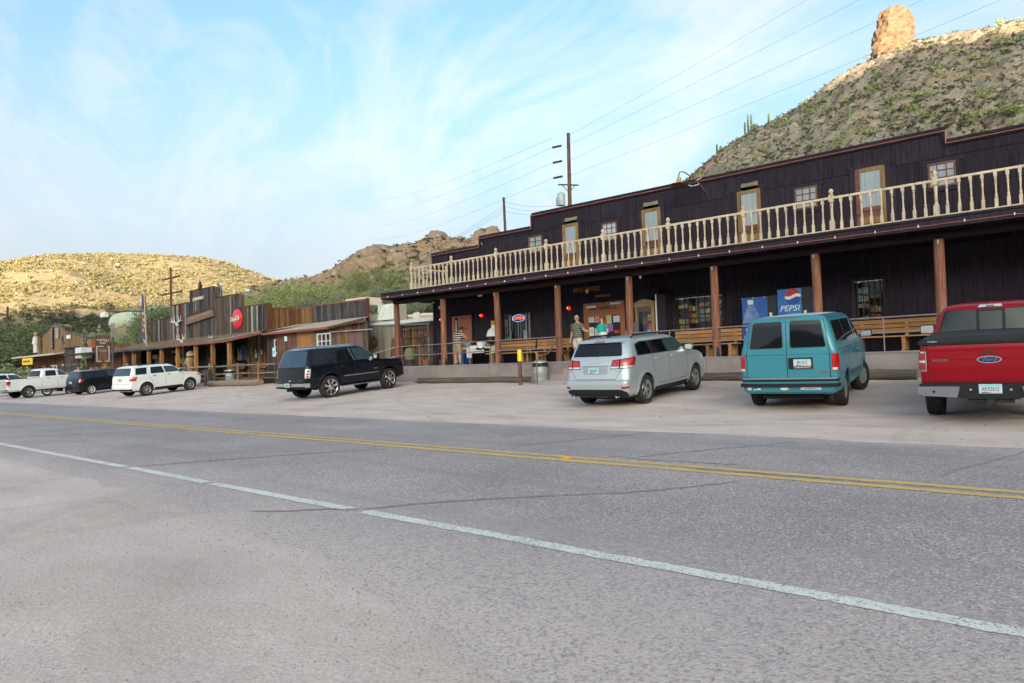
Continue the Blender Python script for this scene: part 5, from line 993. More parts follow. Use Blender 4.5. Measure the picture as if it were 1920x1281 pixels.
yl = thing('yard_light', 'silver yard light on a slanting arm behind the false front', 'lamp', (-50.3, 27, 7.1)); obj('arm', MB().tube([(-50.6, 27, 6.4), (-50.2, 27, 7.15), (-48.95, 27, 7.42)], .035, 7), STEEL, yl); obj('lamp_head', MB().ball((-48.7, 27, 7.46), .17, 10, 6, (1.5, 1, .8)), WHITEP, yl, smooth=80)
solo('roof_owl', MB().lathe([(.12, 7.55), (.14, 7.75), (.10, 7.9), (.12, 8.0), (.02, 8.1)], (-50.1, 24.0, 0), 10), GREYPL[0], 'small dark decoy bird perched on the top of the false front', 'decoy', (-50.1, 24, 7.55), smooth=50)
# annex to the right of the saloon
AN = thing('annex_building', 'lean-to annex of orange and brown boards with a white gridded window', 'building', (-32, 22, .9))
obj('roof', MB().add([(-36.9, 21.35, 3.52), (-30.4, 21.35, 3.52), (-27.6, 21.35, 3.78), (-33.2, 26.15, 4.42), (-36.9, 26.15, 4.42), (-36.9, 21.35, 3.46), (-30.4, 21.35, 3.46), (-27.6, 21.35, 3.72), (-33.2, 26.15, 4.36), (-36.9, 26.15, 4.36)], [(0, 1, 2, 3, 4), (9, 8, 7, 6, 5), (0, 5, 6, 1), (1, 6, 7, 2), (2, 7, 8, 3)]), MC['tan_rolled_roof'], AN)
obj('eave_trim', MB().bar((-37.0, 21.3, 3.46), (-30.4, 21.3, 3.47), .05, .12), REDTRIM, AN); obj('eave_trim', MB().bar((-30.4, 21.3, 3.47), (-27.5, 21.3, 3.73), .05, .12), RUST, AN)
PLYB = pmat('brown_plywood', (.17, .078, .045), .85, c2=(.085, .038, .026), scale=1.3, stretch=(3, 3, .7), detail=7); PLYO = pmat('orange_plywood', (.37, .175, .062), .85, c2=(.20, .085, .03), scale=2.2, stretch=(3, 3, .8), detail=7)
obj('plywood_sheet', MB().box(-36.0, -33.95, 21.7, 21.75, .6, 3.42), PLYB, AN); obj('plywood_sheet', MB().box(-33.94, -32.42, 21.7, 21.75, .6, 3.44), PLYO, AN)
planks(AN, -37.4, -36.0, lambda x: 3.4, .9, 21.9, [GREYPL[1], TANPL, GREYPL[2]], .22, .03, 41)
planks(AN, -32.42, -29.15, lambda x: 3.44 if x < -30.4 else 3.44+(x+30.4)*.09, lambda x: 3.26 if -32.0 < x < -30.65 else .6, 21.7, [TANPL, GREYPL[1], GREYPL[1], OCHRE], .2, .03, 42)
piece('lower_wall', GREYPL[1], AN, -31.95, -30.65, 21.7, 21.73, .6, 2.42)
planks(AN, -29.85, -29.15, lambda x: 3.5, .6, 21.66, [OCHRE], .24, .02, 43); planks(AN, -29.15, -27.95, lambda x: 3.62, 3.16, 21.7, [OCHRE, RUST], .2, .03, 44); planks(AN, -27.95, -27.55, lambda x: 3.7, .6, 21.7, [GREYPL[2], GREYPL[1]], .2, .03, 45)
w = obj('window_frame', MB().box(-31.93, -31.87, 21.64, 21.72, 2.42, 3.24).box(-30.75, -30.69, 21.64, 21.72, 2.42, 3.24).box(-31.87, -30.75, 21.64, 21.72, 3.18, 3.24).box(-31.87, -30.75, 21.64, 21.72, 2.42, 2.48).box(-31.52, -31.49, 21.65, 21.71, 2.48, 3.18).box(-31.13, -31.10, 21.65, 21.71, 2.48, 3.18).box(-31.87, -30.75, 21.655, 21.705, 2.80, 2.83), WHITEP, AN)
piece('red_curtain', REDPL, w, -31.87, -31.55, 21.8, 21.82, 2.48, 3.18); piece('red_curtain', REDPL, w, -31.5, -31.2, 21.8, 21.82, 2.48, 3.18); piece('dark_interior', VOID, w, -31.9, -30.7, 21.9, 21.92, 2.4, 3.26); obj('pane', MB().quad((-31.87, 21.69, 2.48), (-30.75, 21.69, 2.48), (-30.75, 21.69, 3.18), (-31.87, 21.69, 3.18)), GLASS, w); piece('lintel', GREYPL[0], w, -32.05, -30.6, 21.62, 21.70, 3.28, 3.36)
w = obj('window_frame', MB().box(-36.50, -36.46, 21.82, 21.9, 2.3, 3.15).box(-36.06, -36.02, 21.82, 21.9, 2.3, 3.15).box(-36.46, -36.06, 21.82, 21.9, 3.1, 3.15).box(-36.46, -36.06, 21.82, 21.9, 2.3, 2.35).box(-36.46, -36.06, 21.83, 21.89, 2.7, 2.73), WHITEP, AN); piece('dark_interior', VOID, w, -36.46, -36.06, 21.88, 21.895, 2.35, 3.1)
dr = obj('door', MB().box(-29.14, -27.96, 21.68, 21.72, .6, 3.15), pmat('maroon_panel_door', (.15, .075, .075), .6, var=.1), AN)
for k in range(5):
    for j in range(2): piece('door_panel', MC['maroon_panel_door'], dr, -29.05+.56*j, -28.56+.56*j, 21.655, 21.679, .75+.47*k, 1.15+.47*k)
obj('side_wall', MB().add([(-27.55, 21.7, .6), (-33.2, 26.2, .6), (-33.2, 26.2, 4.4), (-27.55, 21.7, 3.7)], [(0, 1, 2, 3)]), GREYPL[2], AN)
obj('conduit', MB().tube([(-30.55, 21.55, .9), (-30.55, 21.55, 3.2), (-30.5, 21.5, 3.26), (-27.0, 21.5, 3.22)], .03, 7), STEEL, AN)
# handicap sign posts
for x, y, z, h, w_, lb in ((-34.9, 20.9, 2.10, .50, .30, 'blue and white accessible parking sign on a thin post left of the black SUV'), (-33.7, 20.9, 2.92, .26, .24, 'pale blue small sign on a post seen above the black SUV roof')):
    t = thing('parking_sign', lb, 'sign', (x, y, .6), 0, 'accessible parking signs'); obj('post', MB().bar((x, y, .5), (x, y, z+h), .05), RUST, t); obj('plate', MB().box(x-w_/2, x+w_/2, y-.05, y-.03, z, z+h), pmat('sign_pale_blue', (.55, .68, .74), .5), t)
    if h > .4:
        BL = pmat('symbol_blue', (.02, .20, .60), .5); piece('symbol_field', BL, t, x-.08, x+.08, y-.056, y-.051, z+.14, z+.32); obj('symbol_wheel', MB().tube([(x-.01+.045*math.cos(a), y-.058, z+.20+.045*math.sin(a)) for a in np.linspace(0, 6.28, 9)], .006, 4), WHITEP, t); obj('symbol_body', MB().bar((x-.01, y-.058, z+.28), (x, y-.058, z+.21), .014).bar((x, y-.058, z+.21), (x+.045, y-.058, z+.19), .014), WHITEP, t)
# hitching fence in front of the saloon
HF = thing('hitching_fence', 'grey pole fence with posts in front of the saloon boardwalk', 'fence', (-42, 21, .6)); GW = woodmat('grey_pole', (.27, .24, .23), (.12, .105, .10), vert=False)
for z in (1.68, 1.20):
    for a, b in ((-51.0, -46.0), (-45.9, -42.2), (-42.0, -36.9), (-36.8, -34.9)): obj('rail', MB().tube([(a, 21.05, z-.02), ((a+b)/2, 21.03, z+.015), (b, 21.05, z)], .055, 8), GW, HF, smooth=60)
for x in (-50.9, -46.0, -42.1, -39.2, -36.85): obj('fence_post', MB().tube([(x, 21.0, .5), (x, 21.0, 1.85)], .085, 8), TANPL if x > -40 else GREYPL[1], HF, smooth=60)
for a, b, y, r, lb in ((-47.5, -42.9, 20.6, .14, 'grey log in front of the white SUV nose, left of the boot scraper'), (-41.3, -35.4, 20.3, .20, 'thick pale log with a brown cut end beside the black SUV')): loglay(a, b, y, r, lb, mat=woodmat('pale_weathered_log', (.27, .21, .17), (.14, .10, .08), vert=False, bump=1))
bin_(-40.1, 21.0, .75, .33, .62, 'wide galvanized trash can with a black liner by the grey pole fence')
an_ = thing('anvil_stand', 'dark rusty anvil on a tall iron stand by the pole fence', 'anvil', (-42.6, 20.8, .5)); DI = pmat('dark_iron', (.055, .035, .035), .7, var=.3, scale=8); obj('stand', MB().box(-42.85, -42.65, 20.7, 20.9, .45, 1.15).box(-42.5, -42.3, 20.7, 20.9, .45, 1.15).box(-42.9, -42.25, 20.68, 20.92, 1.15, 1.25), DI, an_); obj('anvil', MB().prism([(-43.3, 1.42), (-42.9, 1.3), (-42.8, 1.25), (-42.3, 1.25), (-42.2, 1.32), (-42.2, 1.5), (-42.9, 1.5)], 20.7, 20.9), DI, an_)
for x, x1, lb in ((-45.0, -43.0, 'low wooden bench behind the hitching fence, left of the trash can'), (-42.0, -40.4, 'low wooden bench against the saloon wall behind the trash can')):
    t = thing('boardwalk_bench', lb, 'bench', (x, 23.2, .95), 0, 'benches on the saloon boardwalk')
    for k in range(3): piece('seat_slat', TANPL, t, x, x1, 23.1+.13*k, 23.2+.13*k, 1.36, 1.40); piece('back_slat', OCHRE, t, x, x1, 23.5, 23.53, 1.5+.14*k, 1.61+.14*k)
    for a in (x+.1, x1-.1): piece('leg', TANPL, t, a-.04, a+.04, 23.15, 23.45, .955, 1.355)
for x in (-38.7,):
    t = thing('picnic_table', 'weathered grey picnic table on the boardwalk behind the accessible parking sign', 'table', (-37.5, 22.6, .95))
    for k in range(4): piece('top_plank', GW, t, -38.4, -36.6, 22.3+.17*k, 22.46+.17*k, 1.64, 1.69)
    piece('bench_plank', GW, t, -38.4, -36.6, 21.9, 22.12, 1.32, 1.36); piece('bench_plank', GW, t, -38.4, -36.6, 23.2, 23.42, 1.32, 1.36)
    for a in (-38.1, -36.9): piece('leg', GW, t, a-.04, a+.04, 22.3, 22.4, .955, 1.635); piece('leg', GW, t, a-.04, a+.04, 22.85, 22.95, .955, 1.635); piece('bearer', GW, t, a-.04, a+.04, 21.9, 23.42, 1.26, 1.315)
# fence, gate and clutter between annex and store
GF = thing('plank_fence', 'pale grey vertical plank fence between the annex and the dark store', 'fence', (-29, 23.5, .8)); planks(GF, -30.2, -27.35, lambda x: 3.55-(x+30)*.03, .7, 23.5, [woodmat('silver_grey_plank', (.36, .32, .27), (.19, .16, .13), rv=.2, fine=.7), GREYPL[1] if False else MC['silver_grey_plank']], .19, .03, 51); obj('top_strip', MB().bar((-30.3, 23.45, 3.6), (-24.9, 23.45, 3.42), .05, .08), GW, GF)
GT = thing('barred_gate', 'orange plank gate with dark iron cross bars left of the store corner', 'gate', (-26, 23.6, .8)); planks(GT, -27.05, -25.15, lambda x: 3.3, .8, 23.55, [OCHRE, OCHRE, TANPL], .2, .03, 52)
for z in (1.35, 1.8, 2.3, 2.75, 3.15): obj('iron_bar', MB().tube([(-27.1, 23.48, z), (-25.1, 23.48, z+.02)], .025, 6), DI, GT)
for x in (-26.85, -26.4, -25.9, -25.4): obj('iron_bar', MB().tube([(x, 23.46, .85), (x, 23.46, 3.3)], .018, 6), DI, GT)
obj('gate_post', MB().box(-27.3, -27.08, 23.45, 23.7, .7, 3.45), GREYPL[2], GT); obj('gate_post', MB().box(-25.12, -24.99, 23.45, 23.7, .7, 3.5), GW, GT)
sh = solo('rusty_sheet', MB().prism([(-27.45, 1.0), (-26.2, 1.0), (-26.35, 2.74), (-27.1, 2.78)], 22.85, 22.88), pmat('rusty_sheet_metal', (.15, .055, .05), .7, c2=(.085, .04, .045), scale=3), 'rusty maroon metal sheet leaning behind the first porch post', 'metal sheet', (-26.8, 22.9, 1.0))
solo('iron_ring', MB().tube([(-29.25+.20*math.cos(a), 23.42, 2.68+.24*math.sin(a)) for a in np.linspace(0, 6.283, 17)], .05, 6), pmat('ring_rust', (.13, .05, .03), .8), 'rusty oval iron ring hanging on the grey plank fence', 'ring', (-29.25, 23.4, 2.7))
solo('frying_pan', MB().lathe([(.20, 0), (.17, -.05), (.02, -.06)], (-25.4, 23.35, 2.55), 16, axis='y').box(-25.42, -25.38, 23.3, 23.33, 2.7, 2.95), DI, 'black frying pan hanging on the gate post by the store corner', 'pan', (-25.4, 23.4, 2.55))
bc = thing('barrel_cactus', 'round green barrel cactus in a dark pot at the left end of the porch', 'cactus', (-24.75, 22.3, 1.32)); prof = [(.02, 0), (.22, .02), (.27, .2), (.25, .42), (.16, .56), (.02, .60)]
obj('cactus_body', MB().lathe([(r_, 1.62+h_) for r_, h_ in prof], (-24.95, 22.1, 0), 26), pmat('barrel_cactus_skin', (.10, .13, .06), .8, c2=(.24, .22, .12), scale=20), bc, smooth=20); obj('pot', MB().lathe([(.2, 1.32), (.25, 1.62)], (-24.95, 22.1, 0), 16), DI, bc)
for x, y, r_, c, lb in ((-23.9, 22.2, .16, 'terracotta', 'terracotta flower pot left of the dark corner'), (-23.25, 22.6, .15, 'dark', 'dark pot against the dark wall left of the open door')):
    solo('flower_pot', MB().lathe([(r_*.7, 1.325), (r_, 1.325+r_*1.3), (r_*1.1, 1.325+r_*1.3), (r_*1.1, 1.325+r_*1.6)], (x, y, 0), 16), pmat('%s_clay' % c, (.30, .10, .05) if c[0] == 't' else (.08, .06, .05), .8), lb, 'flower pot', (x, y, 1.32), smooth=40)
ir = thing('iron_chair', 'ornate black iron garden chair behind the pipe rail near the barrel cactus', 'chair', (-24.0, 22.9, 1.32)); obj('back', MB().tube([(-24.25, 23.1, 1.8), (-24.25, 23.15, 2.1), (-24.0, 23.15, 2.2), (-23.75, 23.15, 2.1), (-23.75, 23.1, 1.8)], .022, 6).tube([(-24.0, 23.1, 1.8), (-24.0, 23.15, 2.2)], .018, 6), DI, ir); obj('seat', MB().lathe([(.26, 1.77), (.26, 1.80)], (-24.0, 22.9, 0), 14), DI, ir)
for a in (.8, 2.4, 3.9, 5.5): obj('leg', MB().tube([(-24+.2*math.cos(a), 22.9+.2*math.sin(a), 1.77), (-24+.27*math.cos(a), 22.9+.27*math.sin(a), 1.325)], .018, 6), DI, ir)
# cream outbuilding with cooler behind the fence
OB = thing('cream_outbuilding', 'low cream walled building with a parapet roof behind the plank fence', 'building', (-31, 28, .8)); CRM = pmat('cream_stucco', (.62, .52, .43), .9, var=.08, scale=1.2, bump=.2)
obj('wall', MB().box(-36.5, -27.4, 27.5, 33, .6, 4.25), CRM, OB); obj('parapet', MB().prism([(-36.5, 4.25), (-27.3, 4.25), (-27.3, 4.3), (-29.5, 4.42), (-31.0, 4.42), (-32.0, 4.6), (-36.5, 4.72)], 27.4, 27.7), CRM, OB); obj('roof_edge', MB().box(-36.5, -26.6, 25.6, 27.39, 3.75, 3.95), pmat('white_roof_edge', (.60, .60, .60), .7, var=.1), OB); obj('wall', MB().box(-36.5, -26.8, 25.8, 27.35, .6, 3.745), GREYPL[2], OB); obj('vent_pipe', MB().ball((-29.2, 26.5, 4.15), .28, 12, 7), CRM, OB, smooth=80)
ac = thing('rooftop_cooler', 'large boxy white and tan cooler standing on the cream roof', 'cooler', (-31.5, 26.5, 4.2)); obj('case', MB().box(-32.3, -30.95, 26.2, 27.2, 4.12, 5.03), WHITEP, ac); obj('grille', MB().box(-30.93, -30.85, 26.22, 27.18, 4.12, 5.0), pmat('tan_grille', (.42, .36, .27), .8), ac)
for k in range(11): piece('louver', PALEPL if False else WHITEP, ac, -32.28, -30.97, 26.17, 26.199, 4.16+.078*k, 4.21+.078*k); piece('grille_slat', MC['tan_grille'], ac, -30.849, -30.82, 26.24, 27.16, 4.16+.078*k, 4.20+.078*k)
for x in (-32.1, -31.1): piece('cooler_foot', STEEL, ac, x, x+.1, 26.3, 27.1, 3.96, 4.119)
solo('roof_hatch', MB().box(-37.9, -35.8, 28, 29.4, 5.45, 5.95), CRM, 'cream box on the roof showing above the grey plank parapet', 'roof box', (-36.8, 28.5, 5.5))

# ---------------------------------------------------- gabled shed on the far left
GS = thing('gabled_shed', 'brown plank shed with a curved stepped gable and a pale awning over its shopfront', 'building', (-82, 24, .9)); BRPL = woodmat('sunbrown_plank', (.28, .175, .10), (.14, .085, .05), rv=.25, fine=.6)
def gtop(x): return float(np.interp(x, [-89.4, -88.9, -86, -83.6, -82.05, -82.0, -78.9, -78.85, -74.0, -66], [5.15, 5.3, 5.75, 6.45, 6.8, 6.98, 6.15, 5.95, 5.15, 4.15]))
planks(GS, -89.4, -74.0, gtop, 3.7, 24.0, [BRPL, BRPL, TANPL], .42, .05, 61); planks(GS, -74.0, -62.2, lambda x: gtop(x)-.06, 3.3, 24.3, [RUST, OCHRE], .4, .05, 62)
for a, b in ((-82.0, -78.9), (-78.85, -74.0), (-74.0, -66.0)): obj('gable_trim', MB().bar((a, 23.95, gtop(a+.01)+.02), (b, 23.95, gtop(b-.01)+.02), .14, .10), GREYPL[0], GS)
planks(GS, -89.2, -77.0, lambda x: 3.68, .9, 24.1, [RUST], .4, .05, 63, name='wall_plank'); obj('awning', MB().add([(-91.0, 22.4, 3.50), (-76.9, 22.4, 3.52), (-76.9, 24.0, 3.78), (-91.0, 24.0, 3.78), (-91.0, 22.4, 3.68), (-76.9, 22.4, 3.70), (-76.9, 24.0, 3.86), (-91.0, 24.0, 3.86)], [(0, 3, 2, 1), (4, 5, 6, 7), (0, 1, 5, 4), (3, 0, 4, 7), (1, 2, 6, 5)]), pmat('pale_awning', (.42, .36, .36), .8, var=.15), GS)
ya = solo('yellow_sign', MB().box(-86.8, -83.6, 22.3, 22.4, 2.72, 3.42), pmat('yellow_sign_face', (.75, .50, .02), .6, var=.1), 'bright yellow rectangular sign hanging under the shed awning', 'sign', (-85, 22.4, 3.0)); text('lettering', 'MUSEUM & GIFTS', .3, INK, ya, frontM(-85.2, 22.28, 3.07), .004)
for i, x in enumerate((-86.4, -83.6, -82.6, -80.2, -79.2)): w = obj('window', MB().box(x, x+.75, 23.98, 24.08, 1.4, 2.6), WHITEP, GS); piece('pane', BLACK, w, x+.08, x+.34, 23.96, 23.979, 1.5, 2.5); piece('pane', BLACK, w, x+.41, x+.67, 23.96, 23.979, 1.5, 2.5)
for x, z, w_, h_, m, lb, nm, ct in ((-82.9, 4.3, .5, 2.2, BLACK, 'tall narrow black and white vertical lettered board on the shed gable', 'vertical_sign', 'sign'), (-81.6, 5.3, .9, 1.1, PALEPL, 'pale washboard hung high on the shed gable', 'washboard', 'washboard'), (-79.6, 4.9, .1, .55, DI, 'thin dark iron tool hung slanting on the shed gable', 'iron_tool', 'tool'), (-79.8, 4.75, .8, .08, DI, 'short horizontal iron bar on the shed gable', 'iron_tool', 'tool'), (-78.3, 5.15, 1.0, .35, WHITEP, 'white steer skull on the right half of the shed gable', 'steer_skull', 'skull'), (-72.9, 4.1, 1.7, .9, BLACK, 'small dark board with white script beside an orange panel on the low roof', 'script_board', 'sign')):
    s = solo(nm, MB().box(x, x+w_, 23.85, 23.93, z, z+h_), m, lb, ct, (x, 23.9, z), 'tools and signs on the shed gable')
    if nm == 'vertical_sign':
        for k, c in enumerate('MUSEUM'): text('letter', c, .33, WHITEP, s, frontM(x+.25, 23.84, z+2.0-.35*k), .004)
    if nm == 'script_board': text('lettering', 'Cafe', .5, WHITEP, s, frontM(x+.85, 23.84, z+.45), .004)
mq = thing('hanging_scarecrow', 'dummy in pale overalls, pink shirt and straw hat hanging from the shed gable', 'scarecrow', (-86.3, 23.4, 4.0)); OV = pmat('pale_denim', (.50, .50, .48), .9, var=.1, scale=4)
obj('overalls', MB().tube([(-86.3, 23.4, 5.75), (-86.3, 23.4, 5.2), (-86.3, 23.4, 4.95)], [.24, .30, .32], 12), OV, mq, smooth=60)
for s in (-.17, .17): obj('trouser_leg', MB().tube([(-86.3+s*.8, 23.4, 5.0), (-86.3+s, 23.4, 4.4), (-86.3+s*1.1, 23.4, 4.02)], [.19, .16, .15], 10), OV, mq, smooth=60); obj('boot', MB().ball((-86.3+s*1.15, 23.33, 3.95), .11, 8, 5, (1, 1.5, .8)), BLACK, mq); obj('sleeve', MB().tube([(-86.3+s*1.2, 23.4, 5.72), (-86.3+s*2.9, 23.38, 5.3), (-86.3+s*2.8, 23.35, 4.85)], [.13, .11, .09], 8), pmat('faded_pink_cloth', (.48, .33, .33), .9), mq, smooth=60)
obj('head', MB().ball((-86.3, 23.4, 5.98), .17, 10, 7), GOODC[2], mq, smooth=80); obj('straw_hat', MB().lathe([(.30, 6.06), (.31, 6.08), (.15, 6.10), (.12, 6.25), (.03, 6.28)], (-86.3, 23.4, 0), 14), pmat('straw', (.45, .32, .14), .9), mq); obj('rope', MB().tube([(-86.3, 23.4, 6.2), (-86.3, 23.4, 6.9)], .03, 6), DI, mq)
# dark shopfront cluster left of the saloon
DS = thing('dark_shopfront', 'dark brown plank shopfront between the gabled shed and the saloon porch', 'building', (-72, 23, .9)); planks(DS, -77.0, -73.0, lambda x: 4.15, .9, 23.3, [GREYPL[2], RUST], .35, .04, 71); planks(DS, -73.0, -62.3, lambda x: 3.3, .9, 23.9, [RUST, GREYPL[1]], .35, .04, 72); planks(DS, -67, -62.3, lambda x: 2.1, .9, 22.2, [TANPL, GREYPL[1], PALEPL], .3, .04, 73)
obj('roof', MB().box(-73.2, -62.2, 22.0, 24.2, 3.3, 3.42), GREYPL[2], DS); obj('lintel', MB().box(-77.1, -72.9, 23.1, 23.3, 4.1, 4.22), DI, DS)
for z in np.arange(1.0, 2.5, .13): piece('shutter_slat', GREYPL[0], DS, -72.4, -69.0, 21.9, 21.95, z, z+.10)
for x in (-72.45, -70.6, -68.95): piece('shutter_post', DI, DS, x, x+.1, 21.85, 22.0, .9, 2.7)
solo('white_freezer', MB().box(-70.9, -69.4, 22.3, 23.2, 3.0, 3.95), pmat('white_enamel', (.60, .62, .66), .4), 'plain white box standing high between the dark shopfront and the brown sign', 'box', (-70, 22.7, 2.6))
for x in (-66.4, -65.4): piece('newspaper_box', BLUEP if x < -66 else WHITEP, DS, x, x+.3, 21.8, 22.0, .95, 1.9)
solo('orange_crate', MB().box(-71.0, -70.2, 23.4, 23.9, 3.95, 4.75), pmat('orange_brown_crate', (.30, .10, .05), .8), 'orange brown crate beside the dark script board on the low roof', 'crate', (-70.6, 23.6, 4.0))

# ---------------------------------------------------- town sign, flag, poles
TS = thing('town_sign', 'hanging brown town sign reading TORTILLA FLAT with a white bordered list of shops', 'sign', (-55.6, 19.95, .3)); SB = pmat('brown_sign_board', (.095, .045, .03), .7, var=.15, scale=5, stretch=(1, 1, 4)); SW_ = WHITEP; SR_ = pmat('salmon_lettering', (.52, .17, .13), .6)
obj('pole', MB().tube([(-55.6, 19.97, .1), (-55.6, 19.97, 5.2)], .085, 10), pmat('dark_pole_paint', (.06, .05, .055), .6), TS); obj('pole_cap', MB().box(-55.66, -55.5, 19.88, 20.1, 4.2, 5.22), PALEPL, TS)
obj('arm', MB().tube([(-55.6, 19.95, 5.05), (-55.6, 18.65, 4.70)], .04, 7).tube([(-55.6, 19.95, 4.6), (-55.6, 19.3, 4.62), (-55.6, 18.7, 4.55)], .025, 6), DI, TS)
for y in (18.85, 19.75): obj('chain', MB().tube([(-55.6, y, 4.30), (-55.6, y, 4.62+.2*(y > 19))], .018, 5), DI, TS)
bd = obj('board', MB().prism([(18.80, 2.30), (19.05, 2.18), (19.3, 2.24), (19.6, 2.17), (19.80, 2.27), (19.80, 4.32), (18.80, 4.30)], -55.64, -55.58, 'x'), SB, TS)
def sideM(y, z): return Matrix.Translation((-55.57, y, z)) @ Matrix.Rotation(R(90), 4, 'Z') @ Matrix.Rotation(R(90), 4, 'X')
for s, z, h, m, sx in (('ESTD   ARIZONA   1904', 4.17, .085, SR_, .75), ('TORTILLA', 3.95, .23, SW_, .82), ('FLAT', 3.74, .23, SW_, .85), ('RESTAURANT', 3.32, .135, SR_, .78), ('RESTROOMS', 3.16, .12, SW_, .75), ('SALOON', 3.0, .135, SR_, .8), ('GIFT SHOP', 2.84, .135, SR_, .8), ('GROCERIES', 2.68, .135, SR_, .78), ('U.S. POST OFFICE', 2.52, .135, SR_, .68)): text('lettering', s, h, m, bd, sideM(19.3, z), .004, sx=sx)
for y0, y1, z0, z1 in ((18.87, 18.91, 2.38, 3.52), (19.69, 19.73, 2.38, 3.52), (18.912, 19.35, 3.48, 3.52), (19.6, 19.688, 3.48, 3.52), (18.912, 19.2, 2.38, 2.42), (19.42, 19.688, 2.38, 2.42)): obj('border', MB().box(-55.578, -55.57, y0, y1, z0, z1), SW_, bd)
fp = thing('flagpole', 'thin pole with a drooping stars and stripes flag above the porch roof', 'flagpole', (-56.3, 22.5, 3.3)); obj('pole', MB().tube([(-55.9, 22.5, 3.2), (-56.3, 22.5, 8.3)], [.06, .035], 8), pmat('pale_pole', (.40, .33, .24), .7), fp)
rw = [pmat('flag_red', (.36, .035, .045), .8), pmat('flag_white', (.46, .46, .48), .8), pmat('flag_blue', (.03, .05, .22), .8)]
def flagstrip(z0, z1, w0, w1, m, nm, off=0):
    mb = MB(); n = 8
    for i in range(n):
        u0, u1 = i/n, (i+1)/n; w0 *= .62; w1 *= .62; f = lambda u, z: (-56.28 - (w0 if z == z1 else w1)*u, 22.5 + .14*math.sin(u*9+z*1.3), z - .35*u)
        mb.quad(f(u0, z0), f(u1, z0), f(u1, z1), f(u0, z1))
    return obj(nm, mb, m, fp)
flagstrip(6.75, 7.6, .42, .55, rw[2], 'canton')
for k in range(9): flagstrip(6.75-.235*(k+1), 6.75-.235*k, .55, .52-.02*k, rw[k % 2], 'stripe')
for k in range(12): piece('star', rw[1], fp, -56.38-.09*(k % 4), -56.35-.09*(k % 4), 22.30, 22.33, 7.0+.2*(k//4)-.03*(k % 4), 7.03+.2*(k//4)-.03*(k % 4))
sf = thing('state_flag', 'blue flag hanging limp below the stars and stripes', 'flag', (-56.2, 22.5, 4.5)); mb = MB(); [mb.quad((-56.22-.05*i, 22.5+.1*math.sin(i*1.3), 3.95+.05*i), (-56.22-.05*(i+1), 22.5+.1*math.sin(i*1.3+1.3), 3.95+.05*(i+1)), (-56.22-.05*(i+1), 22.5+.1*math.sin(i*1.3+1.3), 5.0), (-56.22-.05*i, 22.5+.1*math.sin(i*1.3), 5.0)) for i in range(10)]; obj('cloth', mb, pmat('royal_blue_cloth', (.035, .09, .32), .8), sf)
PW = woodmat('utility_pole_wood', (.20, .115, .075), (.09, .05, .035)); INS = pmat('dark_insulator', (.06, .03, .035), .4)
bp_ = thing('utility_pole', 'tall utility pole with a grey transformer behind the store roof', 'utility pole', (-31.2, 45, 2)); obj('pole', MB().tube([(-31.3, 45, 2), (-31.05, 45, 19.7)], [.22, .14], 10), PW, bp_, smooth=60)
for z in (18.75, 17.5, 16.25): obj('insulator', MB().tube([(-31.6, 44.8, z+.03), (-32.25, 44.4, z-.08)], .09, 8), INS, bp_)
obj('crossarm', MB().bar((-32.2, 45, 15.75), (-30.2, 44.9, 15.3), .10), DI, bp_); obj('brace', MB().tube([(-31.15, 45, 14.9), (-30.6, 45, 15.35)], .03, 5).tube([(-31.15, 45, 14.9), (-31.8, 45, 15.6)], .03, 5), DI, bp_); obj('transformer', MB().lathe([(.05, 13.85), (.30, 13.9), (.32, 14.0), (.32, 14.8), (.25, 14.92), (.04, 15.0)], (-31.75, 44.7, 0), 16), pmat('transformer_grey', (.36, .42, .45), .5), bp_, smooth=40); obj('fuse', MB().box(-32.2, -32.1, 44.6, 44.7, 13.9, 14.6), STEEL, bp_)
sp = thing('service_pole', 'short slim pole above the left roof step of the store', 'utility pole', (-32, 38, 2)); obj('pole', MB().tube([(-31.9, 38, 2), (-32.15, 38, 13.5)], [.13, .09], 8), PW, sp, smooth=60)
WIRE = pmat('power_wire', (.12, .14, .16), .6)
def wire(name, a, b, sag, r, label):
    r *= .62
    P = []; n = 24
    for k in range(n+1): t_ = k/n; p = Vector(a)*(1-t_)+Vector(b)*t_; p.z -= sag*4*t_*(1-t_); P.append(p)
    return solo(name, MB().tube(P, r, 4, cap=False), WIRE, label, 'wire', tuple(a), 'power lines')
for i, (z0, bx, bz, nm) in enumerate([(19.5, -2.5, 29.0, 'top'), (18.75, 2.2, 27.2, 'second'), (17.5, 7.5, 25.8, 'third'), (16.25, 12, 24.0, 'lowest')]):
    wire('power_line', (-31.05, 45, z0), (bx+10, 45, bz), .35, .013, '%s wire running up to the right from the tall pole across the sky' % nm)
    wire('power_line', (-32.2, 44.4, z0-.05), (-149, 120, [47.6, 44, 40.3, 36.6][i]), 1.2, .016, '%s faint wire running down to the left from the tall pole' % nm)
for i in range(3): wire('service_wire', (-32.1, 38, 13.2-.35*i), (-31.6, 44.8, 14.1-.3*i), .35, .014, 'slack wire between the short pole and the transformer, number %s from the top' % ['one', 'two', 'three'][i])
for i in range(3): wire('service_wire', (-32.15, 38, 12.9-.25*i), (-41.5-1.5*i, 27.5, 5.6), .5, .013, 'wire dropping left from the short pole toward the annex, %s' % ['highest', 'middle', 'lowest'][i])
for i in range(2): wire('service_wire', (-25.1, 20.8, 4.75), (-33.3+.6*i, 26.2, 4.3-.12*i), .25, .018, '%s grey cable sagging from the store roof corner to the annex' % ['upper', 'lower'][i])
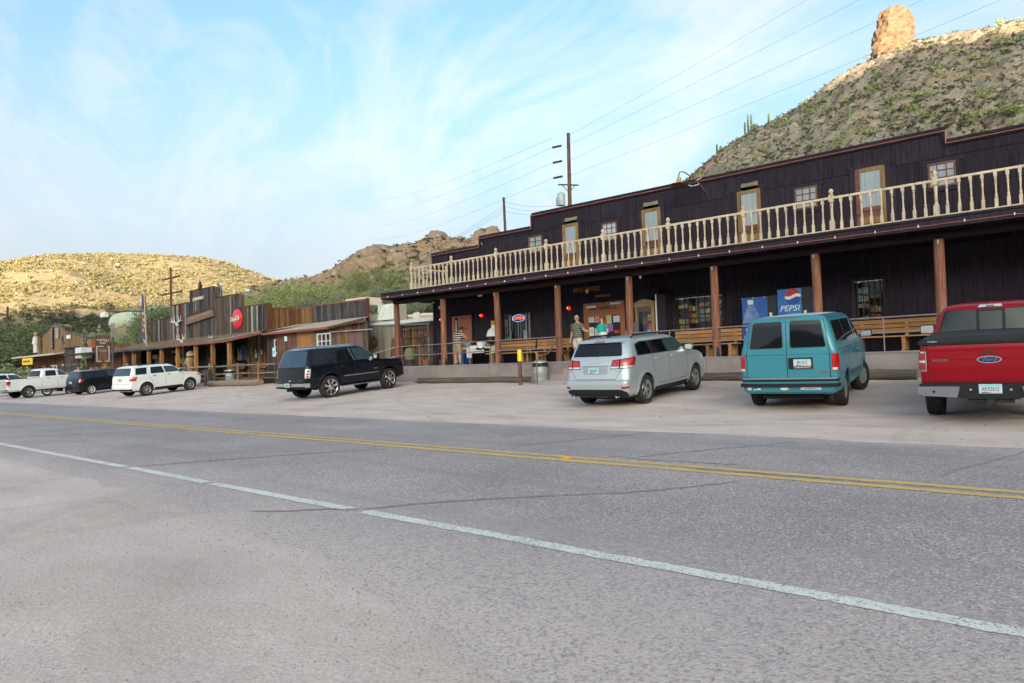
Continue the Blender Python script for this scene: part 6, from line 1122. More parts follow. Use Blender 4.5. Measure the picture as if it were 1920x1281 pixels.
def xpole(x, y, z0, z1, arms, label, s=1):
    t = thing('crossarm_pole', label, 'utility pole', (x, y, z0)); obj('pole', MB().tube([(x, y, z0), (x, y, z1)], [.2*s, .13*s], 8), RUST, t)
    for z, w_, in arms:
        obj('crossarm', MB().bar((x-w_, y, z), (x+w_, y, z), .18*s), DI, t)
        for q in (-1, -.6, .6, 1): obj('insulator', MB().lathe([(.06, z+.07), (.06, z+.25)], (x+w_*q, y, 0), 6), INS, t)
xpole(-91.6, 40, 2, 15.3, [(13.9, 2.5), (11.9, 3.1)], 'brown pole with two crossarms against the sunlit hill'); xpole(-165, 40, 4, 15.8, [(12.8, 4.5)], 'distant small pole with one crossarm at the far left edge', 1.3)
tk = solo('water_tank', MB().tube([(-168, 62, 13.2), (-168.5, 62, 13.2), (-147, 62, 13.4), (-146.5, 62, 13.4)], [.8, 2.3, 2.3, .8], 20), pmat('pale_green_tank', (.42, .48, .36), .6), 'long pale green water tank half hidden in the trees below the sunlit hill', 'tank', (-157, 62, 13), smooth=50)
sl = thing('street_lamp', 'grey lamp on a bracket above the trees behind the town sign', 'lamp', (-70, 26.5, 1)); obj('pole', MB().tube([(-66.2, 26.5, 1), (-66.4, 26.5, 7.3)], .07, 8), STEEL, sl); obj('arm', MB().tube([(-66.4, 26.5, 7.2), (-75.2, 26.5, 7.75)], .06, 6), DI, sl); obj('lamp_head', MB().box(-76.4, -75.3, 26.3, 26.7, 7.25, 7.75), WHITEP, sl)
# ------------------------------------------------------------------ vehicles
TYRE = pmat('tyre_rubber', (.022, .022, .024), .85, spec=.15, var=.3, scale=12, c2=(.045, .042, .04)); ALLOY = pmat('alloy_rim', (.50, .52, .54), .28, metal=.85, var=.05); CHROME = pmat('chrome', (.72, .73, .75), .10, metal=1, var=.03); PLASTIC = pmat('black_plastic', (.016, .017, .020), .55, spec=.18, var=.2, scale=8)
WELL = pmat('wheel_well', (.008, .008, .009), .95); TINT = glassmat('tinted_glass', (.004, .006, .010), ior=1.5); TINTC = glassmat('clear_side_glass', (.035, .06, .068), ior=1.5); REDL = pmat('red_lens', (.42, .012, .012), .15, coat=.8, c2=(.30, .006, .01), scale=18); CLEARL = pmat('clear_lens', (.55, .56, .58), .15, coat=.6); ORL = pmat('orange_lens', (.75, .20, .02), .2, coat=.5); SEAM = pmat('panel_gap', (.012, .012, .014), .9); PLATE = pmat('plate_face', (.55, .60, .62), .6, c2=(.40, .52, .58), scale=9); PLT = pmat('plate_purple', (.20, .08, .30), .6); PLC = pmat('plate_sky', (.20, .55, .60), .6); MIRR = pmat('mirror_face', (.75, .80, .82), .08, metal=.9)
class Body:
    def __init__(s, lv, bowr=.05, bowf=.12, L=4.8, tf=.05, tr=.02, xt=.7):
        s.lv = lv; s.z = [l[0] for l in lv]; s.br = bowr; s.bf = bowf; s.L = L; s.tf = tf; s.tr = tr
    def p(s, z, i): return float(np.interp(z, s.z, [l[i] for l in s.lv]))
    def tap(s, x): L = s.L; return 1 - s.tf*max(0, (x-.62*L)/(.38*L))**2 - s.tr*max(0, (.3*L-x)/(.3*L))**2
    def side(s, x, z):
        xr, xf, w, Rr, Rf = [s.p(z, i) for i in range(1, 6)]; w *= s.tap(x)
        if x < xr+Rr: d = min(Rr, xr+Rr-x); return w-Rr+math.sqrt(max(0, Rr*Rr-d*d))
        if x > xf-Rf: d = min(Rf, x-xf+Rf); return w-Rf+math.sqrt(max(0, Rf*Rf-d*d))
        return w
    def half(s, z, ns=92):
        """half outline of the slice at height z: rear centre -> right side -> front centre, with outward normals"""
        xr, xf, w, Rr, Rf = [s.p(z, i) for i in range(1, 6)]; P = []; wr = w*s.tap(xr+Rr); wf = w*s.tap(xf-Rf)
        for k in range(6): u = k/6*(wr-Rr); P.append((xr+s.br*(u/w)**2-s.br*((wr-Rr)/w)**2, u))
        for k in range(7): a = math.pi/2*k/6; P.append((xr+Rr-Rr*math.cos(a), wr-Rr+Rr*math.sin(a)))
        for k in range(1, ns): x = xr+Rr+(xf-Rf-xr-Rr)*k/ns; P.append((x, w*s.tap(x)))
        for k in range(7): a = math.pi/2*k/6; P.append((xf-Rf+Rf*math.sin(a), wf-Rf+Rf*math.cos(a)))
        for k in range(5, -1, -1): u = k/6*(wf-Rf); P.append((xf-s.bf*(u/w)**2+s.bf*((wf-Rf)/w)**2, u))
        return P
    def mesh(s, holes=(), cap0=True, ns=92):
        mb = MB(); rings = []; zs = [s.z[0]]; top = max([h[1]+h[2]+.06 for h in holes], default=-9)
        for a, b in zip(s.z, s.z[1:]):
            n = max(1, int((b-a)/.028)) if a < top else 1
            zs += [a+(b-a)*k/n for k in range(1, n+1)]
        for z in zs:
            h = s.half(z, ns); rings.append([(x, -y, z) for x, y in h] + [(x, y, z) for x, y in reversed(h[1:-1])])
        n = len(rings[0]); V = [list(v) for r_ in rings for v in r_]; F = []
        for i in range(len(rings)-1):
            for k in range(n):
                q = (i*n+k, i*n+(k+1) % n, (i+1)*n+(k+1) % n, (i+1)*n+k); cx = sum(V[j][0] for j in q)/4; cy = sum(V[j][1] for j in q)/4; cz = sum(V[j][2] for j in q)/4
                if abs(cy) > .5 and any(math.hypot(cx-hx, cz-hz) < hr for hx, hz, hr in holes): continue
                F.append(q)
        used = {j for q in F for j in q}
        for j in used:
            x, y, z = V[j]
            if abs(y) < .5: continue
            for hx, hz, hr in holes:
                d = math.hypot(x-hx, z-hz)
                if d < hr and z > s.z[0]+.001: nx_, nz_ = hx+(x-hx)*hr/d, max(s.z[0], hz+(z-hz)*hr/d); V[j] = [nx_, (1 if y > 0 else -1)*s.side(nx_, nz_), nz_]
        mb.v = [tuple(v) for v in V]; mb.f = F; m = len(s.half(s.z[0], ns))
        for o in ((0, (len(rings)-1)*n) if cap0 and not holes else ((len(rings)-1)*n,)):
            for k in range(m-1):
                a, b = k, k+1; c = (n-b) % n; d = (n-a) % n
                q = [o+a, o+b, o+c, o+d]; q = [v for i_, v in enumerate(q) if v not in q[:i_]]
                if len(q) > 2: mb.f.append(tuple(q) if o else tuple(reversed(q)))
        return mb
    # wrap (s, z) -> point on the rear face and round the corner; s>0 to the left
    def wrap(s, u, z, off):
        sg = 1 if u >= 0 else -1; u = abs(u); xr, xf, w, Rr, Rf = [s.p(z, i) for i in range(1, 6)]; wr = w*s.tap(xr+Rr); f = wr-Rr
        if u <= f: x = xr+s.br*(u/w)**2-s.br*(f/w)**2; return (x-off, sg*u, z)
        if u <= f+Rr*math.pi/2: a = (u-f)/Rr; return (xr+Rr-(Rr+off)*math.cos(a), sg*(f+(Rr+off)*math.sin(a)), z)
        x = xr+Rr+(u-f-Rr*math.pi/2); return (x, sg*(s.side(x, z)+off), z)
    def sidep(s, sg): return lambda x, z, off: (x, sg*(s.side(x, z)+off), z)
    def front(s, y, z, off):
        xr, xf, w, Rr, Rf = [s.p(z, i) for i in range(1, 6)]; u = min(abs(y), w-.02); f = w-Rf
        if u < f: return (xf-s.bf*(u/w)**2+s.bf*(f/w)**2+off, y, z)
        d = u-f; return (xf-Rf+math.sqrt(max(0, Rf*Rf-d*d))+off, y, z)
def patch(poly, f, off=.004, depth=.012, step=.13):
    bm = bmesh.new(); vs = [bm.verts.new((p[0], p[1], 0)) for p in poly]; bm.faces.new(vs)
    us = [p[0] for p in poly]; zs = [p[1] for p in poly]
    for lo, hi, ax in ((min(us), max(us), 0), (min(zs), max(zs), 1)):
        n = int((hi-lo)/step)
        for k in range(1, n+1):
            c = lo+(hi-lo)*k/(n+1); g = bm.verts[:]+bm.edges[:]+bm.faces[:]
            co = (c, 0, 0) if ax == 0 else (0, c, 0); no = (1, 0, 0) if ax == 0 else (0, 1, 0); bmesh.ops.bisect_plane(bm, geom=g, plane_co=co, plane_no=no, dist=1e-5)
    bm.verts.index_update(); mb = MB(); P = [(v.co.x, v.co.y) for v in bm.verts]; n = len(P)
    mb.v = [f(a, b, off) for a, b in P] + [f(a, b, off-depth) for a, b in P]; mb.f = [tuple(v.index for v in fc.verts) for fc in bm.faces]
    for e in bm.edges:
        if len(e.link_faces) == 1: a, b = e.verts[0].index, e.verts[1].index; mb.f.append((a, b, b+n, a+n))
    bm.free(); return mb
def rect(a, b, c, d, r=0): p = [(a, c), (b, c), (b, d), (a, d)]; return roundpoly(p, r) if r else p
def line(pts, w):
    w = w*1.15
    """thin strip polygons along a polyline, for panel gaps"""
    out = []
    for (a, b), (c, d) in zip(pts, pts[1:]):
        l = math.hypot(c-a, d-b) or 1; nx, nz = -(d-b)/l*w/2, (c-a)/l*w/2; out.append([(a+nx, b+nz), (c+nx, d+nz), (c-nx, d-nz), (a-nx, b-nz)])
    return out
def wheel_meshes(r, wd, rr, style, rimm):
    w2 = wd/2; t = MB(); pr = [(rr*.98, -w2*.82), (r*.86, -w2), (r*.95, -w2*.95), (r*.985, -w2*.82)]
    for k in range(4):
        c = -w2*.6+w2*.4*k; pr += [(r, c-w2*.11), (r*.975, c-w2*.03), (r*.975, c+w2*.03), (r, c+w2*.08)]
    pr += [(r*.985, w2*.82), (r*.95, w2*.95), (r*.86, w2), (rr*.98, w2*.82)]
    t.lathe(pr, (0, 0, 0), 40, axis='y', cap=False); tm = obj('tyre', t, TYRE, None, smooth=35)
    b = MB().lathe([(rr*.97, -w2*.6), (rr*.97, w2*.2), (rr*.3, w2*.25), (.02, w2*.25)], (0, 0, 0), 28, axis='y', cap=False); bk = obj('wheel', b, WELL, None, smooth=40)
    m = MB().lathe([(rr*.90, w2*.25), (rr*.93, w2*.75), (rr*1.0, w2*.86), (rr*1.02, w2*.80), (rr*.99, w2*.60)], (0, 0, 0), 36, axis='y', cap=False)
    yo = w2*.70; n = {'five': 5, 'six': 6, 'seven': 7, 'steel': 12, 'eight': 8}[style]
    for k in range(n):
        a = 2*math.pi*k/n+.3; ca, sa = math.cos(a), math.sin(a)
        if style == 'steel': wi, wo = .12, .30
        elif style == 'five': wi, wo = .24, .42
        elif style == 'eight': wi, wo = .10, .20
        else: wi, wo = .20, .30
        q = []
        for rad, wv, y in ((rr*.16, wi, yo), (rr*.55, (wi+wo)*.45, yo-.01), (rr*.95, wo, yo+.012)):
            h = rr*wv/2*1.1; q.append([(rad*ca-h*sa, y, rad*sa+h*ca), (rad*ca+h*sa, y, rad*sa-h*ca), (rad*ca+h*sa*.8, y-.04, rad*sa-h*ca*.8), (rad*ca-h*sa*.8, y-.04, rad*sa+h*ca*.8)])
        vs = [v for r_ in q for v in r_]; fs = []
        for i in range(2):
            for j in range(4): fs.append((i*4+j, i*4+(j+1) % 4, i*4+4+(j+1) % 4, i*4+4+j))
        m.add(vs, fs)
    m.lathe([(rr*.24, yo-.03), (rr*.24, yo+.008), (rr*.16, yo+.022), (.01, yo+.026)], (0, 0, 0), 20, axis='y', cap=False)
    rm = obj('rim', m, rimm, None, smooth=35); out = (bk.data, tm.data, rm.data)
    for o in (bk, tm, rm): bpy.data.objects.remove(o)
    return out
def bool_cut(o, cutters):
    bm = bmesh.new(); bm.from_mesh(o.data); bmesh.ops.remove_doubles(bm, verts=bm.verts, dist=1e-4); bmesh.ops.triangulate(bm, faces=bm.faces); bmesh.ops.recalc_face_normals(bm, faces=bm.faces); bm.to_mesh(o.data); bm.free()
    for c in cutters:
        md = o.modifiers.new('b', 'BOOLEAN'); md.operation = 'DIFFERENCE'; md.object = c; md.solver = 'EXACT'
        try: md.material_mode = 'TRANSFER'
        except Exception: pass
    dg = bpy.context.evaluated_depsgraph_get(); me = bpy.data.meshes.new_from_object(o.evaluated_get(dg)); o.modifiers.clear(); old = o.data; o.data = me
    me.set_sharp_from_angle(angle=R(28))
    for c in cutters: bpy.data.objects.remove(c)
class Car:
    def __init__(s, name, label, cat, x, y, h, wr, wf, r, group=None):
        a = R(h); F = Vector((math.cos(a), math.sin(a))); za = gz(x+F.x*wr, y+F.y*wr); zb = gz(x+F.x*wf, y+F.y*wf)
        pt = math.atan2(zb-za, wf-wr); s.t = thing(name, label, cat, (x, y, za-wr*math.sin(pt)+.004), 0, group); s.t.rotation_euler = (0, -pt, a); s.wr, s.wf, s.r = wr, wf, r
    def o(s, name, mb, mat, parent=None, smooth=None): return obj(name, mb, mat, parent or s.t, smooth, local=True)
    def body(s, B_, mat, arch, name='body', cut=True, zc=None):
        s.B = B_; zc = zc or s.r+.01; holes = [(x, zc, arch) for x in (s.wr, s.wf)] if cut else []
        o = s.o(name, B_.mesh(holes), mat, smooth=28)
        for x, z, r in holes:
            for sg in (-1, 1):
                mb = MB(); n = 30; P = [(x+r*math.cos(R(-30+240*k/n)), z+r*math.sin(R(-30+240*k/n))) for k in range(n+1)]
                P = [(a_, max(b_, B_.z[0])) for a_, b_ in P]; vs = []
                for a_, b_ in P: vs += [(a_, sg*.58, b_), (a_, sg*(B_.side(a_, b_)-.004), b_)]
                mb.add(vs, [(2*k, 2*k+1, 2*k+3, 2*k+2) for k in range(n)]); mb.add([(a_, sg*.58, b_) for a_, b_ in P], [tuple(range(n+1))]); s.o('wheel_housing', mb, WELL)
        return o
    def side(s, name, poly, mat, off=.004, parent=None, both=True, depth=.012, step=.07, smooth=30):
        for sg in ((-1, 1) if both else (-1,)): r_ = s.o(name, patch(poly, s.B.sidep(sg), off, depth, step), mat, parent, smooth)
        return r_
    def rear(s, name, poly, mat, off=.004, parent=None, depth=.012, step=.045, smooth=30): return s.o(name, patch(poly, s.B.wrap, off, depth, step), mat, parent, smooth)
    def seams(s, lists, where='side', w=.008, off=.0015):
        mb = MB()
        for pts in lists:
            for q in line(pts, w):
                if where == 'side':
                    for sg in (-1, 1): mb.merge(patch(q, s.B.sidep(sg), off, .006, .05))
                else: mb.merge(patch(q, s.B.wrap, off, .006, .05))
        s.o('panel_gap', mb, SEAM)
    def arch(s, mat, ri, ro, off=.018, a0=-18, a1=198, name='wheel_arch', zc=None):
        zc = zc or s.r+.01
        for x0 in (s.wr, s.wf):
            for sg in (-1, 1):
                mb = MB(); n = 26; f = s.B.sidep(sg); vs = []
                for k in range(n+1):
                    a = R(a0+(a1-a0)*k/n)
                    for rr, of in ((ri, -.02), (ri, off), ((ri+ro)/2, off*1.15), (ro, .001)): x = x0+rr*math.cos(a); z = max(zc+rr*math.sin(a), s.B.z[0]+.01); vs.append(f(x, z, of))
                fs = [(k*4+j, k*4+4+j, k*4+5+j, k*4+1+j) for k in range(n) for j in range(3)]; mb.add(vs, fs); s.o(name, mb, mat, smooth=40)
    def wheels(s, W_, yo, steer=0):
        for i, x in enumerate((s.wr, s.wf)):
            for sg in (-1, 1):
                w = inst('wheel', W_[0], s.t, (x, sg*yo, s.r), (0, random.uniform(0, 1.2), (0 if sg > 0 else math.pi)+(steer if i else 0)), None)
                inst('tyre', W_[1], w, (0, 0, 0)); inst('rim', W_[2], w, (0, 0, 0))
    def under(s, x0, x1, w, z0, z1): s.o('underbody', MB().box(x0, x1, -w, w, z0, z1), WELL); s.o('axle', MB().tube([(s.wr, -w-.12, s.r), (s.wr, w+.12, s.r)], .05, 8).lathe([(.05, -.12), (.13, -.06), (.13, .06), (.05, .12)], (s.wr, 0, s.r), 12, axis='y'), PLASTIC)
    def mirror(s, x, y, z, sx=.12, sy=.20, sz=.15, mat=None, face=MIRR):
        for sg in (-1, 1):
            p = s.o('mirror', MB().prism(roundpoly([(sg*y, z), (sg*(y+sy), z+.01), (sg*(y+sy), z+sz), (sg*y, z+sz)], .04), x, x+sx, 'x').bar((x+.05, sg*(y-.12), z+.02), (x+.05, sg*(y+.02), z+.05), .05), mat or PLASTIC, smooth=40)
            s.o('mirror_glass', MB().prism(roundpoly([(sg*(y+.015), z+.02), (sg*(y+sy-.015), z+.025), (sg*(y+sy-.015), z+sz-.02), (sg*(y+.015), z+sz-.02)], .03), x-.006, x-.001, 'x'), face, p)
    def plate(s, y, z, w=.30, h=.15, x=None, txt='', off=.012, bottom=None):
        f = s.B.wrap; xx = (f(y, z, off)[0] if x is None else x); p = s.o('license_plate', MB().box(xx-.006, xx, y-w/2, y+w/2, z-h/2, z+h/2), PLATE)
        s.o('plate_sky', MB().box(xx-.0085, xx-.0061, y-w/2+.004, y+w/2-.004, z+h*.30, z+h/2-.004), PLC, p); s.o('plate_desert', MB().prism([(y+w/2-.01, z-h/2+.005), (y+w*.3, z-h*.30), (y+w*.1, z-h*.36), (y-.02, z-h*.42), (y-w/2+.01, z-h*.42), (y-w/2+.01, z-h/2+.005)], xx-.0085, xx-.0061, 'x'), PLT, p)
        if txt:
            M = Matrix.Translation((xx-.009, y, z-.005)) @ Matrix.Rotation(R(-90), 4, 'Z') @ Matrix.Rotation(R(90), 4, 'X')
            me = text('plate_text', txt, h*.62, INK, None, M, .001, sx=.62 if len(txt) > 6 else .72); me.parent = p
    def rtext(s, name, txt, size, y, z, mat, x=None, off=.006, sx=1, parent=None, shear=0):
        xx = s.B.wrap(y, z, off)[0] if x is None else x; M = Matrix.Translation((xx, y, z)) @ Matrix.Rotation(R(-90), 4, 'Z') @ Matrix.Rotation(R(90), 4, 'X')
        me = text(name, txt, size, mat, None, M, .003, sx=sx, shear=shear); me.parent = parent or s.t; return me
    def stext(s, name, txt, size, x, z, mat):
        y = -(s.B.side(x, z)+.006); M = Matrix.Translation((x, y, z)) @ Matrix.Rotation(R(90), 4, 'X'); me = text(name, txt, size, mat, None, M, .003); me.parent = s.t
    def rails(s, x0, x1, y, z, mat, h=.05):
        for sg in (-1, 1):
            P = [(x0, sg*y, z-.03), (x0+.18, sg*y, z+h), ((x0+x1)/2, sg*y, z+h+.012), (x1-.2, sg*y, z+h), (x1, sg*y, z-.03)]; s.o('roof_rail', MB().tube(P, .022, 8), mat, smooth=60)
    def handle(s, x, z, mat, l=.16): s.side('door_handle', roundpoly([(x, z), (x+l, z), (x+l, z+.035), (x, z+.035)], .015), mat, off=.028, depth=.03)
    def wiper(s, pts, z=None): s.o('wiper', MB().tube([s.B.wrap(u, zz, .02) for u, zz in pts], .009, 6), BLACK)
def glasscol(m): return m
# --- silver crossover
SILV = carpaint('silver_metallic', (.50, .54, .58), metal=.6, rough=.34)
c = Car('parked_crossover', 'silver crossover with wide red tail lights and black roof rails parked before the store entrance', 'car', -9.18, 14.12, 91.1, .97, 3.86, .365)
c.body(Body([(.27, .14, 4.70, .80, .10, .3), (.34, .05, 4.80, .86, .12, .35), (.44, .01, 4.86, .895, .14, .38), (.58, -.01, 4.88, .91, .15, .4), (.67, .0, 4.88, .915, .16, .42), (.70, .045, 4.87, .912, .18, .42), (.85, .07, 4.85, .915, .22, .45), (1.00, .09, 4.78, .918, .24, .5), (1.09, .11, 4.55, .915, .25, .55), (1.15, .13, 4.1, .905, .25, .5), (1.20, .16, 3.72, .885, .25, .3), (1.25, .18, 3.62, .868, .25, .3), (1.56, .34, 3.05, .755, .22, .25), (1.615, .40, 2.92, .715, .22, .25), (1.66, .52, 2.75, .63, .2, .3), (1.69, .75, 2.5, .48, .2, .3), (1.70, 1.1, 2.2, .3, .1, .2)], L=4.88, tf=.05), SILV, .415)
c.rear('rear_window', roundpoly([(-.70, 1.26), (.70, 1.26), (.62, 1.575), (-.62, 1.575)], .05), TINT, .006); c.rear('spoiler', [(-.66, 1.585), (.66, 1.585), (.62, 1.655), (-.62, 1.655)], SILV, .06, depth=.09); c.rear('brake_light', [(-.17, 1.60), (.13, 1.60), (.12, 1.64), (-.16, 1.64)], REDL, .072, depth=.03)
for sg in (-1, 1):
    P = [(sg*.42, .955), (sg*.80, .955), (sg*1.10, 1.0), (sg*1.16, 1.20), (sg*1.02, 1.215), (sg*.47, 1.165)]; tl = c.rear('tail_light_bezel', P, PLASTIC, .006); q = lambda u, v: (sg*u, v)
    c.rear('tail_light', [q(.445, 1.02), q(.655, 1.02), q(.655, 1.172), q(.48, 1.15)], REDL, .014, tl); c.rear('tail_light', [q(.69, 1.02), q(1.08, 1.035), q(1.13, 1.19), q(1.02, 1.20), q(.69, 1.176)], REDL, .014, tl); c.rear('reverse_light', [q(.44, .972), q(.655, .972), q(.655, 1.012), q(.445, 1.012)], CLEARL, .014, tl); c.rear('reverse_light', [q(.69, .972), q(.82, .972), q(1.05, 1.01), q(1.06, 1.025), q(.69, 1.012)], CLEARL, .014, tl)
    c.rear('reflector', [q(.74, .475), q(.93, .49), q(.94, .545), q(.72, .535)], REDL, .008)
pr = c.rear('plate_recess', roundpoly([(-.33, .83), (.33, .83), (.37, 1.035), (-.37, 1.035)], .03), pmat('silver_recess', (.36, .38, .41), .4, metal=.5), .005); c.rear('plate_garnish', [(-.38, 1.04), (.38, 1.04), (.36, 1.065), (-.36, 1.065)], SILV, .03, depth=.03); c.plate(.03, .925, .30, .15, txt='KEX0615', off=.016)
c.rtext('badge', 'D O D G E', .055, .02, 1.10, ALLOY); c.rtext('badge', 'SXT', .04, -.62, .90, ALLOY); c.rear('lower_valance', roundpoly([(-.88, .275), (.88, .275), (.86, .40), (.70, .465), (-.70, .465), (-.86, .40)], .04), PLASTIC, .008); c.rear('bumper_crease', [(-.72, .47), (.72, .47), (.70, .50), (-.70, .50)], SILV, .02, depth=.03)
for y in (-.60, .60): c.o('exhaust_pipe', MB().lathe([(.042, -.10), (.05, -.03), (.046, -.03), (.035, .05)], (0, 0, 0), 16, axis='x', cap=False).xf(Matrix.Translation((.05, y, .31))), CHROME, smooth=60)
c.wiper([(-.05, 1.24), (-.02, 1.30), (.33, 1.33)]); c.side('side_trim_black', [(.62, 1.225), (3.42, 1.20), (3.10, 1.50), (2.75, 1.56), (.95, 1.56), (.68, 1.50)], PLASTIC, .003)
c.side('side_window', roundpoly([(.70, 1.245), (1.34, 1.238), (1.34, 1.54), (.98, 1.54), (.74, 1.48)], .04), TINT, .009); c.side('side_window', roundpoly([(1.42, 1.236), (2.20, 1.228), (2.12, 1.55), (1.42, 1.545)], .03), TINT, .009); c.side('side_window', roundpoly([(2.28, 1.226), (3.32, 1.215), (2.98, 1.50), (2.72, 1.545), (2.20, 1.55)], .03), TINTC, .009)
c.seams([[(1.36, 1.2), (1.34, .95), (1.50, .72)], [(2.24, 1.2), (2.26, .45)], [(3.36, 1.18), (3.34, .8), (3.36, .46)], [(1.6, .46), (3.36, .46)]]); c.seams([[(-.76, 1.22), (-.72, .95), (-.56, .71), (.56, .71), (.72, .95), (.76, 1.22)]], 'rear')
c.handle(1.50, 1.08, SILV, .17); c.handle(2.40, 1.075, SILV, .17); c.side('sill_cladding', [(1.42, .275), (3.42, .275), (3.40, .375), (1.44, .375)], PLASTIC, .012); c.side('door_crease', [(1.46, .52), (3.40, .50), (3.40, .53), (1.46, .55)], SILV, .014)
c.arch(SILV, .41, .50, .022); c.mirror(3.28, .90, 1.19, .11, .19, .14, SILV); c.rails(.75, 2.55, .62, 1.665, PLASTIC, .055); c.o('antenna', MB().prism([(.72, 1.69), (.9, 1.69), (.78, 1.73)], -.012, .012), BLACK); c.wheels(wheel_meshes(.365, .225, .235, 'five', ALLOY), .795, 0); c.under(.3, 4.5, .62, .20, .40)
for sg in (-1, 1): c.side('head_light', [(4.35, .82), (4.60, .80), (4.62, .95), (4.30, .97)], CLEARL, .006) if sg > 0 else None
c.o('windscreen', patch([(-.70, 1.24), (.70, 1.24), (.58, 1.58), (-.58, 1.58)], c.B.front, .008), TINT)
# --- teal van
TEAL = carpaint('teal_paint', (.045, .21, .285), metal=.1, rough=.42); TROOF = pmat('faded_teal_roof', (.36, .46, .52), .6, var=.1)
c = Car('parked_van', 'teal passenger van with twin rear doors and rear windows, parked facing the drinks machines', 'van', -4.65, 14.32, 96, 1.0, 3.82, .36)
c.body(Body([(.36, .06, 4.5, .86, .10, .25), (.41, .01, 4.65, .92, .12, .3), (.50, .0, 4.74, .945, .12, .3), (.59, .0, 4.76, .95, .12, .3), (.605, .03, 4.76, .95, .10, .3), (.80, .03, 4.74, .96, .10, .3), (1.10, .035, 4.66, .96, .10, .35), (1.20, .04, 4.4, .952, .11, .4), (1.28, .05, 4.0, .935, .11, .4), (1.34, .055, 3.86, .918, .12, .25), (1.80, .10, 3.12, .785, .12, .25), (1.86, .125, 3.0, .75, .13, .25), (1.905, .17, 2.9, .70, .15, .25), (1.93, .27, 2.75, .60, .15, .25), (1.945, .5, 2.6, .42, .1, .2), (1.95, .9, 2.2, .2, .1, .1)], L=4.76, tf=.06, bowr=.03), TEAL, .43)
for sg in (-1, 1): c.rear('rear_window', roundpoly([(sg*.075, 1.30), (sg*.735, 1.30), (sg*.645, 1.825), (sg*.085, 1.835)], .05), TINT, .006)
for sg in (-1, 1): c.rear('window_seal', roundpoly([(sg*.055, 1.28), (sg*.755, 1.28), (sg*.66, 1.845), (sg*.065, 1.855)], .06), pmat('grey_rubber_seal', (.05, .10, .12), .7), .003)
c.seams([[(0, .62), (0, 1.90)], [(-.80, .64), (-.80, 1.2), (-.71, 1.85)], [(.80, .64), (.80, 1.2), (.71, 1.85)]], 'rear', .011); c.rear('door_crease', [(-.79, 1.165), (.79, 1.165), (.79, 1.18), (-.79, 1.18)], TEAL, .012)
c.rear('brake_light', [(-.24, 1.895), (.18, 1.895), (.18, 1.918), (-.24, 1.918)], pmat('dark_red_lens', (.16, .03, .04), .3), .012)
for sg in (-1, 1): tl = c.rear('tail_light', roundpoly([(sg*.835, .82), (sg*1.0, .82), (sg*1.0, 1.16), (sg*.835, 1.16)], .015), REDL, .014); c.rear('reverse_light', rect(sg*.845, sg*.93, .835, .885), CLEARL, .019, tl); c.rear('door_hinge', rect(sg*.81, sg*.825, 1.10, 1.20), TEAL, .02, depth=.02); c.rear('door_hinge', rect(sg*.81, sg*.825, .70, .77), TEAL, .02, depth=.02)
pb = c.rear('plate_housing', roundpoly([(-.03, .865), (-.49, .865), (-.49, 1.095), (-.03, 1.095)], .025), PLASTIC, .014); c.plate(-.295, .995, .33, .14, txt='895 XYZ', off=.026); c.rtext('dealer_lettering', 'CHEVROLET', .05, -.295, .897, WHITEP, off=.018, sx=1.15); c.rtext('badge', 'ASTRO', .045, -.68, .79, pmat('badge_red', (.35, .02, .03), .4), sx=1.2, shear=.2)
c.rear('trim_molding', [(-1.0, .615), (1.0, .615), (1.0, .675), (-1.0, .675)], PLASTIC, .012); c.rear('silver_stripe', [(-1.0, .66), (1.0, .66), (1.0, .682), (-1.0, .682)], ALLOY, .018); c.rear('bumper_step', [(-.96, .505), (.96, .505), (.98, .575), (-.98, .575)], PLASTIC, .045, depth=.05); c.rear('bumper_lip', [(-.93, .40), (.93, .40), (.93, .43), (-.93, .43)], TEAL, .02, depth=.02)
for u, z, w, h, m in ((.77, .44, .08, .065, PAPER), (.58, .445, .07, .035, PAPER), (.66, .435, .04, .025, PAPER), (.10, .0, .0, .0, PAPER), (-.43, .447, .38, .055, PAPER), (-.43, .447, .24, .022, PURP)):
    if w: c.rear('bumper_sticker', rect(u-w/2, u+w/2, z, z+h) if m is PAPER else rect(u-w/2, u+w/2, z+.015, z+.03), m, .006 if m is PAPER else .010)
c.rear('oval_sticker', [(.07+.085*math.cos(a), .47+.032*math.sin(a)) for a in np.linspace(0, 6.283, 15)[:-1]], PAPER, .006)
c.side('side_window', roundpoly([(.33, 1.38), (1.42, 1.37), (1.42, 1.80), (.40, 1.80)], .05), TINT, .007); c.side('side_window', roundpoly([(1.50, 1.37), (2.60, 1.36), (2.60, 1.79), (1.50, 1.80)], .05), TINT, .007); c.side('side_window', roundpoly([(2.74, 1.355), (3.72, 1.34), (3.22, 1.74), (2.80, 1.78)], .04), TINTC, .007)
c.seams([[(2.67, 1.85), (2.67, .45)], [(3.74, 1.30), (3.72, .9), (3.55, .75)], [(1.46, 1.84), (1.46, .5)], [(.25, 1.22), (3.7, 1.19)], [(.28, 1.87), (2.9, 1.86)]]); c.side('side_molding', [(1.46, .62), (3.38, .60), (3.38, .655), (1.46, .675)], PLASTIC, .014); c.side('silver_stripe', [(.14, .66), (.55, .66), (.55, .68), (.14, .68)], ALLOY, .016); c.side('silver_stripe', [(1.46, .655), (3.38, .635), (3.38, .652), (1.46, .672)], ALLOY, .019)
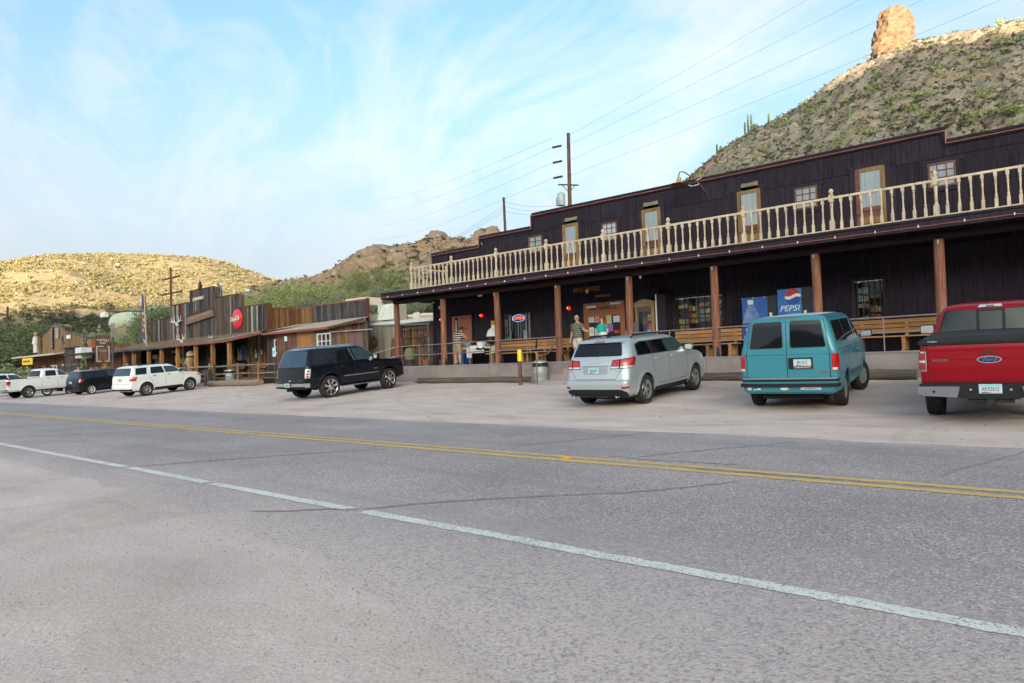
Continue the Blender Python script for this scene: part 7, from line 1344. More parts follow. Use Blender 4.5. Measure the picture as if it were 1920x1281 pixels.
c.handle(1.60, 1.06, TEAL, .18); c.handle(2.76, 1.05, TEAL, .18); c.arch(TEAL, .43, .50, .02); c.mirror(3.45, .95, 1.30, .10, .24, .17, BLACK); c.o('roof_panel', MB().add([(.35, -.58, 1.936), (2.7, -.58, 1.936), (2.7, .58, 1.936), (.35, .58, 1.936), (.55, -.38, 1.953), (2.5, -.38, 1.953), (2.5, .38, 1.953), (.55, .38, 1.953)], [(4, 5, 6, 7), (0, 1, 5, 4), (1, 2, 6, 5), (2, 3, 7, 6), (3, 0, 4, 7)]), TROOF, smooth=60)
c.wheels(wheel_meshes(.36, .215, .20, 'steel', pmat('steel_rim', (.40, .39, .37), .4, metal=.7)), .83, R(-17)); c.under(.3, 4.3, .6, .22, .5); c.o('exhaust_pipe', MB().tube([(.45, -.55, .33), (.75, -.78, .30), (.95, -.86, .28)], .035, 8), ALLOY, smooth=60); c.o('muffler', MB().tube([(.5, .1, .33), (1.0, .1, .33)], .10, 12), PLASTIC); c.o('windscreen', patch([(-.74, 1.38), (.74, 1.38), (.64, 1.80), (-.64, 1.80)], c.B.front, .008), TINT)
# --- red pickup
RED = carpaint('candy_red_paint', (.26, .002, .010), metal=.2, rough=.35); TONN = pmat('black_tonneau', (.018, .020, .026), .45, spec=.3, var=.15, scale=3)
c = Car('parked_pickup', 'red pickup truck with a black bed cover and chrome bumper ends at the right edge', 'pickup truck', -1.16, 13.24, 93.5, 1.2, 4.88, .405)
c.body(Body([(.50, .06, 5.7, .90, .06, .25), (.60, .01, 5.8, .95, .07, .3), (.70, .0, 5.85, .965, .07, .35), (.95, .0, 5.85, .975, .07, .35), (1.20, .01, 5.75, .97, .08, .35), (1.30, .02, 5.5, .96, .08, .35), (1.345, .03, 5.0, .945, .08, .35)], L=5.85, tf=.05, bowr=.012), RED, .47, 'body'); c_b = c.B
cabB = Body([(1.20, 2.04, 4.6, .955, .12, .3), (1.36, 2.06, 4.25, .945, .12, .3), (1.42, 2.07, 4.05, .93, .14, .25), (1.82, 2.17, 3.35, .765, .14, .25), (1.88, 2.22, 3.2, .73, .15, .25), (1.925, 2.34, 3.05, .64, .2, .25), (1.95, 2.6, 2.9, .45, .1, .1), (1.955, 2.65, 2.85, .2, .05, .05)], L=5.85, tf=.0, tr=0, bowr=.04)
c.B = cabB; c.o('cab', cabB.mesh(), RED, smooth=30); c.rear('window_surround', roundpoly([(-.83, 1.36), (.83, 1.36), (.71, 1.83), (-.71, 1.83)], .05), PLASTIC, .005); cw = c.rear('rear_window', roundpoly([(-.80, 1.38), (.80, 1.38), (.69, 1.815), (-.69, 1.815)], .05), TINT, .009); c.rear('slider_frame', [(-.22, 1.39), (.22, 1.39), (.22, 1.815), (-.22, 1.815)], PLASTIC, .016, cw); c.rear('slider_window', rect(-.17, .17, 1.42, 1.785), TINT, .022, cw); c.rear('cab_brake_light', [(-.19, 1.86), (.19, 1.86), (.16, 1.905), (-.16, 1.905)], CLEARL, .02, depth=.03); c.rear('brake_lens', rect(-.06, .06, 1.868, 1.895), REDL, .028)
c.side('side_window', roundpoly([(2.30, 1.42), (3.05, 1.42), (3.05, 1.80), (2.42, 1.80)], .04), TINT, .006); c.side('side_window', roundpoly([(3.12, 1.42), (3.9, 1.42), (3.4, 1.76), (3.12, 1.80)], .04), TINT, .006)
c.B = c_b; tn = c.o('bed_cover', MB().prism(roundpoly([(-.955, 1.335), (.955, 1.335), (.965, 1.38), (.90, 1.43), (.3, 1.455), (-.3, 1.455), (-.90, 1.43), (-.965, 1.38)], .03), -.02, 2.03, 'x'), TONN, smooth=40); c.o('cover_lip', MB().prism(roundpoly([(-.965, 1.325), (.965, 1.325), (.97, 1.365), (-.97, 1.365)], .01), -.035, 2.0, 'x'), PLASTIC)
c.rtext('cover_lettering', 'TRUXEDO', .03, .76, 1.375, PAPER, x=-.038, parent=tn)
c.seams([[(.845, .71), (.845, 1.32)], [(-.845, .71), (-.845, 1.32)], [(-.845, .705), (.845, .705)]], 'rear', .012); c.rear('tailgate_panel', [(-.83, .92), (.83, .92), (.83, 1.065), (-.83, 1.065)], RED, .008); c.rear('tailgate_panel', [(-.83, 1.075), (.83, 1.075), (.83, 1.225), (-.83, 1.225)], RED, .016); c.rear('tailgate_panel', [(-.83, .73), (.83, .73), (.83, .86), (-.83, .86)], RED, .010)
for sg in (-1, 1):
    tl = c.rear('tail_light_bezel', roundpoly([(sg*.855, .885), (sg*1.03, .885), (sg*1.03, 1.215), (sg*.855, 1.215)], .01), CHROME, .012); c.rear('tail_light', rect(sg*.872, sg*1.0, 1.07, 1.19), REDL, .02, tl); c.rear('tail_light', rect(sg*.872, sg*1.0, .91, 1.03), REDL, .02, tl); c.rear('reverse_light', rect(sg*.872, sg*1.0, 1.035, 1.065), CLEARL, .02, tl)
th = c.rear('tailgate_handle', roundpoly([(-.125, 1.145), (.125, 1.145), (.125, 1.26), (-.125, 1.26)], .03), RED, .03, depth=.03); c.rear('handle_grip', roundpoly([(-.085, 1.17), (.085, 1.17), (.085, 1.21), (-.085, 1.21)], .01), BLACK, .036, th)
ov = c.rear('brand_oval', [(.165*math.cos(a), 1.065+.058*math.sin(a)) for a in np.linspace(0, 6.283, 29)[:-1]], CHROME, .028, depth=.03); c.rear('oval_field', [(.145*math.cos(a), 1.065+.044*math.sin(a)) for a in np.linspace(0, 6.283, 29)[:-1]], pmat('oval_navy', (.01, .02, .12), .3), .033, ov); c.rtext('brand_lettering', 'Ford', .075, 0, 1.067, CHROME, off=.036, sx=1.25, shear=.3, parent=ov); c.rtext('badge', 'PLATINUM', .055, .67, 1.06, CHROME, off=.02, sx=.8, shear=.2)
bp = c.o('rear_bumper', MB().prism(roundpoly([(-.42, .50), (-.36, .45), (.36, .45), (.42, .50), (.95, .50), (.96, .69), (-.96, .69), (-.95, .50)], .01), -.17, .0, 'x'), PLASTIC, smooth=40)
for sg in (-1, 1): c.o('chrome_end', MB().prism(roundpoly([(sg*.40, .655), (sg*.965, .655), (sg*.97, .55), (sg*.94, .505), (sg*.44, .475)], .02), -.195, -.171, 'x').prism(roundpoly([(sg*.90, .655), (sg*.985, .655), (sg*.985, .54), (sg*.90, .51)], .02), -.19, .12, 'x'), CHROME, bp, smooth=40); c.o('parking_sensor', MB().lathe([(.022, -.201), (.02, -.204)], (0, sg*.76, .57), 10, axis='x'), BLACK, bp); c.o('bumper_bolt', MB().lathe([(.018, -.176), (.012, -.18)], (0, sg*.26, .60), 10, axis='x'), CHROME, bp)
c.plate(0, .615, .30, .15, x=-.178, txt='ARX2612'); c.o('hitch_receiver', MB().box(-.22, .1, -.055, .055, .36, .47).box(-.18, .0, -.3, .3, .40, .44), PLASTIC, smooth=20); c.o('hitch_opening', MB().box(-.226, -.221, -.035, .035, .38, .45), BLACK); c.o('spare_wheel', MB().lathe([(.33, .40), (.36, .44), (.36, .52), (.33, .56)], (.85, 0, 0), 24), TYRE, smooth=40)
c.mirror(3.72, 1.02, 1.33, .12, .26, .20, BLACK); c.arch(RED, .465, .53, .02); c.wheels(wheel_meshes(.405, .275, .25, 'six', CHROME), .845, 0); c.under(.3, 5.5, .62, .42, .62); c.o('windscreen', patch([(-.74, 1.42), (.74, 1.42), (.66, 1.83), (-.66, 1.83)], cabB.front, .008), TINT); c.side('side_trim', [(2.3, .60), (4.3, .60), (4.3, .66), (2.3, .66)], CHROME, .01)
# --- dark SUV
NAVY = carpaint('dark_navy_paint', (.006, .008, .014), metal=.1, rough=.18)
c = Car('parked_suv', 'big dark blue black SUV with oversized chrome wheels parked left of the porch', 'SUV', -22.71, 14.27, 92.3, 1.08, 4.03, .42)
c.body(Body([(.44, .08, 4.85, .88, .08, .2), (.52, .02, 4.95, .94, .09, .25), (.66, .0, 5.0, .965, .10, .28), (.80, .02, 5.02, .98, .12, .3), (1.0, .035, 5.0, .985, .14, .3), (1.14, .05, 4.98, .98, .15, .3), (1.21, .06, 4.85, .97, .15, .3), (1.27, .07, 3.95, .96, .16, .3), (1.31, .08, 3.68, .945, .17, .25), (1.80, .27, 2.98, .80, .18, .22), (1.86, .33, 2.85, .765, .2, .22), (1.905, .45, 2.7, .68, .2, .25), (1.93, .7, 2.5, .5, .2, .2), (1.935, 1.1, 2.2, .2, .1, .1)], L=5.02, tf=.04, bowr=.05), NAVY, .49, zc=.45)
c.rear('rear_window', roundpoly([(-.86, 1.25), (.86, 1.25), (.74, 1.84), (-.74, 1.84)], .07), glassmat('rear_sky_tinted_glass', (.02, .045, .085), ior=1.65), .006); c.rear('brake_light', [(-.22, 1.865), (.06, 1.865), (.05, 1.885), (-.20, 1.885)], REDL, .03, depth=.03); c.seams([[(-.86, .70), (-.86, 1.2)], [(.86, .70), (.86, 1.2)], [(-.86, .70), (.86, .70)], [(-.88, 1.215), (.88, 1.215)]], 'rear', .012)  # blue of the reflected sky is put into the rear glass base colour
for sg in (-1, 1):
    tl = c.rear('tail_light', roundpoly([(sg*.865, .84), (sg*1.06, .84), (sg*1.08, 1.17), (sg*.875, 1.17)], .02), CLEARL, .012)
    for z in (.89, .985, 1.085): c.rear('red_spot', [(sg*(.965+.05*math.cos(a)+.02*(z > 1.05)), z+.032*math.sin(a)) for a in np.linspace(0, 6.283, 11)[:-1]], REDL, .017, tl)
c.rear('bumper_top', [(-1.0, .665), (1.0, .665), (1.02, .735), (-1.02, .735)], NAVY, .03, depth=.05); rb = c.rear('rear_bumper', roundpoly([(-1.0, .50), (1.0, .50), (1.02, .655), (-1.02, .655)], .03), CHROME, .07, depth=.09); c.rear('step_pad', [(-.85, .47), (.85, .47), (.85, .505), (-.85, .505)], PLASTIC, .12, depth=.12); c.plate(.02, .60, .30, .15, x=-.14, txt='AVA8452'); c.rtext('badge', 'GMC', .085, -.60, .76, pmat('badge_red2', (.4, .05, .05), .3), sx=1.1); c.rtext('badge', 'YUKON', .05, .68, .74, ALLOY); c.rear('lock_badge', rect(-.07, .07, .73, .78), ALLOY, .01)
c.wiper([(0, 1.22), (-.3, 1.24)]); c.o('hitch_receiver', MB().box(-.15, .15, -.06, .06, .36, .47), PLASTIC)
c.side('side_window', roundpoly([(.40, 1.34), (1.25, 1.335), (1.22, 1.79), (.46, 1.79)], .07), TINT, .006); c.side('side_window', roundpoly([(1.47, 1.335), (2.26, 1.33), (2.10, 1.78), (1.50, 1.785)], .05), TINT, .006); c.side('side_window', roundpoly([(2.38, 1.33), (3.42, 1.32), (2.95, 1.75), (2.75, 1.785), (2.28, 1.785)], .05), TINTC, .006)
c.side('chrome_window_line', [(2.28, 1.33), (2.31, 1.33), (2.15, 1.80), (2.12, 1.80)], ALLOY, .008); c.seams([[(1.36, 1.85), (1.38, 1.1), (1.62, .8)], [(2.31, 1.3), (2.33, .5)], [(3.50, 1.28), (3.48, .9), (3.52, .5)], [(1.6, .5), (3.5, .5)]]); c.side('side_trim', roundpoly([(1.70, .735), (3.46, .74), (3.46, .80), (1.70, .80)], .025), PLASTIC, .02); c.side('chrome_trim', [(1.72, .755), (3.44, .76), (3.44, .782), (1.72, .778)], CHROME, .026)
c.handle(1.62, 1.13, CHROME, .13); c.handle(2.50, 1.14, CHROME, .13); c.stext('badge', 'YUKON', .055, 3.30, .92, ALLOY); c.arch(NAVY, .48, .55, .02, zc=.45); c.mirror(3.25, .97, 1.30, .12, .22, .18, NAVY); c.rails(.6, 2.7, .70, 1.90, CHROME, .045)
for sg in (-1, 1): c.o('running_board', MB().box(1.62, 3.5, sg*.90-.06, sg*.90+.06, .36, .40), CHROME)
c.side('turn_light', [(4.80, 1.05), (4.98, 1.05), (4.98, 1.16), (4.80, 1.16)], ORL, .01); c.o('front_bumper', MB().box(4.85, 5.12, -.93, .93, .50, .72), CHROME); c.wheels(wheel_meshes(.42, .28, .30, 'seven', CHROME), .86, R(10)); c.under(.3, 4.7, .62, .38, .6); c.o('windscreen', patch([(-.78, 1.35), (.78, 1.35), (.68, 1.82), (-.68, 1.82)], c.B.front, .008), TINT)
# --- white SUV, black hatch, white pickup, white wagon further left
WHT = carpaint('white_paint_car', (.72, .72, .71), rough=.3); BLK = carpaint('black_car_paint', (.008, .010, .015), rough=.2)
def small_suv(name, label, cat, x, y, h, paint, gp=None):
    c = Car(name, label, cat, x, y, h, .93, 3.55, .36, gp)
    c.body(Body([(.34, .08, 4.25, .84, .08, .2), (.42, .02, 4.35, .89, .10, .25), (.60, .0, 4.42, .905, .12, .3), (.72, .03, 4.42, .91, .14, .3), (.95, .05, 4.38, .915, .16, .3), (1.06, .07, 4.2, .91, .16, .3), (1.12, .08, 3.5, .90, .17, .3), (1.18, .09, 3.28, .885, .18, .22), (1.56, .24, 2.68, .77, .18, .2), (1.62, .30, 2.55, .73, .18, .2), (1.67, .45, 2.4, .62, .18, .2), (1.69, .8, 2.1, .4, .1, .1)], L=4.42, tf=.05), paint, .43)
    c.rear('rear_window', roundpoly([(-.78, 1.17), (.78, 1.17), (.68, 1.58), (-.68, 1.58)], .05), glassmat('rear_sky_tinted_glass'), .006); c.plate(0, .95, txt='BCD2940'); c.rear('lower_bumper', [(-.92, .36), (.92, .36), (.92, .46), (-.92, .46)], PLASTIC, .01)
    for sg in (-1, 1): tl = c.rear('tail_light', roundpoly([(sg*.80, .88), (sg*1.14, .88), (sg*1.18, 1.10), (sg*.82, 1.10)], .03), REDL, .01); c.rear('reverse_light', rect(sg*.86, sg*1.08, 1.03, 1.07), CLEARL, .016, tl); c.rear('light_panel', [(sg*.90, .91), (sg*1.1, .91), (sg*1.11, 1.02), (sg*.90, 1.02)], pmat('orange_red_lens', (.6, .06, .02), .2), .016, tl)
    c.side('side_window', roundpoly([(.36, 1.20), (1.00, 1.20), (1.06, 1.56), (.46, 1.56)], .04), TINT, .006); c.side('side_window', roundpoly([(1.22, 1.20), (2.02, 1.20), (1.94, 1.56), (1.28, 1.56)], .03), TINT, .006); c.side('side_window', roundpoly([(2.10, 1.20), (3.02, 1.20), (2.62, 1.52), (2.02, 1.56)], .03), TINTC, .006)
    c.seams([[(1.12, 1.6), (1.14, 1.0), (1.34, .75)], [(2.06, 1.17), (2.08, .45)], [(3.08, 1.15), (3.08, .46)]]); c.seams([[(-.78, .72), (-.8, 1.14)], [(.78, .72), (.8, 1.14)], [(-.78, .72), (.78, .72)]], 'rear', .01); c.handle(1.32, 1.06, PLASTIC, .17); c.handle(2.20, 1.06, PLASTIC, .17); c.side('sill_cladding', [(1.38, .345), (3.1, .345), (3.1, .44), (1.38, .44)], PLASTIC, .012); c.arch(paint, .425, .49, .018); c.mirror(2.85, .90, 1.16, .10, .18, .14, BLACK); c.rails(.6, 2.3, .63, 1.66, PLASTIC, .04)
    c.side('turn_light', [(4.0, .88), (4.22, .86), (4.22, .96), (4.05, .98)], ORL, .01); c.wheels(wheel_meshes(.36, .22, .22, 'six', ALLOY), .795, 0); c.under(.3, 4.1, .6, .26, .5); c.o('windscreen', patch([(-.72, 1.2), (.72, 1.2), (.62, 1.58), (-.62, 1.58)], c.B.front, .008), TINT); return c
small_suv('parked_suv', 'white SUV with squarish red rimmed tail lights parked before the saloon porch', 'SUV', -39.89, 14.71, 100, WHT)
small_suv('parked_wagon', 'white wagon cut by the left edge of the photo beyond the white pickup', 'car', -62.3, 12.9, 100, WHT)
c = Car('parked_hatchback', 'small boxy black hatchback parked behind the white SUV', 'car', -51.16, 15.92, 100, .80, 3.40, .325)
c.body(Body([(.26, .08, 4.1, .80, .08, .2), (.36, .01, 4.2, .86, .10, .3), (.60, .0, 4.25, .875, .14, .35), (.85, .02, 4.2, .88, .16, .35), (1.0, .05, 3.9, .875, .17, .35), (1.07, .07, 3.45, .865, .17, .3), (1.12, .08, 3.3, .85, .17, .2), (1.48, .20, 2.75, .76, .17, .2), (1.55, .26, 2.6, .70, .17, .2), (1.60, .45, 2.4, .55, .15, .2), (1.615, .8, 2.1, .3, .1, .1)], L=4.25, tf=.05), BLK, .385)
c.rear('rear_window', roundpoly([(-.74, 1.12), (.74, 1.12), (.66, 1.50), (-.66, 1.50)], .05), glassmat('rear_sky_tinted_glass'), .006); c.plate(.1, .86, txt='AEK7715')
for sg in (-1, 1): c.rear('tail_light', roundpoly([(sg*.72, .86), (sg*1.06, .88), (sg*1.06, 1.08), (sg*.78, 1.04)], .03), REDL, .01)
c.side('side_window', roundpoly([(.32, 1.13), (.92, 1.13), (.90, 1.48), (.40, 1.48)], .04), TINT, .006); c.side('side_window', roundpoly([(1.0, 1.13), (1.85, 1.13), (1.80, 1.48), (1.0, 1.48)], .03), TINT, .006); c.side('side_window', roundpoly([(1.93, 1.13), (3.05, 1.13), (2.68, 1.46), (1.88, 1.48)], .03), TINTC, .006)
c.seams([[(.96, 1.5), (1.0, .9), (1.2, .7)], [(1.89, 1.1), (1.9, .4)]]); c.handle(1.15, 1.0, BLK, .15); c.wheels(wheel_meshes(.325, .20, .22, 'eight', pmat('silver_hubcap', (.6, .6, .62), .4)), .76, 0); c.under(.3, 4.0, .58, .2, .4); c.mirror(2.9, .87, 1.08, .1, .16, .12, BLK)
c = Car('parked_pickup', 'white crew cab pickup truck with red tail light at the left, beyond the black hatchback', 'pickup truck', -54.59, 12.83, 100, 1.25, 4.9, .385)
c.body(Body([(.50, .08, 5.7, .88, .06, .25), (.60, .02, 5.8, .94, .07, .3), (.75, .0, 5.85, .96, .07, .35), (1.0, .0, 5.85, .965, .07, .35), (1.2, .01, 5.7, .96, .08, .35), (1.30, .02, 5.3, .945, .08, .35)], L=5.85, tf=.05, bowr=.012), WHT, .46); cb2 = c.B
cab2 = Body([(1.15, 2.0, 4.5, .95, .10, .3), (1.30, 2.02, 4.2, .94, .12, .3), (1.36, 2.04, 4.0, .92, .14, .25), (1.76, 2.16, 3.35, .77, .14, .25), (1.83, 2.24, 3.2, .72, .15, .25), (1.87, 2.4, 3.0, .6, .15, .25), (1.885, 2.6, 2.9, .3, .05, .05)], L=5.85, tf=0, tr=0)
c.B = cab2; c.o('cab', cab2.mesh(), WHT, smooth=30); c.rear('rear_window', roundpoly([(-.76, 1.36), (.76, 1.36), (.68, 1.76), (-.68, 1.76)], .05), TINT, .006); c.side('side_window', roundpoly([(2.32, 1.37), (3.02, 1.37), (3.02, 1.74), (2.40, 1.74)], .04), TINT, .006); c.side('side_window', roundpoly([(3.16, 1.37), (3.90, 1.36), (3.45, 1.70), (3.16, 1.74)], .04), TINTC, .006); c.handle(2.4, 1.20, PLASTIC, .17); c.handle(3.25, 1.20, PLASTIC, .17)
c.B = cb2; c.seams([[(2.08, 1.3), (2.08, .6)], [(3.08, 1.3), (3.1, .6)], [(4.05, 1.28), (4.05, .6)]])
for sg in (-1, 1): tl = c.rear('tail_light', roundpoly([(sg*.86, .84), (sg*1.1, .84), (sg*1.12, 1.18), (sg*.88, 1.18)], .03), REDL, .012); c.rear('reverse_light', rect(sg*.88, sg*1.08, .87, .94), CLEARL, .018, tl)
c.rear('tailgate_panel', [(-.82, .72), (.82, .72), (.82, 1.26), (-.82, 1.26)], pmat('shade_grey_tailgate', (.35, .36, .38), .5), .01); c.rear('tailgate_handle', rect(-.1, .1, 1.08, 1.15), BLACK, .02); c.o('rear_bumper', MB().box(-.16, .02, -.94, .94, .50, .68), ALLOY); c.o('bed_rail_cap', MB().box(0, 2.0, -.95, -.87, 1.30, 1.335), PLASTIC); c.o('bed_rail_cap', MB().box(0, 2.0, .87, .95, 1.30, 1.335), PLASTIC); c.arch(WHT, .455, .53, .02); c.side('bed_floor_line', [(.1, .6), (.1, .61), (.11, .6)], PLASTIC)  # shade on the truck's white rear is put into the grey tailgate colour
c.wheels(wheel_meshes(.385, .25, .24, 'six', ALLOY), .84, 0); c.under(.3, 5.5, .62, .4, .6); c.mirror(3.85, .97, 1.28, .12, .2, .18, BLACK)
# --- motorcycle between pickup and hatchback
mc = thing('parked_motorcycle', 'dark motorcycle with red glints parked between the white pickup and black hatchback', 'motorcycle', (-56.2, 15.9, gz(-56.2, 15.9)), R(97))
def wheelmc(x): 
    return MB().tube([(x+.30*math.cos(a), 0, .33+.30*math.sin(a)) for a in np.linspace(0, 6.283, 25)], .055, 8)
for x in (0, 1.5):
    w = obj('wheel', wheelmc(x), TYRE, mc, smooth=60, local=True); sp_ = MB()
    for k in range(12): a = k*math.pi/6; sp_.bar((x, 0, .33), (x+.27*math.cos(a), 0, .33+.27*math.sin(a)), .008)
    obj('spokes', sp_.lathe([(.05, -.05), (.05, .05)], (x, 0, .33), 10, axis='y'), CHROME, w, local=True)
obj('engine', MB().box(.5, .98, -.14, .14, .25, .62).tube([(.6, -.16, .5), (.3, -.2, .3), (-.3, -.2, .3)], .04, 8), CHROME, mc, local=True, smooth=30); obj('fuel_tank', MB().ball((.95, 0, .82), .2, 14, 8, (1.5, .8, .7)), BLK, mc, local=True, smooth=80); obj('seat', MB().ball((.4, 0, .72), .2, 12, 6, (1.7, .8, .35)), BLACK, mc, local=True, smooth=80)
obj('rear_fender', MB().tube([(.1, 0, .7), (-.2, 0, .68), (-.4, 0, .5)], .09, 8), pmat('dark_red_fender', (.25, .02, .03), .25, coat=.6), mc, local=True, smooth=60); obj('tail_light', MB().box(-.42, -.36, -.05, .05, .52, .6), REDL, mc, local=True); obj('fork', MB().tube([(1.5, -.09, .33), (1.2, -.09, 1.0)], .025, 8).tube([(1.5, .09, .33), (1.2, .09, 1.0)], .025, 8), CHROME, mc, local=True); obj('handlebar', MB().tube([(.95, -.38, 1.05), (1.2, -.15, 1.08), (1.2, .15, 1.08), (.95, .38, 1.05)], .016, 8), CHROME, mc, local=True); obj('saddle_bag', MB().box(-.2, .25, -.33, -.16, .38, .68).box(-.2, .25, .16, .33, .38, .68), BLACK, mc, local=True); obj('helmet', MB().ball((.45, 0, .98), .17, 14, 9), BLACK, mc, local=True, smooth=80); obj('windshield', MB().quad((1.2, -.2, 1.05), (1.2, .2, 1.05), (1.08, .16, 1.35), (1.08, -.16, 1.35)), TINTC, mc, local=True)
# ------------------------------------------------------------------ people
SKIN = pmat('skin', (.52, .28, .19), .6, var=.08); HAIRG = pmat('grey_hair', (.42, .42, .42), .8, var=.25, scale=60); HAIRD = pmat('dark_hair', (.03, .02, .018), .7); HAIRB = pmat('auburn_hair', (.15, .055, .03), .7, var=.3, scale=60)
KHAKI = pmat('khaki_cloth', (.27, .24, .15), .9, var=.1, scale=9); STONE = pmat('stone_cloth', (.50, .44, .37), .9, var=.08, scale=9); AQUA = pmat('turquoise_cloth', (.0, .33, .32), .85, var=.12, scale=7)
def stripemat(name, a, b, freq, duty, c3=None):
    m = bpy.data.materials.new(name); m.use_nodes = True; nt = m.node_tree; p = nt.nodes['Principled BSDF']; p.inputs['Roughness'].default_value = .9; p.inputs['Specular IOR Level'].default_value = .2
    g = N(nt, 'ShaderNodeNewGeometry'); s = N(nt, 'ShaderNodeSeparateXYZ'); L(nt, g.outputs['Position'], s.inputs[0]); n = N(nt, 'ShaderNodeTexNoise', inp={'Scale': 3.0}); L(nt, g.outputs['Position'], n.inputs['Vector'])
    w = N(nt, 'ShaderNodeMath', operation='MULTIPLY_ADD'); L(nt, n.outputs[0], w.inputs[0]); w.inputs[1].default_value = .05; L(nt, s.outputs['Z'], w.inputs[2])
    f = N(nt, 'ShaderNodeMath', operation='MULTIPLY'); L(nt, w.outputs[0], f.inputs[0]); f.inputs[1].default_value = freq; fr = N(nt, 'ShaderNodeMath', operation='FRACT'); L(nt, f.outputs[0], fr.inputs[0])
    gt = N(nt, 'ShaderNodeMath', operation='GREATER_THAN'); L(nt, fr.outputs[0], gt.inputs[0]); gt.inputs[1].default_value = duty
    x = N(nt, 'ShaderNodeMix', data_type='RGBA'); x.inputs[6].default_value = (*a, 1); x.inputs[7].default_value = (*b, 1); L(nt, gt.outputs[0], x.inputs[0]); L(nt, x.outputs[2], p.inputs['Base Color']); return m
ST1 = stripemat('white_black_striped_knit', (.03, .025, .05), (.50, .46, .45), 10, .60); ST2 = stripemat('olive_grey_striped_knit', (.075, .078, .078), (.24, .24, .18), 14, .66)
def skinmesh(name, chains, mat, parent, sub=2, extra=None):
    """chains: lists of (pt, radius); a chain may start at a point used before, which welds them"""
    V = []; Rr = []; E_ = []; key = {}
    for ch in chains:
        prev = None
        for p, r in ch:
            k = tuple(round(v, 4) for v in p)
            if k not in key: key[k] = len(V); V.append(k); Rr.append(r)
            if prev is not None: E_.append((prev, key[k]))
            prev = key[k]
    me = bpy.data.meshes.new(name); me.from_pydata(V, E_, []); o = bpy.data.objects.new(name, me); COL.objects.link(o)
    md = o.modifiers.new('s', 'SKIN'); md.use_smooth_shade = True
    for i, d in enumerate(me.skin_vertices[0].data): d.radius = (Rr[i] if isinstance(Rr[i], tuple) else (Rr[i], Rr[i])); d.use_root = (i == 0)
    md2 = o.modifiers.new('u', 'SUBSURF'); md2.levels = sub; md2.render_levels = sub
    dg = bpy.context.evaluated_depsgraph_get(); m2 = bpy.data.meshes.new_from_object(o.evaluated_get(dg)); o.modifiers.clear(); o.data = m2; m2.name = name
    if extra:
        bm = bmesh.new(); bm.from_mesh(m2); t = bpy.data.meshes.new('t'); t.from_pydata(extra.v, [], extra.f); bm.from_mesh(t); bm.to_mesh(m2); bm.free(); bpy.data.meshes.remove(t)
        m2.polygons.foreach_set('use_smooth', [True]*len(m2.polygons))
    m2.materials.clear(); m2.materials.append(mat); o.parent = parent; return o
def mirror_(p): return (p[0], -p[1], p[2])
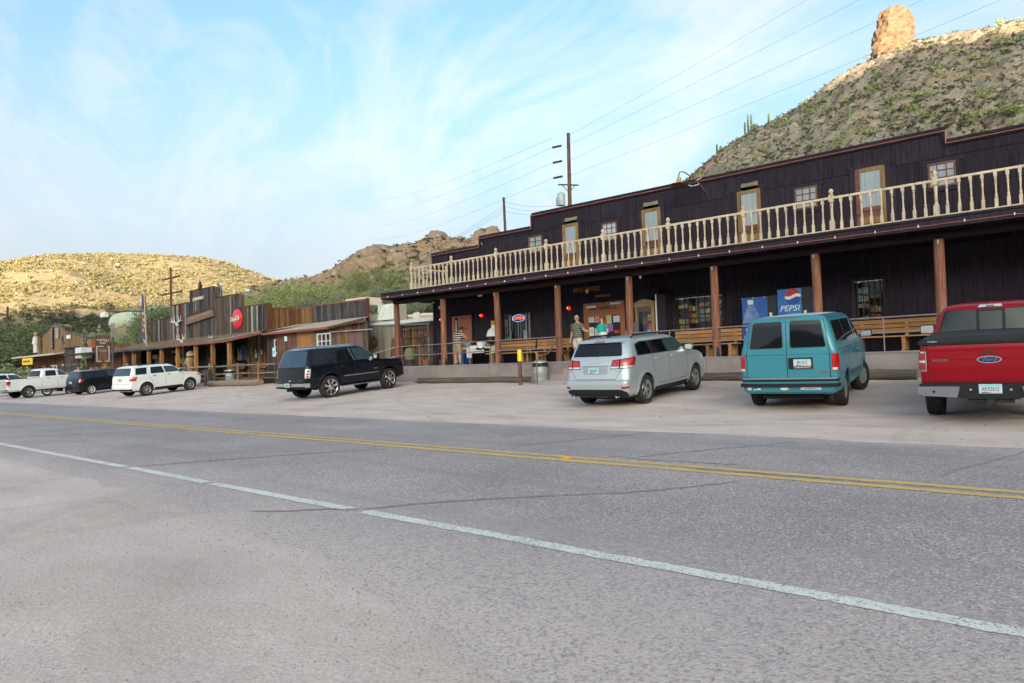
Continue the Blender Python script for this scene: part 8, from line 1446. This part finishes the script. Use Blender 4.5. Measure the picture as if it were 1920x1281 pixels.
def person(label, x, y, z, rz, J, shirt, short, hair, top_mat=None, female=False, shoes=None, hair_long=0, glasses=False, face=0, scale=1, collar=None, group=None):
    """local frame: the figure faces +x, left is +y. J gives joints in metres."""
    t = thing('person', label, 'person', (x, y, z), R(rz), group); t.scale = (scale,)*3
    hip, chest, neck, head = J['hip'], J['chest'], J['neck'], J['head']; w = .165 if female else .19; hw = .10
    ex = MB()
    def hand(wr, d, up):
        wr = Vector(wr); d = Vector(d).normalized(); u = Vector(up); s = d.cross(u).normalized(); u = s.cross(d); P = wr+d*.09
        ex.tube([wr, wr+d*.03, wr+d*.07, wr+d*.10], [.022, .034, .040, .034], 8)
        for k, (o_, l) in enumerate(((-.030, .065), (-.010, .078), (.010, .074), (.029, .056))): b = P+s*o_; ex.tube([b-d*.02, b+d*l*.5+u*-.006, b+d*l-u*.022], [.0095, .009, .006], 6)
        b = wr+d*.035-s*.032; ex.tube([b, b-s*.03+d*.03, b-s*.035+d*.06-u*.012], [.012, .0105, .007], 6)
    ch = [[(hip, (.13, .15)), (tuple((hip[i]*.5+chest[i]*.5) for i in range(3)), (.115, .14)), (chest, (.12, .16)), (neck, .062), (tuple(neck[i]*.5+head[i]*.5 for i in range(3)), .06), (head, (.088, .08)), ((head[0]+.012, head[1], head[2]+.085), (.07, .068))]]
    for s in ('L', 'R'):
        sg = 1 if s == 'L' else -1; sh = (chest[0], chest[1]+sg*w, chest[2]+.05); el, wr = J['elbow'+s], J['wrist'+s]
        ch.append([(chest, .13), (sh, .078), (el, .058), (wr, .036)]); hp = (hip[0], hip[1]+sg*hw, hip[2]-.05); kn, an = J['knee'+s], J['ankle'+s]
        ch.append([(hip, .13), (hp, .118), (kn, .078), (tuple(kn[i]*.62+an[i]*.38 for i in range(3)), .078), (an, .05), ((an[0]+.06, an[1], .035), .038), ((an[0]+.17, an[1]+.01*sg, .028), .026)])
        hand(wr, Vector(wr)-Vector(el), J.get('up'+s, (0, sg*1, .2)))
    f = Vector((math.cos(face), math.sin(face), 0)); l = Vector((-f.y, f.x, 0)); H = Vector(head)
    ex.tube([H+f*.075+Vector((0, 0, .05)), H+f*.108+Vector((0, 0, .012)), H+f*.085+Vector((0, 0, -.004))], [.009, .015, .008], 6)
    for sg in (-1, 1): ex.ball(tuple(H+l*.083*sg+Vector((0, 0, .02))-f*.005), .028, 8, 6, (.6, .4, 1))
    b = skinmesh('body', ch, SKIN, t, 2, ex)
    for sg in (-1, 1): e = obj('eye', MB().ball(tuple(H+f*.084+l*.032*sg+Vector((0, 0, .035))), .009, 6, 4), BLACK, b, local=True)
    obj('mouth', MB().tube([H+f*.086+l*.02+Vector((0, 0, -.038)), H+f*.092+Vector((0, 0, -.038)), H+f*.086-l*.02+Vector((0, 0, -.038))], .005, 5), pmat('lips', (.30, .10, .08), .6), b, local=True)
    hm = MB(); n = 14; m = 8; vs = []
    for i in range(m+1):
        for k in range(n):
            th = math.pi*.60*i/m; ph = 2*math.pi*k/n; dirv = f*math.cos(ph)+l*math.sin(ph); back = -math.cos(ph)
            lim = .60+.22*max(0, back)*(1+hair_long) - .22*max(0, -back); th = math.pi*lim*i/m
            vs.append(H+Vector((0, 0, .045))-f*.012+dirv*(.094+.010*max(0, back)+.004*math.sin(k*2.3+i))*math.sin(th)+Vector((0, 0, 1))*((.106+.004*math.sin(k*1.7))*math.cos(th)))
    hm.add(vs, [(i*n+k, (i+1)*n+k, (i+1)*n+(k+1) % n, i*n+(k+1) % n) for i in range(m) for k in range(n)]); obj('hair', hm, hair, b, smooth=80, local=True)
    if glasses: obj('glasses', MB().tube([H+l*.085+Vector((0, 0, .035)), H+f*.095+l*.055+Vector((0, 0, .035)), H+f*.104+Vector((0, 0, .037)), H+f*.095-l*.055+Vector((0, 0, .035)), H-l*.085+Vector((0, 0, .035))], .004, 5), STEEL, b, local=True)
    # shirt with short sleeves
    k_ = .92 if female else 1.0
    sc = [[((hip[0]*1.0, hip[1], hip[2]-.13), (.20*k_, .235*k_)), ((hip[0], hip[1], hip[2]+.05), (.18*k_, .21*k_)), (tuple((hip[i]*.5+chest[i]*.5) for i in range(3)), (.18*k_, .205*k_)), (chest, (.175*k_, .225*k_)), (tuple(chest[i]*.45+neck[i]*.55 for i in range(3)), (.125, .15)), (tuple(chest[i]*.12+neck[i]*.88 for i in range(3)), (.072, .080))]]
    for s in ('L', 'R'):
        sg = 1 if s == 'L' else -1; sh = (chest[0], chest[1]+sg*w, chest[2]+.05); el = J['elbow'+s]; q = .78 if not female else .6; sc.append([(chest, .17), (sh, .122), (tuple(sh[i]*(1-q)+el[i]*q for i in range(3)), .100)])
    skinmesh('shirt', sc, shirt, t, 2)
    if collar: obj('collar', MB().lathe([(.10, -.075), (.082, -.04), (.068, -.015)], (neck[0], neck[1], neck[2]), 14, cap=False), collar, t, smooth=60, local=True)
    if short:
        pc = [[((hip[0], hip[1], hip[2]+.06), (.15, .18)), (hip, (.175, .20))]]
        for s in ('L', 'R'):
            sg = 1 if s == 'L' else -1; hp = (hip[0], hip[1]+sg*hw, hip[2]-.05); kn = J['knee'+s]; pc.append([(hip, .17), (hp, .15), (tuple(kn[i]-.06*(i == 2) for i in range(3)), .13)])
        skinmesh('shorts', pc, short, t, 2)
    if shoes:
        for s in ('L', 'R'): an = J['ankle'+s]; obj('shoe', MB().ball((an[0]+.07, an[1], .045), .06, 10, 6, (2.1, .85, .75)), shoes, t, smooth=80, local=True)
    return t
stand = dict(hip=(0, 0, .95), chest=(.0, 0, 1.32), neck=(.005, 0, 1.50), head=(.03, 0, 1.63), elbowL=(0, .25, 1.10), elbowR=(0, -.25, 1.10), wristL=(.05, .27, .86), wristR=(.05, -.27, .86), kneeL=(.01, .11, .50), kneeR=(.01, -.11, .50), ankleL=(0, .12, .085), ankleR=(0, -.12, .085))
# grey haired man reaching out to the woman; she is to his right in the picture (+x world)
Jm = dict(stand, elbowL=(.10, .42, 1.16), wristL=(.20, .66, 1.12), upL=(0, 0, 1), elbowR=(-.02, -.30, 1.10), wristR=(.03, -.34, .85))
person('grey haired man with glasses in striped grey polo and stone shorts reaching out', -15.05, 22.0, 1.322, -95, Jm, ST2, STONE, HAIRG, shoes=WHITEP, glasses=True, face=R(50), collar=BLACK)
Jw = dict(stand, hip=(0, 0, .90), chest=(0, 0, 1.24), neck=(0, 0, 1.40), head=(.02, 0, 1.53), elbowL=(.04, .24, 1.04), wristL=(.24, .08, .98), upL=(0, 0, 1), elbowR=(.03, -.26, 1.06), wristR=(.12, -.22, .95), kneeL=(.01, .10, .47), kneeR=(.01, -.10, .47))
wo = person('auburn haired woman in a turquoise top holding a white bundle by the entrance doors', -13.98, 22.1, 1.322, -85, Jw, AQUA, pmat('dark_trousers', (.03, .03, .035), .9), HAIRB, female=True, face=R(-62), shoes=BLACK)
bb = solo('white_bundle', MB().ball((-13.78, 21.82, 2.28), .13, 12, 8, (1.35, .8, .8)).ball((-13.90, 21.84, 2.31), .07, 8, 6), PAPER, 'crumpled white bundle held by the woman in turquoise', 'bundle', (-13.85, 21.8, 2.25), smooth=80)
obj('bag_strap', MB().tube([(.09, .10, 1.42), (.13, .14, 1.25), (.06, .22, 1.02)], .012, 5).tube([(-.05, .12, 1.42), (-.1, .17, 1.2), (.0, .24, 1.02)], .012, 5), BLACK, wo, local=True); obj('shoulder_bag', MB().box(-.06, .1, .22, .32, .78, 1.02), pmat('black_leather', (.02, .02, .02), .5), wo, local=True)
# man bending over the table, seen from behind
Jt = dict(stand, hip=(-.04, 0, .95), chest=(.10, 0, 1.28), neck=(.20, 0, 1.43), head=(.27, 0, 1.53), elbowL=(.22, .33, 1.12), wristL=(.34, .26, .98), elbowR=(.24, -.33, 1.16), wristR=(.36, -.26, 1.08), kneeL=(.02, .13, .50), kneeR=(0, -.13, .50), ankleL=(-.02, .15, .085), ankleR=(-.02, -.17, .085))
person('dark haired man in black and white striped polo, back turned at the goods table', -21.95, 22.35, 1.322, 88, Jt, ST1, KHAKI, HAIRD, scale=1.05, shoes=pmat('tan_sandal', (.25, .15, .09), .8))
# people at the saloon
REDC = pmat('red_vest_cloth', (.42, .02, .03), .9); GREYC = pmat('grey_cloth', (.30, .31, .32), .9); BEIGE = pmat('cream_cloth', (.56, .46, .38), .9); JEAN = pmat('blue_jeans', (.05, .08, .15), .9)
Jr = dict(stand, chest=(.04, 0, 1.31), neck=(.07, 0, 1.48), head=(.12, 0, 1.59), elbowL=(.12, .26, 1.10), wristL=(.34, .16, 1.10), elbowR=(.12, -.26, 1.10), wristR=(.34, -.14, 1.10))
person('balding man in a red vest looking down, standing behind the white SUV roof', -55.2, 20.75, .42, 10, Jr, REDC, JEAN, HAIRG, shoes=BLACK, scale=1.0)
Jp = dict(stand, elbowL=(.16, .26, 1.22), wristL=(.34, .08, 1.42), elbowR=(.16, -.26, 1.22), wristR=(.34, -.08, 1.42), head=(.02, 0, 1.61))
person('dark haired woman in a cream top taking a photo, standing behind the black hatchback roof', -62.3, 19.8, .40, 20, Jp, BEIGE, JEAN, HAIRB if False else HAIRD, female=True, shoes=BLACK, hair_long=.6)
solo('held_camera', MB().box(-61.95, -61.87, 19.82, 19.98, 1.80, 1.90), BLACK, 'small camera held up by the woman in the cream top', 'camera', (-61.9, 19.9, 1.85))
# goods table on the porch
gt = thing('goods_table', 'folding table with a pale pink cloth front piled with goods beside the striped shirt man', 'table', (-21, 22.9, 1.322)); obj('table_top', MB().box(-22.1, -20.1, 22.55, 23.25, 2.04, 2.075), WHITEP, gt); obj('cloth', MB().box(-21.55, -20.5, 22.53, 22.545, 1.82, 2.06).box(-21.55, -21.25, 22.53, 22.545, 1.62, 1.82), pmat('pale_pink_cloth', (.58, .50, .53), .9), gt)
for x in (-22.0, -20.2):
    for yy in (22.6, 23.2): obj('leg', MB().tube([(x, yy, 1.325), (x, yy, 2.04)], .015, 6), STEEL, gt)
for i, (nm, mb, m, lb, ct) in enumerate([
 ('glass_bowl', MB().lathe([(.1, 2.08), (.2, 2.15), (.23, 2.28), (.15, 2.36), (.05, 2.38)], (-21.75, 22.85, 0), 14), pmat('blue_grey_glass', (.16, .24, .28), .2), 'blue grey rounded glass bowl at the left of the goods table', 'bowl'),
 ('black_boot', MB().tube([(-21.35, 22.8, 2.08), (-21.4, 22.8, 2.3), (-21.25, 22.75, 2.42)], [.1, .08, .05], 8), BLACK, 'black upright boot like object on the goods table', 'boot'),
 ('card_box', MB().box(-21.05, -20.75, 22.7, 22.95, 2.076, 2.32), PAPER, 'white printed carton in the middle of the goods table', 'box'),
 ('card_box', MB().box(-20.74, -20.50, 22.72, 22.95, 2.076, 2.34), GOODC[6], 'pale carton with green print right of the white carton', 'box'),
 ('folded_shirts', MB().box(-21.45, -20.95, 22.56, 22.7, 2.076, 2.16), PAPER, 'stack of folded white cloth at the front of the goods table', 'cloth'),
 ('black_hat', MB().lathe([(.24, 2.30), (.23, 2.33), (.12, 2.36), (.11, 2.47), (.02, 2.49)], (-20.3, 22.8, 0), 16), BLACK, 'black hat with gold band at the right end of the goods table', 'hat'),
 ('toy_gun', MB().tube([(-20.9, 22.50, 2.02), (-20.6, 22.5, 1.98), (-20.45, 22.5, 2.06)], [.05, .035, .03], 7), BLACK, 'black strap looped over the front of the pink table cloth', 'strap'),
 ('brown_bag', MB().ball((-20.45, 22.75, 2.17), .11, 10, 6, (1.5, 1, .8)), GOODC[5], 'brown bag below the black hat', 'bag'),
 ('toy_gun', MB().box(-21.25, -21.15, 22.7, 22.8, 2.08, 2.2), GOODC[7], 'small orange item beside the black boot', 'toy')]):
    solo('table_item' if nm == 'toy_gun' else nm, mb, m, lb, ct, (-21+.1*i, 22.8, 2.08), smooth=50)
wt = thing('shirt_display', 'white padded shirt form with a price card standing over the black hat', 'display', (-20.45, 23.1, 2.1)); obj('padded_form', MB().lathe([(.28, 2.55), (.27, 2.65), (.20, 2.84), (.06, 2.94)], (-20.45, 23.1, 0), 16), PAPER, wt, smooth=70); obj('price_card', MB().prism([(-20.42, 2.86), (-20.20, 2.80), (-20.14, 3.02), (-20.34, 3.08)], 22.95, 22.96), PAPER, wt); obj('stand', MB().tube([(-20.45, 23.1, 2.08), (-20.45, 23.1, 2.6)], .03, 6), BLACK, wt)
solo('blue_bin', MB().box(-22.45, -22.1, 22.9, 23.3, 1.325, 1.95), pmat('blue_plastic', (.01, .09, .35), .4), 'blue plastic bin on the porch floor behind the legs of the striped shirt man', 'bin', (-22.3, 23.1, 1.32))
cb = thing('patterned_bag', 'colourful patterned bag on the bench beside the third porch post', 'bag', (-18.4, 22.4, 1.78)); obj('bag_body', MB().prism(roundpoly([(-19.95, 1.785), (-19.5, 1.785), (-19.55, 2.1), (-19.85, 2.12)], .05), 22.35, 22.6), pmat('floral_print', (.65, .45, .12), .9, c2=(.06, .38, .38), scale=14, thr=(.46, .52)), cb); obj('bag_handle', MB().tube([(-19.62, 22.47, 2.08), (-19.55, 22.47, 2.25), (-19.45, 22.47, 2.05), (-19.42, 22.47, 1.8)], .02, 6), BLACK, cb)
for x, y, lb in ((-18.3, 21.15, 'third post from the left'), (-15.25, 21.15, 'fourth post from the left'), (-9.1, 21.15, 'sixth post from the left'), (-21.6, 21.15, 'second post from the left')): solo('junction_box', MB().box(x-.0+.0, x+.09, y, y+.08, 1.325, 1.47).box(x+.02, x+.07, y+.01, y+.06, 1.475, 1.62), BLACK, 'small black box at the foot of the %s' % lb, 'electrical box', (x, y, 1.32), 'black boxes at the feet of the porch posts')
# litter and tufts
solo('cigarette_end', MB().tube([(-2.37, 1.52, .008), (-2.33, 1.535, .008)], .004, 6), WHITEP, 'tiny white cigarette end lying on the pale dirt in the left foreground', 'litter', (-2.35, 1.53, .004))
solo('paper_scrap', MB().box(-.92, -.885, 1.46, 1.475, .004, .009), PAPER, 'tiny white paper scrap on the dirt at the bottom edge', 'litter', (-.9, 1.46, .004))
rng = np.random.RandomState(5)
def tuft(x, y, s, mat, label):
    mb = MB()
    for k in range(40):
        a = rng.uniform(0, 6.28); r = rng.uniform(0, s*.5); h = s*rng.uniform(.5, 1); bx, by = x+r*math.cos(a), y+r*math.sin(a); z = gz(x, y)
        mb.add([(bx-.008, by, z), (bx+.008, by, z), (bx+.5*h*math.cos(a), by+.5*h*math.sin(a), z+h)], [(0, 1, 2)])
    solo('grass_tuft', mb, mat, label, 'grass', (x, y, gz(x, y)), kind=None)
tuft(-15.75, 19.95, .22, F_DRY, 'dry straw tuft right of the bollard'); tuft(-3.1, 20.55, .18, F_MESQ, 'green weeds at the end of the log beside the red pickup'); tuft(-22.7, 20.5, .2, F_DRY, 'dry grass at the left end of the long grey log')
